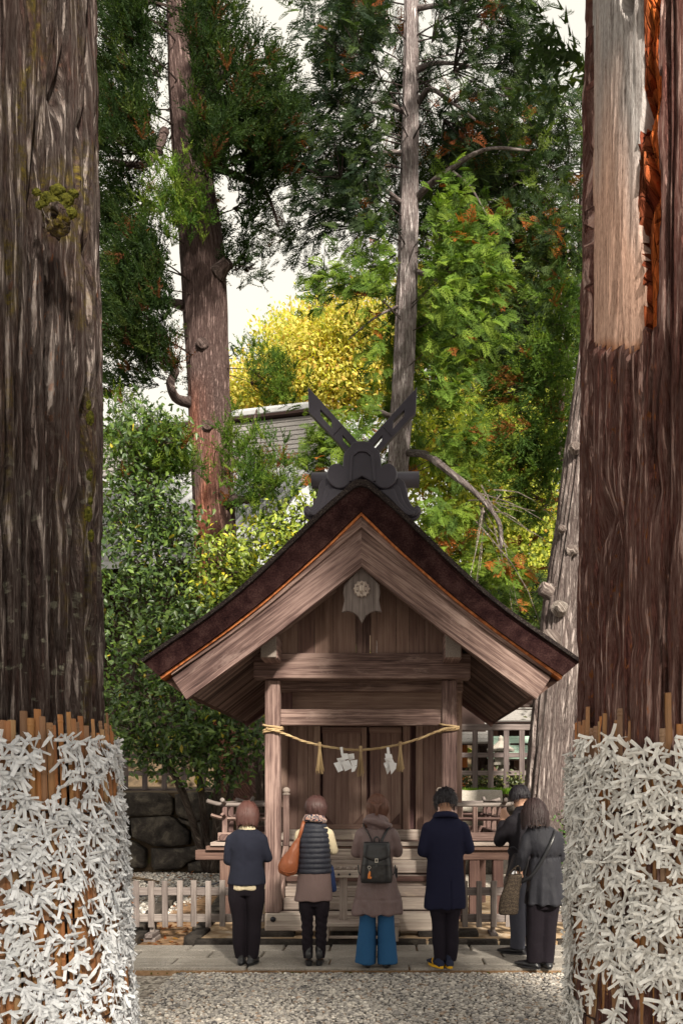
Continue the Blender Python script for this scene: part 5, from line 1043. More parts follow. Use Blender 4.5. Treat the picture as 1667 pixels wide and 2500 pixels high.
# two unseen cedars added behind the camera to shade the forecourt
for i, (x, y, h) in enumerate(((4.6, -2.6, 12), (1.6, -6.4, 13))):
    t = thing('giant_cedar', (x, y, GZ), ['unseen cedar added for shade behind the viewpoint on the right', 'unseen cedar added for shade farther behind the viewpoint'][i], 'tree')
    trunk('bark', t, [(x, y, GZ), (x, y, 3), (x+.05, y, h)], [.75, .62, .4], (.14, .10, .10), 32, .3, .05)
    hc = []
    for k in range(8):
        a = rng.uniform(0, 6.28); z0 = rng.uniform(5.6, h-.5); L = rng.uniform(2.0, 3.8); d = A(math.cos(a), math.sin(a), .12); p0 = A(x, y, z0); limb('branch', t, [p0, p0+d*L*.5+A(0, 0, .1), p0+d*L+A(0, 0, -.1)], .10, .03, (.13, .09, .09)); hc += [p0+d*L*f+rng.normal(0, .25, 3) for f in (.3, .45, .6, .75, .9, 1.0)]
    p = around(np.array(hc), 3, .35, .25); foliage('crown', t, SUGI, p, rng.normal(0, .6, p.shape)+A(0, 0, .2), rng.normal(0, .4, p.shape)+A(0, 0, 1), rng.uniform(.9, 1.4, len(p)), palette(len(p), DG, [.5, .3, .15, .05]), M['leaf'])
# ---- bamboo slat wraps
g = G('bamboo'); uv = g.n('TexCoord').outputs['UV']; rnd = g.n('ObjectInfo').outputs['Random']
f1 = g.noise(g.n('Mapping', Vector=uv, Scale=(1.5, 60, 1)).outputs[0], 2, 4); f2 = g.noise(g.n('Mapping', Vector=uv, Scale=(3, 3, 1), Location=(0, 0, 0)).outputs[0], 1.4, 4)
c = g.ramp(rnd, [(0, (.17, .085, .045)), (.2, (.40, .19, .06)), (.4, (.34, .12, .03)), (.55, (.22, .15, .10)), (.7, (.50, .16, .025)), (.85, (.42, .26, .12)), (1, (.30, .11, .035))])
c = g.mix(g.ramp(f2, [(.45, (0, 0, 0)), (.75, (.45, .45, .45))]), c, (.13, .10, .085)); c = g.mix(g.math('MULTIPLY', f1, .4), c, (.12, .065, .03))
M['bamboo'] = g.pbr(c, .5, g.bump(f1, .3, .004), .35)
def slat_mesh(i, Lz, w):
    r = np.random.default_rng(i+900); zs = [0]; nodes = np.arange(r.uniform(.1, .4), Lz, r.uniform(.28, .42)); prof = [(0, 0)]
    for nd in nodes: prof += [(nd-.012, 0), (nd-.004, .0035), (nd+.004, .0005), (nd+.012, .002)]
    prof += [(Lz, 0)]; a = np.linspace(-1.25, 1.25, 5); V = []; F = []
    for z, b in prof:
        for t in a: V.append(((math.cos(t)-.3)*(w*.42+b), math.sin(t)*(w*.5+b*.6), z))
    m = len(prof)
    for k in range(m-1):
        for j in range(4): F.append((k*5+j, k*5+j+1, (k+1)*5+j+1, (k+1)*5+j))
    nV = len(V); V += [(-.004, -w*.45, Lz), (-.004, w*.45, Lz)]; F.append([(m-1)*5+j for j in range(5)]+[nV+1, nV])
    return new_mesh('bamboo_slat', np.array(V), F, M['bamboo'], grain=(0, 0, 1))
SLATS = [slat_mesh(i, 2.05, w) for i, w in enumerate((.030, .034, .037, .032, .036, .040))]
RB, RT, ZT = .765, .672, 1.93
def cone_r(z): return RB+(RT-RB)*(z-.3)/(ZT-.3)
def set_cone(b, t):
    global RB, RT
    RB, RT = b, t
def wrap(xc, yc, label, papers_label, group, seed, npap):
    r = np.random.default_rng(seed); t = thing('bamboo_wrap', (xc, yc, GZ), label, 'wrap'); fa = math.atan2(-yc, -xc); th = fa-2.05; tilt = math.atan2(RB-RT, ZT-.3)
    while th < fa+2.05:
        o = bpy.data.objects.new('bamboo_slat', SLATS[r.integers(0, 6)]); COL.objects.link(o); o.parent = t; top = ZT+r.normal(.0, .035)+(.10 if r.random() < .08 else 0); z0 = top-2.0; rr = cone_r(z0)+r.uniform(-.008, .006)
        o.location = (rr*math.cos(th), rr*math.sin(th), z0-GZ); o.rotation_euler = Matrix.Rotation(th, 3, 'Z').to_euler(); o.rotation_euler = (Matrix.Rotation(th, 3, 'Z') @ Matrix.Rotation(-tilt, 3, 'Y') @ Matrix.Rotation(r.normal(0, .008), 3, 'X')).to_euler(); o.scale = (1, 1, 1)
        th += .0365/.72*r.uniform(.93, 1.08)
    for zc in (.55, 1.05, 1.55):
        a = np.linspace(0, 2*np.pi, 60); V, F = tube_vf(np.stack([xc+(cone_r(zc)+.014)*np.cos(a), yc+(cone_r(zc)+.014)*np.sin(a), zc+.01*np.sin(a*5)], 1), .005, 5, False); ob('binding_cord', V, F, M['darkwall'], t)
    # papers: clustered round each knot row
    th = []; zz = []
    while len(th) < npap:
        a = fa+r.uniform(-1.75, 1.75); z = r.uniform(.02, 1.91); dn = vnoise(np.array([[a*.72*4.2, z*4.2, seed]]), 3)[0]*.6+vnoise(np.array([[a*.72*11, z*7, seed+5]]), 4)[0]*.4; lo = .37+.16*np.clip((.75-z)/.7, 0, 1)+(.10 if z > 1.84 else 0)
        if dn > lo+r.normal(0, .06): th.append(a); zz.append(z)
    th = np.array(th); zz = np.array(zz); N = npap; rr = cone_r(zz)+r.uniform(.018, .042, N); nrm = np.stack([np.cos(th), np.sin(th), 0*th+.07], 1); tan = np.stack([-np.sin(th), np.cos(th), 0*th], 1); up = np.cross(nrm, tan); up *= np.sign(up[:, 2:3]); pos = np.stack([xc+rr*np.cos(th), yc+rr*np.sin(th), zz], 1)
    return t, pos, tan, nrm, up
def fortune(seed):
    """a folded strip tied in a knot: a crumpled knot and two free tails; local x tangent, y outward, z up"""
    r = np.random.default_rng(seed); V = []; F = []
    def ribbon(p, d, L, w, curl, nrm):
        d = d/np.linalg.norm(d); s = np.cross(d, nrm); s /= np.linalg.norm(s); n2 = np.cross(s, d); b = len(V); m = 4
        for k in range(m):
            t = k/(m-1); c = p+d*L*t+n2*(curl*t*t*L)+s*(.03*L*math.sin(3*t+seed)); tw = .5*t*r.normal()
            s2 = s*math.cos(tw)+n2*math.sin(tw); V.extend([c-s2*w, c+n2*.003, c+s2*w])
        for k in range(m-1):
            for j in range(2): q = b+3*k+j; F.extend([(q, q+1, q+4), (q, q+4, q+3)])
    w = r.uniform(.0072, .0098)
    kn = np.array([(1, 0, 0), (-1, .1, .1), (0, 1, 0), (.1, -1, 0), (0, .1, 1), (0, 0, -1)])*A(.017, .010, .014)*r.uniform(.8, 1.2, (6, 1)); b = len(V); V.extend(list(kn)); F.extend([(b+i, b+j, b+k) for i, j, k in [(0, 2, 4), (2, 1, 4), (1, 3, 4), (3, 0, 4), (2, 0, 5), (1, 2, 5), (3, 1, 5), (0, 3, 5)]])
    for sd in (-1, 1):
        a = r.normal(0, .75)+sd*.65; ribbon(A(sd*.006, .006, 0), A(math.sin(a), r.uniform(.0, .45), -math.cos(a)), r.uniform(.045, .095), w, r.normal(-.05, .14), A(.2*sd+r.normal(0, .45), 1, .1+r.normal(0, .35)))
    if r.random() < .55: a = r.uniform(0, 6.28); ribbon(A(0, .01, 0), A(math.sin(a), .3, math.cos(a)), r.uniform(.03, .05), w, .3, A(0, 1, .2))
    V = np.array(V); F = np.array(F); return V, F
g = G('paper'); n = g.noise(g.vec('Object'), 14, 4); at = g.n('Attribute', {'attribute_name': 'tint'}).outputs[0]
dif = g.n('BsdfDiffuse', Color=g.mix(g.math('MULTIPLY', n, .25), at, (.62, .60, .57))); trn = g.n('BsdfTranslucent', Color=at); ms = g.n('MixShader', i0=.2, i1=dif.outputs[0], i2=trn.outputs[0]); g.t.links.new(ms.outputs[0], g.out.inputs[0]); M['paper'] = g.m
FT_ = [fortune(i) for i in range(30)]
def paperN(xc, yc, label, papers_label, one_label, group, seed, npap, nsingle, base, spread=.5):
    t, pos, tan, nrm, up = wrap(xc, yc, label, papers_label, group, seed, npap); N = npap; r = np.random.default_rng(seed+1)
    an = r.normal(0, spread, N); tx = tan*np.cos(an)[:, None]+up*np.sin(an)[:, None]; tz = -tan*np.sin(an)[:, None]+up*np.cos(an)[:, None]; R = np.stack([tx, nrm/np.linalg.norm(nrm, axis=1)[:, None], tz], 2); sc = r.uniform(.66, 1.0, N); ki = r.integers(0, 30, N); col = np.asarray(base)*r.uniform(.70, 1.06, (N, 1))
    cam_d_ = -(nrm[:, :2]*pos[:, :2]).sum(1)/np.linalg.norm(pos[:, :2], axis=1); vis = (cam_d_ > .25) & (pos[:, 2] > .4) & (np.abs(943+2000*pos[:, 0]/pos[:, 1]-833) < 820)
    cand = np.where(vis)[0]; single = set(cand[np.argsort(-sc[cand])][:nsingle].tolist()); rest = np.array([i for i in range(N) if i not in single])
    meshes = {}
    for i in single:
        if ki[i] not in meshes: meshes[ki[i]] = new_mesh('paper_fortune', FT_[ki[i]][0], FT_[ki[i]][1], M['paper'], col=np.tile(np.asarray(base), (len(FT_[ki[i]][0]), 1)))
        o = bpy.data.objects.new('paper_fortune', meshes[ki[i]]); COL.objects.link(o); Mx = Matrix([[float(R[i, a, b]*sc[i]) for b in range(3)]+[float(pos[i, a])] for a in range(3)]+[[0, 0, 0, 1]]); o.matrix_world = Mx; tag(o, one_label, 'paper', group)
    Vs, Fs, Cs, off = [], [], [], 0
    for k in range(30):
        s = rest[ki[rest] == k]
        if not len(s): continue
        W, F = scatter_vf(FT_[k][0], FT_[k][1], pos[s], R[s], sc[s]); Vs.append(W); Fs.append(F+off); off += len(W); Cs.append(np.repeat(col[s], len(FT_[k][0]), 0))
    o = ob('tied_paper_fortunes', np.concatenate(Vs), np.concatenate(Fs), M['paper'], loc=(xc, yc, 0), col=np.concatenate(Cs)); tag(o, papers_label, 'papers', kind='stuff')
paperN(-2.12, 4.2, 'bamboo slat wrap tied around the left giant cedar', 'mass of white paper fortunes tied over the left bamboo wrap', 'white folded paper fortune knotted onto the left bamboo wrap', 'paper fortunes on the left wrap', 21, 3300, 150, (.76, .78, .82), .38)  # bluish base colour puts the cool shade into these papers
set_cone(.640, .628)
paperN(1.62, 4.2, 'bamboo slat wrap tied around the right giant cedar', 'mass of white paper fortunes tied over the right bamboo wrap', 'white folded paper fortune knotted onto the right bamboo wrap', 'paper fortunes on the right wrap', 22, 3700, 150, (.80, .79, .77), .9)  # warmer base colour puts the sunlit tone into these papers

# ------------------------------------------------------------------ straw rope across the porch with tassels, paper streamers
M['straw'] = wood('straw', (.16, .10, .05), (.34, .235, .13), (.52, .40, .24), contrast=.9)
M['white'] = plain('white_paper', (.78, .78, .80), .8, .1, var=.03)
Yr = 9.055
rl = smooth_line([Q(612, 1673, Yr), Q(645, 1682, Yr), Q(700, 1703, Yr), Q(765, 1717, Yr), Q(830, 1722, Yr), Q(900, 1713, Yr), Q(960, 1697, Yr), Q(1012, 1677, Yr), Q(1046, 1671, Yr)], 160)
rope = thing('straw_rope', rl[80], 'twisted straw rope with three tassels strung between the porch posts', 'rope')
for ph in (0, 2.09, 4.19):
    a = np.linspace(0, 60, 160)+ph; V, F = tube_vf(rl+np.stack([0*a, np.sin(a)*.008, np.cos(a)*.008], 1), .0078, 6); ob('strand', V, F, M['straw'], rope, grain=(1, 0, 0), smooth=True)
for xc, zc in ((-1.265, rl[2][2]), (.70, rl[-6][2])):
    for dz, k in ((.0, 1), (.028, -1), (-.022, 1)):
        a = np.linspace(0, 2*np.pi, 33); rr = .105; c, s = np.cos(a), np.sin(a); V, F = tube_vf(np.stack([xc+rr*np.sign(c)*np.abs(c)**.5, 9.17+rr*np.sign(s)*np.abs(s)**.5, zc+dz+k*.02*np.cos(a)], 1), .012, 6, False); ob('post_loop', V, F, M['straw'], rope, grain=(1, 0, 0), smooth=True)
for x, y0, y1 in ((734, 1708, 1776), (828, 1717, 1783), (919, 1707, 1772)):
    top = Q(x, y0, Yr-.01); bot = Q(x, y1, Yr-.01); L = top[2]-bot[2]; parts = []
    for k in range(46):
        a = rng.uniform(0, 6.28); q = rng.uniform(0, 1)**.5; d = A(math.cos(a)*q, math.sin(a)*q*.8, 0); Lk = L*rng.uniform(.86, 1.03)
        parts.append(tube_vf([top+d*.010, top+d*.016+A(0, 0, -.25*L), top+d*.036+A(0, 0, -.7*L), top+d*.052+A(0, 0, -Lk)], [.004, .004, .0035, .003], 4, False))
    V, F = join(parts); ob('tassel', V, F, M['straw'], rope, grain=(0, 0, 1)); V, F = tube_vf([top+A(0, 0, .02), top+A(0, 0, -.05)], .018, 8); ob('tassel_binding', V, F, M['straw'], rope, grain=(1, 0, 0))
def streamer(x, y, seed, mir, label):
    r = np.random.default_rng(seed); p = Q(x, y, Yr-.02); s = 2.613*257/257; t = thing('paper_streamer', p, label, 'streamer'); k = .00215*mir
    def quad(pts, dy0, dy1):
        V = [p+A(a*k, dy0+(dy1-dy0)*i/3, -b*.00215) for i, (a, b) in enumerate(pts)]; V = np.array(V); ob('paper_fold', np.concatenate([V, V+A(0, .002, 0)]), [(0, 1, 2, 3), (7, 6, 5, 4), (0, 4, 5, 1), (1, 5, 6, 2), (2, 6, 7, 3), (3, 7, 4, 0)], M['white'], t)
    return t, quad
t, q = streamer(783, 1716, 1, 1, 'white zigzag paper streamer left of centre on the straw rope')
q([(-6, 0), (8, -2), (12, 36), (0, 38)], 0, .0); q([(-2, 32), (34, 32), (40, 60), (10, 66)], -.008, -.03); q([(-22, 58), (16, 50), (24, 76), (-12, 84)], -.03, .0); q([(-38, 82), (-2, 72), (12, 118), (-14, 130)], -.012, -.04); q([(0, 78), (40, 66), (60, 106), (20, 124)], -.045, -.02); q([(36, 36), (66, 32), (70, 60), (40, 66)], -.02, .01); q([(46, 68), (84, 64), (82, 92), (58, 98)], -.01, -.03); q([(56, 98), (84, 94), (70, 124), (54, 128)], -.03, -.05)
t, q = streamer(889, 1716, 2, 1, 'narrow white zigzag paper streamer right of centre on the straw rope')
q([(-4, 0), (10, 0), (14, 34), (-2, 36)], 0, 0); q([(-12, 32), (22, 36), (28, 56), (-8, 60)], -.01, -.04); q([(-16, 56), (24, 54), (38, 82), (-6, 78)], -.04, .0); q([(-18, 80), (12, 72), (18, 112), (0, 140)], -.02, .03); q([(8, 74), (48, 82), (44, 110), (20, 140)], -.05, -.02); q([(-20, 84), (-4, 80), (4, 104), (-8, 108)], -.0, -.03)
# ------------------------------------------------------------------ offering box
bx_ = thing('offering_box', (-.22, 9.0, .04), 'grey wooden offering box on a low bench before the shrine steps', 'box')
def bz(y): return fz(1700+y/2.613, 8.95)
def bx2(x): return fx(600+x/2.613, 8.95)
block('bench_top', (bx2(512), 8.72, bz(1448)), (bx2(978), 9.05, bz(1424)), WG, bx_)
for x in (bx2(520), bx2(958)):
    for y in (8.75, 9.0): beam('leg', (x, y, .04), (x, y, bz(1448)), .045, .045, WG, bx_, up=(0, 1, 0))
block('stretcher', (bx2(530), 8.74, bz(1525)), (bx2(950), 8.78, bz(1508)), WG, bx_)
for x in (bx2(622), bx2(885)): beam('upright', (x, 8.93, bz(1424)), (x, 8.93, bz(1150)), .085, .06, WG, bx_, up=(0, 1, 0))
block('box_front', (bx2(545), 8.86, bz(1152)), (bx2(968), 8.90, bz(1105)), WG, bx_); block('box_back', (bx2(545), 9.02, bz(1152)), (bx2(968), 9.05, bz(1090)), WG, bx_)
for k in range(9): x = bx2(552+k*46); block('grating_slat', (x, 8.88, bz(1104)), (x+.035, 9.03, bz(1090)), WG, bx_, grain=(0, 1, 0))
for x in (595, 665, 900): Vs, Fs = ico_vf(1); ob('stud', Vs*.014+A(bx2(x), 8.858, bz(1131)), Fs, M['iron'], bx_, smooth=True)
block('corner_fitting', (bx2(945), 8.853, bz(1155)), (bx2(966), 8.857, bz(1092)), M['iron'], bx_)
# ------------------------------------------------------------------ people
def cloth(name, col, rough=.9, sheen=0.0, weave=420, folds=.35, spec=.15, var=.2):
    g = G(name); v = g.vec('Object'); n = g.noise(v, weave, 2); n2 = g.noise(g.n('Mapping', Vector=v, Scale=(1, 1, .45)).outputs[0], 11, 4, .6, .8); n3 = g.noise(v, 5, 3)
    c = g.mix(g.math('ADD', g.math('MULTIPLY', n, .5), g.math('MULTIPLY', n3, .5)), tuple(x*(1-var) for x in col), tuple(x*(1+var) for x in col))
    return g.pbr(c, rough, g.bump(g.math('ADD', g.math('MULTIPLY', n2, 1.0), g.math('MULTIPLY', n, .12)), folds, .02), spec)
M['skin'] = plain('skin', (.52, .30, .21), .55, .3, var=.08, scale=12)
M['navy_knit'] = cloth('navy_knit', (.020, .022, .036)); M['black_cloth'] = cloth('black_trousers', (.013, .010, .014), .92); M['cream'] = cloth('cream_knit', (.62, .53, .37)); M['puffer'] = cloth('navy_nylon', (.020, .022, .034), .5, folds=.6, spec=.35)
M['mauve_cord'] = cloth('mauve_corduroy', (.17, .12, .115), .95, weave=300); M['mauve_nylon'] = cloth('mauve_nylon', (.145, .098, .098), .42, folds=.7, spec=.4); M['denim'] = cloth('blue_denim', (.026, .095, .215), .9, weave=500); M['navy_wool'] = cloth('navy_wool', (.014, .015, .036), .97, folds=.2); M['dark_denim'] = cloth('dark_denim', (.016, .013, .020), .9)
M['black_jacket'] = cloth('black_jacket', (.016, .014, .018), .75, folds=.5); M['grey_trousers'] = cloth('grey_trousers', (.070, .072, .095), .9); M['black_nylon'] = cloth('black_nylon', (.024, .024, .031), .62, folds=.6, spec=.25)
M['black_leather'] = plain('black_leather', (.014, .014, .017), .34, .5, var=.2, scale=30, bump=.15); M['tan_leather'] = plain('tan_leather', (.27, .082, .033), .45, .4, var=.22, scale=14, bump=.2); M['yellow'] = plain('yellow_rubber', (.75, .42, .02), .6, .3); M['metal'] = plain('nickel', (.55, .52, .48), .3, .5, .9); M['orange'] = plain('orange_enamel', (.62, .20, .04), .5, .4); M['navy_shoe'] = plain('navy_suede', (.02, .025, .05), .8, .2)
g = G('scarf'); v = g.vec('Object', (1, 1, 1), (.4, .3, 0)); w = g.noise(v, 16, 3, .5, 1.5); M['scarf'] = g.pbr(g.ramp(w, [(.44, (.02, .025, .06)), (.48, (.50, .42, .35)), (.53, (.34, .10, .08)), (.57, (.50, .43, .36)), (.60, (.03, .035, .08))]), .9, g.bump(w, .4, .02), .1)
g = G('woven_tote'); v = g.vec('Object'); wv = g.n('TexWave', {'wave_type': 'BANDS', 'bands_direction': 'Z', 'wave_profile': 'TRI'}, Vector=g.n('Mapping', Vector=v, Scale=(1, 1, 1)).outputs[0], Scale=26.0, Distortion=5.0, Detail=2.0, Detail_Scale=9.0); M['tote'] = g.pbr(g.ramp(wv.outputs[0], [(.52, (.018, .013, .012)), (.72, (.11, .08, .06)), (.9, (.24, .19, .14))]), .9, g.bump(wv.outputs[0], .5, .01), .1)
def hairmat(name, dark, light):
    g = G(name); uv = g.n('TexCoord').outputs['UV']; n = g.noise(g.n('Mapping', Vector=uv, Scale=(1.2, 160, 1)).outputs[0], 2, 3); b = g.pbr(g.mix(n, dark, light), .5, g.bump(n, .4, .003), .45, 0.0); return b
M['hair_red'] = hairmat('auburn_hair', (.045, .016, .014), (.15, .062, .050)); M['hair_brown'] = hairmat('dark_brown_hair', (.028, .012, .012), (.10, .045, .040)); M['hair_chest'] = hairmat('chestnut_hair', (.050, .018, .012), (.19, .080, .050)); M['hair_black'] = hairmat('black_hair', (.006, .005, .008), (.030, .024, .032)); M['hair_dark'] = hairmat('soft_black_hair', (.014, .007, .008), (.055, .028, .028))

def remesh(parts, vox, smooth=6, fac=.5):
    V, F = join(parts); me = bpy.data.meshes.new('tmp'); me.from_pydata([tuple(map(float, v)) for v in V], [], [tuple(f) for f in F]); me.update()
    o = bpy.data.objects.new('tmp', me); COL.objects.link(o); m = o.modifiers.new('r', 'REMESH'); m.mode = 'VOXEL'; m.voxel_size = vox; m.adaptivity = 0
    if smooth: s = o.modifiers.new('s', 'SMOOTH'); s.factor = fac; s.iterations = smooth
    dg = bpy.context.evaluated_depsgraph_get(); dg.update(); e = bpy.data.meshes.new_from_object(o.evaluated_get(dg)); n = len(e.vertices); W = np.zeros(n*3, np.float32); e.vertices.foreach_get('co', W); N = np.zeros(n*3, np.float32); e.vertices.foreach_get('normal', N)
    Fq = [list(p.vertices) for p in e.polygons]; bpy.data.objects.remove(o); bpy.data.meshes.remove(me); bpy.data.meshes.remove(e)
    if all(len(f) == 4 for f in Fq): Fq = np.array(Fq)
    return W.reshape(-1, 3).astype(float), Fq, N.reshape(-1, 3).astype(float)
def wear(name, person, parts, mat, vox=.011, smooth=5, disp=None, clip=None, base=None):
    """garment or body: several overlapping solids grown into one continuous skin, in the person's own frame"""
    V, F, N = remesh(parts, vox, smooth)
    if disp is not None: V = V+N*disp(V)[:, None]
    o = bpy.data.objects.new(name, new_mesh(name, V, F, mat, smooth=True, grain=(0, 0, 1))); COL.objects.link(o); o.parent = person; return o
def T(pts, rad, n=14, sq=1.0, flat=False):
    pts = smooth_line(pts, 4*len(pts)); rad = np.asarray(rad, float); r = np.stack([np.interp(np.linspace(0, 1, len(pts)), np.linspace(0, 1, len(rad)), rad if rad.ndim == 1 else rad[:, k]) for k in range(2)], 1)
    d0 = (pts[0]-pts[1])/np.linalg.norm(pts[0]-pts[1]); d1 = (pts[-1]-pts[-2])/np.linalg.norm(pts[-1]-pts[-2]); a, b = r[0].min(), r[-1].min()      # rounded ends
    if flat: return tube_vf(pts, r, n, True, (0.05, 1, .1), sq)
    pts = np.concatenate([[pts[0]+d0*a*.9, pts[0]+d0*a*.6], pts, [pts[-1]+d1*b*.6, pts[-1]+d1*b*.9]]); r = np.concatenate([[r[0]*.42, r[0]*.8], r, [r[-1]*.8, r[-1]*.42]])
    return tube_vf(pts, r, n, True, (0.05, 1, .1), sq)
def Lf(secs, n=26):
    s = np.array([list(q)+[1.0]*(6-len(q)) for q in secs], float); return loft_vf([tuple(q) for q in smooth_line(s, 5*len(s))], n)
def foldz(a=.006, fz_=9, seed=0, z0=-9, z1=9):
    def f(V):
        w = np.clip((V[:, 2]-z0)*8, 0, 1)*np.clip((z1-V[:, 2])*8, 0, 1); return (fbm(V*A(fz_, fz_, fz_*.9)+seed*3.3, 3, seed)-.5)*2*a*w
    return f
def vfold(a, k, z0, z1, seed=0):
    """vertical drape folds that grow towards the hem"""
    def f(V):
        th = np.arctan2(V[:, 1], V[:, 0]); w = np.clip((z1-V[:, 2])/(z1-z0), 0, 1); return a*w*np.sin(th*k+2*fbm(V*4+seed, 2, seed)+seed)+(fbm(V*9+seed, 2, seed)-.5)*.006
    return f
def plus(*fs): return lambda V: sum(f(V) for f in fs)
def person(x, y, rz, label, s=1.0):
    o = thing('person', (x, y, 0.0), label, 'person'); o.rotation_euler = (0, 0, rz); return o
def put(name, p, V, F, mat, **k):
    o = bpy.data.objects.new(name, new_mesh(name, V, F, mat, **k)); COL.objects.link(o); o.parent = p; return o
def head_parts(hx, hy, hz, tilt=.25, s=1.0):
    """skull, jaw, nose, ears, neck: hz = centre of the skull; the face looks along +y and down by tilt"""
    c = A(hx, hy, hz); R = Matrix.Rotation(-tilt, 3, 'X'); r = lambda v: c+np.array(R @ Vector(v))*1.0
    V, F = ico_vf(3); Rm = np.array(R); P_ = []
    for sc, off in (((.074, .092, .100), (0, 0, .012)), ((.056, .062, .07), (0, .022, -.06)), ((.012, .02, .022), (0, .098, -.02)), ((.02, .012, .012), (0, .085, -.062)), ((.05, .02, .012), (0, .082, .022))):
        P_.append(((V*A(*sc)*s)@Rm.T+r(A(*off)*s), [list(f) for f in F]))
    for sd in (-1, 1):
        P_.append(((V*A(.012, .022, .032)*s)@Rm.T+r(A(sd*.078, -.004, -.012)*s), [list(f) for f in F]))
    return P_, r
def hand(p, d, side, nrm):
    """palm with four fingers and a thumb; d along the fingers, side towards the thumb, nrm out of the back of the hand"""
    p = np.asarray(p, float); d = np.asarray(d, float)/np.linalg.norm(d); side = np.asarray(side, float); side = side-d*(side@d); side /= np.linalg.norm(side); n = np.cross(d, side)
    if n@np.asarray(nrm, float) < 0: n = -n
    out = [T([p-d*.03, p+d*.02, p+d*.065, p+d*.085], [(.026, .018), (.034, .019), (.038, .015), (.035, .012)], 10)]
    for k, (L, o_) in enumerate(((.066, .028), (.075, .010), (.070, -.009), (.055, -.027))):
        b = p+d*.078+side*o_; out.append(T([b-d*.015, b+d*L*.5-n*.004, b+d*L*.85-n*.014, b+d*L-n*.022], [.0088, .0085, .0078, .0062], 8))
    b = p+d*.012+side*.026; out.append(T([b, b+d*.028+side*.022-n*.01, b+d*.058+side*.028-n*.016], [.012, .010, .0075], 8)); return out
def hair(p, name, mat, r, c, rad, length, width=1.0, n=620, part=0.0, tuck=.02, seed=1, flat=1.0, front=True, spike=0.0, jag=.025):
    """cap of overlapping locks that fall from the crown; r maps head-frame points, rad = skull radii, length = how far below the centre"""
    rg = np.random.default_rng(seed); Vs = []; Fs = []; UV = []
    V, F = ico_vf(3); sc = np.asarray(rad)*.99; keep = V[:, 2]*sc[2] > -length*.0-.04
    W = V*sc; W[:, 2] = np.where(W[:, 2] < -.02, np.maximum(W[:, 2]*1.0, -min(.06, length+.012)), W[:, 2]); W[:, 1] = np.where(W[:, 1] > .05, .05+(W[:, 1]-.05)*.3, W[:, 1])
    Vs.append(np.array([r(q) for q in W])); Fs += [list(f) for f in F]; UV.append(np.stack([W[:, 2]*3, W[:, 0]*2], 1)); off = len(W)
    for k in range(n):
        a = rg.uniform(-1, 1)*(2.55 if front else 2.2)-math.pi/2; el0 = rg.uniform(.55, 1.5) if rg.random() < .7 else rg.uniform(-.1, .6); L0 = length*rg.uniform(.78, 1.05)+rg.normal(0, jag*.4); pts = []
        m = 8; d = A(math.cos(a), math.sin(a), 0); rr = rg.uniform(1.0, 1.08) if rg.random() > .12 else rg.uniform(1.06, 1.17)
        for i in range(m):
            t = i/(m-1)
            if spike:
                el = el0-t*.55; q = A(d[0]*math.cos(el)*rad[0], d[1]*math.cos(el)*rad[1], math.sin(el)*rad[2])*(rr+spike*t*t*rg.uniform(.5, 1.3)); pts.append(q); continue
            arc = (el0+.05)*rad[2]; s_ = t*(arc+L0); el = el0-s_/rad[2]*1.0
            if el > -.05: q = A(d[0]*math.cos(el)*rad[0], d[1]*math.cos(el)*rad[1], math.sin(el)*rad[2])*rr
            else:
                dz = -(s_-arc); f = 1.0*width+(-tuck)*(abs(dz)/max(L0, .01))**2/.07*.5; q = A(d[0]*rad[0]*f*rr, d[1]*rad[1]*f*rr, dz)
            pts.append(q)
        pts = np.array(pts)+rg.normal(0, .0035, (m, 3))*np.linspace(0, 1, m)[:, None]; pw = np.array([r(q) for q in pts]); tg = np.gradient(pw, axis=0); nr = pw-np.asarray(c); sd = np.cross(tg, nr); sd /= np.linalg.norm(sd, axis=1)[:, None]+1e-9
        w = rg.uniform(.003, .0075)*np.linspace(1.1, .35, m)[:, None]; V2 = np.stack([pw-sd*w, pw+nr/np.linalg.norm(nr, axis=1)[:, None]*.002, pw+sd*w], 1).reshape(-1, 3); Vs.append(V2); uo = rg.random()*9
        UV.append(np.stack([np.repeat(np.linspace(0, .25, m), 3), uo+np.tile([-.006, 0, .006], m)], 1))
        for i in range(m-1):
            for j in range(2): q = off+3*i+j; Fs.append([q, q+1, q+4, q+3])
        off += 3*m
    o = put(name, p, np.concatenate(Vs), Fs, mat, smooth=True); set_uv(o, np.concatenate(UV)); return o
def legs(hip, knee, ank, rh, rk, ra, zt, sep, flare=1.0, y=0.0, cyl=None):
    out = []
    for sd in (-1, 1):
        out.append(T([(sd*sep*.92, y, zt), (sd*sep, y-.01, (zt+knee)/2), (sd*knee_x(sep, ank), y, knee), (sd*(ank+sep)*.5*.98, y-.015, knee*.5), (sd*ank, y-.01, .06)], [rh, rh*.92, rk, rk*.96, ra], 16, flat=True))
    return out
def knee_x(a, b): return a*.6+b*.4
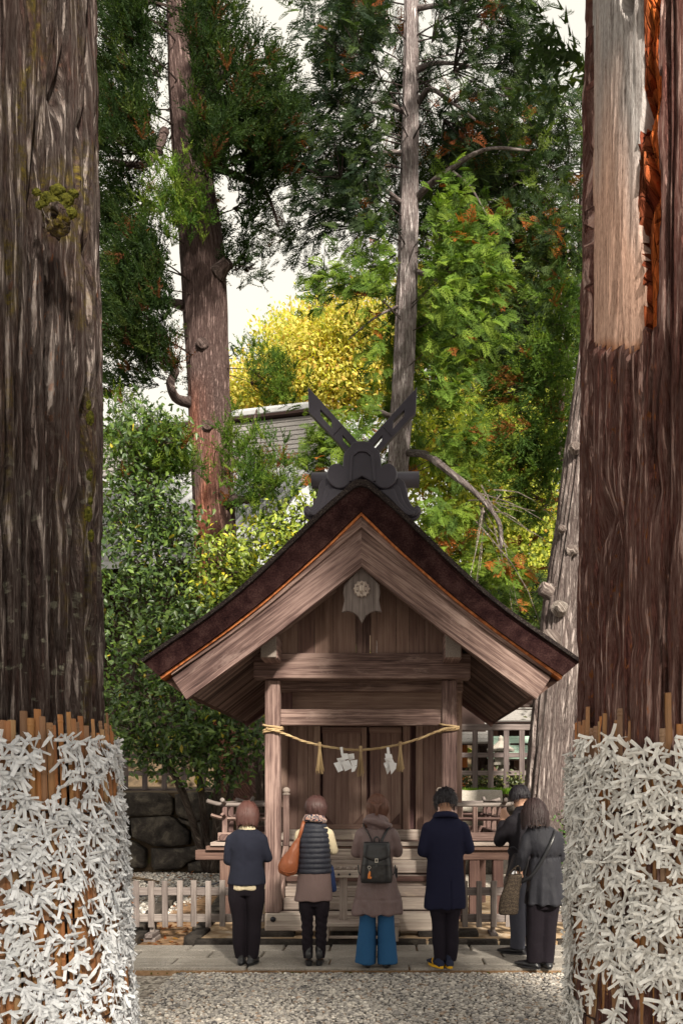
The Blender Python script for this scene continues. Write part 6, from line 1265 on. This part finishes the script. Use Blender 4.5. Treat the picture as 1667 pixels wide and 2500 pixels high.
def shoe(p, sd, x, mat, L=.24, w=.042, h=.06, sole=None, solemat=None, heel=0.0, rot=0.0, name='shoe', topcol=None):
    ca, sa = math.cos(rot), math.sin(rot); f = lambda V: np.stack([V[:, 0]*ca-V[:, 1]*sa+x, V[:, 0]*sa+V[:, 1]*ca, V[:, 2]], 1)
    b = heel+.012; up = [T([(0, -.075, b+.012), (0, -.05, b+h*.55), (0, .0, b+h*.5), (0, .07, b+.026), (0, L-.085, b+.016)], [(w*.78, .02), (w*.92, h*.55), (w*.95, h*.5), (w*1.05, .030), (w*.62, .014)], 14), T([(0, -.035, b+.02), (0, -.035, b+h+.03)], [w*.85, w*.8], 14)]
    V, F, N = remesh(up, .009, 3); V = V[:] ; V[:, 2] = np.maximum(V[:, 2], b-.002); o = put(name, p, f(V), F, mat, smooth=True)
    pr = [(math.sin(t)*w*(1.05 if math.cos(t) > -.2 else .85), .03+math.cos(t)*(L*.5)) for t in np.linspace(0, 2*math.pi, 20, endpoint=False)]; st = sole or .014
    V = np.array([(a, c, q) for q in (heel*.25, heel*.25+st) for a, c in pr]); 
    if heel: V[:, 2] += np.where(V[:, 1] < .0, heel*.75, heel*.55*0+heel*.0+.0)*0
    F = [list(range(20))[::-1], list(range(20, 40))]+[[i, (i+1) % 20, 20+(i+1) % 20, 20+i] for i in range(20)]; put('sole', p, f(V), F, solemat or M['black_leather'])
    if heel: V, F = loft_vf([(0, -.05, 0, .028, .03, .7), (0, -.05, heel, .032, .034, .7)], 12); put('heel', p, f(V), F, M['black_leather'])
    return o
def arms(sh, el, wr, ru, re, rw):
    sh = np.asarray(sh, float); sh = sh-A(np.sign(sh[0])*.014, 0, .030); return T([sh, (np.asarray(sh)+np.asarray(el))/2+A(0, -.01, 0), el], [ru, ru*.95, re], 14), T([el, (np.asarray(el)+np.asarray(wr))/2, wr], [re, re*.9, rw], 14)
def body(p, parts, hd): return wear('body', p, parts+hd, M['skin'], .015, 2)

# --- woman in navy cardigan
p1 = person(-1.325, 7.79, -.07, 'woman with auburn bob in navy cardigan and black trousers, leftmost of the row')
hp, r1 = head_parts(0, .03, 1.425, .28); c1 = A(0, .03, 1.425)
trs = legs(0, .43, .055, .098, .068, .05, .80, .085)
body(p1, [Lf([(0, 0, .75, .11, .08), (0, 0, .95, .10, .07), (0, .0, 1.2, .125, .07), (0, .01, 1.27, .10, .07), (0, .02, 1.31, .05, .05), (0, .03, 1.40, .048, .05)])]+[T([(sd*.085, 0, .8), (sd*.075, 0, .43), (sd*.055, -.01, .06)], [.05, .04, .028]) for sd in (-1, 1)]+hand((.05, .17, 1.03), (-.8, .1, .5), (0, .2, 1), (0, 1, 0))+hand((-.05, .17, 1.03), (.8, .1, .5), (0, .2, 1), (0, 1, 0)), hp)
wear('trousers', p1, [Lf([(0, 0, .66, .150, .105), (0, 0, .76, .160, .112), (0, 0, .88, .15, .10)])]+trs, M['black_cloth'], .010, 4, foldz(.005, 12, 3))
wear('cream_shirt', p1, [Lf([(0, .0, .712, .176, .124), (0, 0, .78, .165, .115), (0, 0, .84, .14, .09)])], M['cream'], .009, 3, vfold(.006, 6, .70, .85))
wear('shirt_collar', p1, [Lf([(0, .0, 1.23, .10, .075), (0, .012, 1.285, .082, .065), (0, .02, 1.315, .066, .06)])], M['cream'], .009, 3)
lu = arms((-.155, -.005, 1.215), (-.178, .02, .985), (-.05, .15, 1.03), .058, .052, .042); ru = arms((.155, -.005, 1.215), (.188, .05, 1.01), (.05, .15, 1.03), .058, .054, .042)
wear('cardigan', p1, [Lf([(0, .0, .760, .188, .134), (0, .0, .78, .186, .132), (0, 0, .85, .174, .120), (0, -.0, .98, .150, .108), (0, -.005, 1.12, .166, .112), (0, -.0, 1.22, .165, .098), (0, .005, 1.265, .125, .08), (0, .01, 1.285, .085, .07)]), *lu, *ru], M['navy_knit'], .010, 4, plus(foldz(.010, 10, 1), lambda V: -.004*np.exp(-((V[:, 0]-.0)/.006)**2)*(V[:, 1] < -.03)))
hair(p1, 'bob_hair', M['hair_red'], r1, c1, (.094, .108, .118), .115, 1.04, 700, seed=2, tuck=.02)
for sd in (-1, 1): shoe(p1, sd, sd*.052, M['black_leather'], .235, .04, .05, rot=-sd*.12)

# --- woman in puffer vest
p2 = person(-.685, 7.79, .05, 'woman with tan shoulder bag in navy puffer vest and mauve skirt')
hp, r2 = head_parts(.015, .03, 1.48, .25); c2 = A(.015, .03, 1.48)
body(p2, [Lf([(0, 0, .75, .11, .08), (0, 0, .95, .10, .07), (0, .0, 1.26, .125, .07), (0, .01, 1.32, .10, .07), (.01, .02, 1.36, .05, .05), (.015, .03, 1.45, .048, .05)])]+[T([(sd*.085, 0, .8), (sd*.075, 0, .43), (sd*.06, -.01, .06)], [.045, .034, .026]) for sd in (-1, 1)]+hand((.05, .18, 1.10), (-.8, .1, .5), (0, .2, 1), (0, 1, 0))+hand((-.05, .18, 1.10), (.8, .1, .5), (0, .2, 1), (0, 1, 0)), hp)
wear('leggings', p2, [Lf([(0, 0, .55, .12, .09), (0, 0, .70, .13, .10)])]+legs(0, .40, .058, .082, .056, .044, .68, .072), M['black_cloth'], .009, 3, plus(foldz(.004, 14, 5), lambda V: .004*np.sin(V[:, 2]*95+3*V[:, 0]*20)*np.clip((.55-V[:, 2])*6, 0, 1)*np.clip((V[:, 2]-.1)*8, 0, 1)))
wear('skirt', p2, [Lf([(-.012, 0, .605, .185, .135), (-.01, 0, .615, .183, .133), (0, 0, .74, .168, .125), (0, 0, .92, .150, .112)])], M['mauve_cord'], .010, 4, vfold(.005, 5, .6, .85, 2))
lu = arms((-.148, 0, 1.265), (-.168, .05, 1.05), (-.05, .16, 1.10), .050, .046, .036); ru = arms((.150, 0, 1.265), (.180, .03, 1.08), (.05, .16, 1.10), .052, .048, .036)
wear('sweater', p2, [*lu, *ru, Lf([(0, 0, 1.10, .14, .095), (0, 0, 1.28, .14, .085), (0, .01, 1.33, .08, .06)])], M['cream'], .009, 4, foldz(.004, 12, 6))
def quilt(V):
    ph = ((V[:, 2]-.862)/.0485) % 1; return np.where((np.abs(V[:, 0]) < .4), .013*np.sqrt(np.clip(np.sin(np.pi*ph), 0, 1))-.007, 0)+(fbm(V*A(30, 30, 22), 2, 8)-.5)*.007
wear('puffer_vest', p2, [Lf([(.002, 0, .862, .158, .118), (0, 0, .90, .163, .125), (0, 0, 1.05, .150, .12), (0, 0, 1.2, .150, .112), (0, 0, 1.30, .125, .09), (0, .01, 1.345, .095, .075), (.01, .012, 1.375, .075, .07)])], M['puffer'], .0075, 2, quilt)
wear('scarf', p2, [T([(-.085, -.01, 1.37), (-.05, -.065, 1.385), (.02, -.078, 1.38), (.08, -.04, 1.365), (.085, .04, 1.36), (0, .09, 1.35), (-.08, .05, 1.36), (-.085, -.01, 1.37)], [.028]*8), T([(-.07, -.03, 1.40), (0, -.07, 1.405), (.075, -.02, 1.395), (.05, .06, 1.38), (-.05, .06, 1.38), (-.075, 0, 1.40)], [.024]*6)], M['scarf'], .008, 2, foldz(.006, 25, 4))
hair(p2, 'short_hair', M['hair_brown'], r2, c2, (.098, .110, .115), .075, 1.0, 700, seed=4, tuck=.05, jag=.05)
for sd in (-1, 1): shoe(p2, sd, sd*.052, M['black_leather'], .22, .038, .085, heel=.05, rot=-sd*.06, name='ankle_boot')
# her bag (hangs from the shoulder) and a dark blue stole over the other arm
bag = thing('shoulder_bag', (-.685-.20, 7.72, .85), 'slouchy tan leather shoulder bag at the hip of the woman in vest', 'bag')
V, F, N = remesh([Lf([(-.035, 0, -.005, .045, .04), (-.045, 0, .03, .085, .065), (-.035, .0, .10, .095, .075), (-.005, 0, .20, .070, .055), (.035, 0, .30, .035, .028), (.06, 0, .36, .018, .018)])], .008, 3); V = V+N*((fbm(V*A(22, 22, 9), 3, 4)-.5)*.022)[:, None]
put('bag_body', bag, V, F, M['tan_leather'], smooth=True)
V, F = tube_vf(smooth_line([(.055, 0, .33), (.085, -.01, .42), (.105, .02, .50), (.12, .09, .50), (.10, .14, .40), (.03, .10, .28), (-.01, .05, .2)], 30), [(.016, .005)]*30, 8); put('strap', bag, V, F, M['tan_leather'], smooth=True)
V, F = tube_vf(smooth_line([(-.13, -.02, .09), (-.08, -.065, .045), (0, -.07, .035), (.045, -.03, .06)], 20), .004, 6); put('seam', bag, V, F, M['tan_leather'], smooth=True)
st = ob('stole', *remesh([T([A(-.53, 7.86, .92), A(-.520, 7.83, .84), A(-.515, 7.82, .76), A(-.50, 7.82, .70)], [(.022, .02), (.03, .03), (.036, .03), (.03, .022)])], .008, 2)[:2], M['denim'], smooth=True); st.data.materials.clear(); st.data.materials.append(cloth('navy_stole', (.02, .035, .10), .8, folds=.8)); tag(st, 'dark blue stole hanging at the right hip of the woman in vest', 'scarf')

# --- woman in mauve coat with backpack
p3 = person(-.09, 7.68, 0, 'woman with long chestnut hair in mauve raincoat and wide blue jeans')
hp, r3 = head_parts(.01, .03, 1.495, .22); c3 = A(.01, .03, 1.495)
body(p3, [Lf([(0, 0, .75, .11, .08), (0, 0, .95, .10, .07), (0, .0, 1.26, .125, .07), (0, .01, 1.33, .10, .07), (.01, .02, 1.37, .05, .05), (.01, .03, 1.46, .048, .05)])]+[T([(sd*.085, 0, .8), (sd*.08, 0, .43), (sd*.075, -.01, .06)], [.05, .04, .028]) for sd in (-1, 1)]+hand((.05, .19, 1.12), (-.8, .1, .5), (0, .2, 1), (0, 1, 0))+hand((-.05, .19, 1.12), (.8, .1, .5), (0, .2, 1), (0, 1, 0)), hp)
wear('wide_jeans', p3, [T([(sd*.082, 0, .62), (sd*.086, 0, .45), (sd*.094, -.005, .25), (sd*.106, -.01, .035)], [(.078, .10), (.078, .098), (.086, .098), (.098, .112)], 18, flat=True) for sd in (-1, 1)], M['denim'], .009, 3, vfold(.005, 7, .03, .5, 4))
wear('raincoat', p3, [Lf([(-.005, 0, .500, .243, .175), (-.005, 0, .515, .243, .175), (0, 0, .62, .225, .165), (0, -.0, .80, .185, .14), (0, -.005, .98, .150, .118), (0, -.01, 1.12, .160, .118), (0, -.005, 1.26, .165, .10), (0, .005, 1.325, .12, .08), (0, .01, 1.35, .08, .07)]), *arms((-.155, -.005, 1.27), (-.188, .03, 1.07), (-.05, .165, 1.12), .064, .058, .045), *arms((.155, -.005, 1.27), (.192, .03, 1.07), (.05, .165, 1.12), .064, .058, .045)], M['mauve_nylon'], .010, 3, plus(vfold(.014, 7, .5, .95, 7), foldz(.011, 11, 9), lambda V: -.004*np.exp(-((V[:, 2]-.64)/.006)**2)-.003*np.exp(-(V[:, 0]/.005)**2)*(V[:, 1] < -.03)*(V[:, 2] < .95)))
wear('hood', p3, [T([(-.10, -.01, 1.345), (-.085, -.075, 1.375), (-.02, -.105, 1.372), (.06, -.10, 1.34), (.115, -.04, 1.315), (.10, .04, 1.335)], [.030, .036, .040, .040, .034, .026]), T([(-.085, -.03, 1.40), (-.03, -.075, 1.415), (.05, -.07, 1.395), (.095, .0, 1.37)], [.024, .028, .028, .022]), Lf([(0, -.045, 1.28, .09, .05), (0, -.055, 1.34, .10, .05), (0, -.05, 1.38, .08, .05)])], M['mauve_nylon'], .009, 3, foldz(.012, 14, 5))
hair(p3, 'long_hair', M['hair_chest'], r3, c3, (.093, .108, .116), .12, 1.0, 700, seed=6, tuck=.06)
Vs = []; rg = np.random.default_rng(3)
for k in range(60):
    a = rg.uniform(0, 1); x0 = -.085+.03*a; Vs.append(tube_vf(smooth_line([(x0+.01, .0, 1.50), (x0-.005, -.03-.02*a, 1.42), (x0-.015-.012*rg.random(), -.05-.03*rg.random(), 1.34), (x0-.03*rg.random()-.005, -.045, 1.25+.05*rg.random())], 8), np.linspace(.005, .002, 8), 4, False))
V, F = join(Vs); put('loose_strands', p3, V, F, M['hair_chest'], smooth=True, grain=(0, 0, 1))
Vs = []
for k in range(40):                                          # half-up twist at the back
    a = rg.uniform(-1, 1); Vs.append(tube_vf(smooth_line([(a*.085, -.03, 1.55), (a*.05, -.10, 1.53), (a*.012, -.125, 1.49), (a*.012, -.12, 1.42)], 8), np.linspace(.005, .004, 8), 4, False))
V, F = join(Vs); put('gathered_hair', p3, V, F, M['hair_chest'], smooth=True, grain=(0, 0, 1))
for sd in (-1, 1): shoe(p3, sd, sd*.09, M['black_leather'], .23, .038, .04, rot=-sd*.1)
# backpack
bk = thing('backpack', (-.09, 7.53, .80), 'black leather backpack with buckle flap on the woman in mauve raincoat', 'backpack')
def bp_(secs, vox=.007, sm=3, d=.008): V, F, N = remesh(secs, vox, sm); return V+N*((fbm(V*16, 3, 3)-.5)*d)[:, None], F
V, F = bp_([Lf([(0, 0, .0, .125, .04, .55), (0, 0, .02, .147, .07, .6), (0, 0, .15, .142, .075, .6), (0, .0, .27, .125, .065, .6), (0, .0, .35, .11, .045, .6), (0, .005, .37, .10, .03, .6)])]); put('bag_body', bk, V, F, M['black_leather'], smooth=True)
V, F = bp_([Lf([(0, -.060, .205, .028, .020, .6), (0, -.058, .225, .085, .026, .6), (0, -.050, .26, .125, .032, .6), (0, -.03, .35, .122, .04, .6), (0, -.005, .378, .115, .035, .6)])]); put('flap', bk, V, F, M['black_leather'], smooth=True)
V, F = beam_vf((0, -.094, .15), (0, -.088, .24), .016, .006, up=(0, 1, 0)); put('buckle_strap', bk, V, F, M['black_leather'])
V, F = curve_solid([(-.014, -.018), (.014, -.018), (.014, .018), (-.014, .018)], [[(-.009, -.012), (.009, -.012), (.009, .012), (-.009, .012)]], .006); put('buckle', bk, V+A(0, -.098, .215), F, M['metal'])
V, F = beam_vf((-.13, -.078, .168), (.13, -.078, .168), .008, .005); put('zip', bk, V, F, M['iron'])
V, F = tube_vf(smooth_line([(-.022, -.01, .37), (-.02, -.02, .41), (0, -.022, .425), (.02, -.02, .41), (.022, -.01, .37)], 14), [(.008, .004)]*14, 6); put('carry_handle', bk, V, F, M['black_leather'], smooth=True)
for sd in (-1, 1):
    V, F = tube_vf(smooth_line([(sd*.035, .012, .36), (sd*.065, .035, .43), (sd*.105, .055, .50), (sd*.122, .10, .535), (sd*.125, .17, .50)], 18), [(.017, .005)]*18, 8); put('shoulder_strap', bk, V, F, M['black_leather'], smooth=True)
    V, F = tube_vf(smooth_line([(sd*.14, .02, .06), (sd*.165, .02, .10), (sd*.17, .05, .16)], 10), .006, 6); put('side_strap', bk, V, F, M['black_leather'], smooth=True)
ch = thing('key_charm', (-.155, 7.43, .90), 'orange charm on a metal ring hanging from the backpack', 'charm')
a = np.linspace(0, 2*np.pi, 21); V, F = tube_vf(np.stack([.013*np.cos(a), 0*a, .052+.013*np.sin(a)], 1), .0028, 6, False); put('ring', ch, V, F, M['metal'])
V, F = tube_vf([(0, 0, .04), (0, 0, .008)], .002, 5); put('chain', ch, V, F, M['metal'])
V, F, N = remesh([T([(.004, 0, .012), (.0, 0, -.012), (-.004, 0, -.04)], [.008, .013, .012]), T([(-.004, 0, -.04), (.012, 0, -.046), (.018, 0, -.034)], [.008, .007, .005])], .003, 2); put('charm_body', ch, V, F, M['orange'], smooth=True)

# --- man in navy overcoat
p4 = person(.55, 7.68, .06, 'man with short black hair in long navy overcoat and yellow-soled sneakers')
hp, r4 = head_parts(.01, .05, 1.545, .30, 1.02); c4 = A(.01, .05, 1.545)
body(p4, [Lf([(0, 0, .75, .11, .08), (0, 0, .95, .11, .08), (0, .0, 1.30, .16, .10), (0, .01, 1.38, .11, .08), (.005, .025, 1.42, .058, .06), (.01, .045, 1.51, .055, .058)])]+[T([(sd*.085, 0, .8), (sd*.07, 0, .43), (sd*.05, -.01, .06)], [.05, .042, .03]) for sd in (-1, 1)]+hand((.05, .21, 1.15), (-.8, .1, .6), (0, .2, 1), (0, 1, 0))+hand((-.05, .21, 1.15), (.8, .1, .6), (0, .2, 1), (0, 1, 0)), hp)
wear('jeans', p4, [Lf([(0, 0, .52, .13, .10), (0, 0, .70, .14, .11)])]+legs(0, .42, .048, .085, .066, .055, .66, .072), M['dark_denim'], .0095, 3, foldz(.007, 13, 7))
wear('overcoat', p4, [Lf([(-.01, 0, .550, .198, .145), (-.01, 0, .565, .198, .145), (0, 0, .75, .185, .138), (0, 0, .95, .172, .130), (0, -.01, 1.10, .172, .128), (0, -.012, 1.24, .182, .120), (0, -.005, 1.33, .172, .10), (0, .0, 1.385, .13, .085), (0, .015, 1.42, .095, .075)]), *arms((-.168, -.005, 1.325), (-.205, -.015, 1.085), (-.06, .17, 1.12), .070, .064, .05), *arms((.168, -.005, 1.325), (.218, .0, 1.11), (.06, .17, 1.13), .070, .064, .05)], M['navy_wool'], .011, 4, plus(foldz(.006, 6, 4), vfold(.006, 5, .55, .9, 1), lambda V: -.016*np.exp(-((V[:, 0]-.035)/.007)**2)*(V[:, 1] < -.03)*np.clip((.86-V[:, 2])*14, 0, 1)))
wear('collar', p4, [T([(-.10, .03, 1.405), (-.085, -.05, 1.425), (-.02, -.092, 1.435), (.05, -.088, 1.43), (.10, -.035, 1.415), (.105, .04, 1.40)], [(.016, .034)]*6)], M['navy_wool'], .008, 3)
hair(p4, 'short_black_hair', M['hair_black'], r4, c4, (.088, .110, .124), .012, 1.0, 520, seed=8, spike=.0, tuck=.1)
hair(p4, 'tousled_hair', M['hair_black'], r4, c4+A(0, 0, .01), (.097, .112, .124), .02, 1.0, 520, seed=9, spike=.16)
for sd in (-1, 1):
    s_ = shoe(p4, sd, sd*.052-.02, M['navy_shoe'], .27, .045, .06, .022, M['yellow'], rot=.35 if sd < 0 else .05, name='sneaker')
    for k in range(2): V, F = tube_vf(smooth_line([(sd*.052-.02-.046, -.02+.03*k, .03), (sd*.052-.02-.05, .0+.03*k, .055), (sd*.052-.02-.04, .015+.03*k, .075)], 8), .004, 6); put('stripe', p4, V, F, M['yellow'])

# --- man with shoulder bag, partly hidden
p5 = person(1.40, 8.30, .42, 'man in black jacket and grey trousers with hands raised, behind the woman in black')
hp, r5 = head_parts(-.02, .06, 1.585, .22, 1.02); c5 = A(-.02, .06, 1.585)
hL = hand((-.075, .31, 1.33), (.25, .15, .9), (.5, -.4, 0), (-1, .2, 0)); hR = hand((.0, .31, 1.33), (-.25, .15, .9), (-.5, -.4, 0), (1, .2, 0))
body(p5, [Lf([(0, 0, .85, .14, .10), (0, 0, 1.0, .14, .10), (0, .0, 1.34, .16, .10), (0, .01, 1.42, .11, .08), (-.01, .03, 1.46, .058, .06), (-.02, .055, 1.56, .055, .058)])]+[T([(sd*.09, 0, .9), (sd*.085, 0, .46), (sd*.085, -.01, .06)], [.055, .045, .03]) for sd in (-1, 1)]+hL+hR, hp)
wear('trousers', p5, [Lf([(0, 0, .72, .15, .11), (0, 0, .84, .16, .115), (0, 0, .95, .155, .11)])]+legs(0, .46, .095, .10, .082, .075, .88, .09), M['grey_trousers'], .010, 3, foldz(.006, 10, 7))
wear('jacket', p5, [Lf([(0, 0, .80, .18, .135), (0, 0, .82, .185, .135), (0, 0, 1.0, .175, .13), (0, -.01, 1.18, .185, .13), (0, -.01, 1.30, .185, .115), (0, .0, 1.40, .15, .09), (0, .015, 1.46, .095, .078)]), *arms((-.175, 0, 1.36), (-.235, .10, 1.14), (-.085, .29, 1.30), .072, .066, .05), *arms((.175, 0, 1.36), (.225, .10, 1.14), (.02, .29, 1.30), .072, .066, .05), T([(-.085, .03, 1.46), (-.05, -.065, 1.485), (.05, -.065, 1.485), (.085, .03, 1.46)], [(.014, .034)]*4)], M['black_jacket'], .011, 3, foldz(.010, 9, 12))
hair(p5, 'short_grey_black_hair', M['hair_black'], r5, c5, (.088, .107, .116), .015, 1.0, 520, seed=12, tuck=.1); hair(p5, 'layered_hair', M['hair_black'], r5, c5, (.093, .108, .117), .02, 1.0, 260, seed=13, spike=.08)
for sd in (-1, 1): shoe(p5, sd, sd*.095, M['black_leather'], .28, .046, .055, .02, rot=.75)
sbg = thing('shoulder_case', (1.255, 8.02, .79), 'black nylon shoulder bag on the man in grey trousers', 'bag')
V, F = bp_([Lf([(0, 0, .0, .080, .10, .5), (0, 0, .02, .085, .105, .5), (-.005, 0, .20, .075, .10, .5), (-.005, 0, .235, .065, .09, .5)])], .009, 3, .006); V = V@np.array(Matrix.Rotation(.30, 3, 'Y')).T; put('bag_body', sbg, V, F, M['black_nylon'], smooth=True)
V, F = tube_vf(smooth_line([(.10, -.03, .20), (.125, -.085, .35), (.13, -.075, .50), (.13, -.03, .64), (.12, .10, .70)], 20), [(.020, .005)]*20, 8, up=(0, 1, .1)); put('shoulder_strap', sbg, V, F, M['black_nylon'], smooth=True)
V, F = beam_vf((.13, -.072, .54), (.13, -.055, .585), .046, .012, up=(0, 1, 0)); put('strap_slider', sbg, V, F, M['black_leather'])
V, F = tube_vf(smooth_line([(-.05, -.05, .22), (-.075, -.06, .28), (-.02, -.06, .31), (.05, -.05, .24)], 14), .007, 6); put('carry_handle', sbg, V, F, M['black_nylon'], smooth=True)

# --- woman in black jacket with tote
p6 = person(1.46, 7.63, .10, 'woman with dark shoulder-length hair in gathered black jacket, rightmost of the row')
hp, r6 = head_parts(-.075, .04, 1.455, .22); c6 = A(-.075, .04, 1.455)
body(p6, [Lf([(0, 0, .75, .11, .08), (0, 0, .95, .10, .07), (-.01, .0, 1.24, .125, .07), (-.03, .01, 1.30, .10, .07), (-.05, .02, 1.34, .05, .05), (-.075, .035, 1.43, .048, .05)])]+[T([(sd*.085, 0, .8), (sd*.075, 0, .43), (sd*.06-.04, -.01, .06)], [.05, .04, .028]) for sd in (-1, 1)]+hand((-.215, .035, .915), (0, .15, -1), (.3, 1, 0), (-1, 0, 0)), hp)
wear('trousers', p6, [Lf([(0, 0, .55, .14, .10), (0, 0, .72, .15, .11)]), T([(-.072, 0, .70), (-.078, 0, .42), (-.092, -.01, .05)], [.094, .080, .072], flat=True), T([(.080, 0, .70), (.055, 0, .42), (.028, -.01, .05)], [.094, .076, .066], flat=True)], M['black_cloth'], .010, 4, foldz(.007, 10, 9))
wear('jacket', p6, [Lf([(.03, 0, .595, .200, .155), (.03, 0, .61, .200, .155), (.025, 0, .74, .180, .140), (.015, 0, .92, .155, .118), (.01, 0, 1.03, .140, .108), (0, -.005, 1.14, .160, .118), (-.01, -.0, 1.235, .168, .10), (-.03, .005, 1.30, .12, .08), (-.045, .015, 1.325, .08, .07)]), *arms((-.165, 0, 1.235), (-.205, -.02, 1.04), (-.215, .03, .935), .062, .054, .044), *arms((.150, 0, 1.235), (.178, .03, 1.03), (.10, .17, 1.0), .062, .056, .044)], M['black_nylon'], .010, 3, plus(vfold(.013, 8, .6, 1.0, 3), foldz(.008, 10, 14), lambda V: -.012*np.exp(-((V[:, 2]-1.03)/.02)**2)*(np.abs(V[:, 0]-.01) < .15)+.004*np.sin(V[:, 0]*160)*np.exp(-((V[:, 2]-1.03)/.035)**2)*(V[:, 1] < 0)))
hair(p6, 'shoulder_length_hair', M['hair_dark'], r6, c6, (.102, .112, .118), .145, 1.12, 760, seed=15, tuck=.0, jag=.05)
shoe(p6, -1, -.115, M['black_leather'], .255, .044, .05, .018, rot=.75); shoe(p6, 1, .03, M['black_leather'], .25, .042, .05, .018, rot=.12)
# crossbody strap lies on the jacket
cbg = thing('crossbody_bag', (1.40, 7.62, 1.0), 'dark leather crossbody strap over the back of the woman in black jacket', 'bag strap')
V, F = tube_vf(smooth_line([(.155, .02, .285), (.150, -.07, .27), (.10, -.128, .17), (.03, -.142, .03), (-.035, -.135, -.08), (-.09, -.11, -.15), (-.16, -.04, -.20)], 30), [(.015, .004)]*30, 8, up=(0, 1, .3)); put('strap', cbg, V, F, M['black_leather'], smooth=True)
tote = thing('tote_bag', (1.16, 7.60, .50), 'brown zigzag-patterned tote hanging from the hand of the woman in black', 'bag')
V, F, N = remesh([Lf([(.0, 0, .0, .055, .035, .7), (0, 0, .02, .090, .06, .7), (.0, 0, .16, .085, .065, .7), (.02, 0, .32, .065, .06, .7), (.03, 0, .375, .055, .05, .7)])], .008, 2); V = V+N*((fbm(V*A(14, 14, 6), 3, 2)-.5)*.02)[:, None]; V[:, 0] += V[:, 2]*.10-.03; put('bag_body', tote, V, F, M['tote'], smooth=True)
for sd in (-1, 1): V, F = tube_vf(smooth_line([(.0+.03*sd, -.03*sd, .36), (.03, -.02*sd, .43), (.065, -.0, .45), (.075, -.02*sd, .42), (.07, -.03*sd, .36)], 16), [(.012, .004)]*16, 6); put('handle', tote, V, F, M['tote'], smooth=True)
V, F = remesh([T([(.02, 0, .36), (.03, 0, .395)], [(.03, .02), (.02, .012)])], .006, 1)[:2]; put('folded_paper', tote, V, F, M['white'])
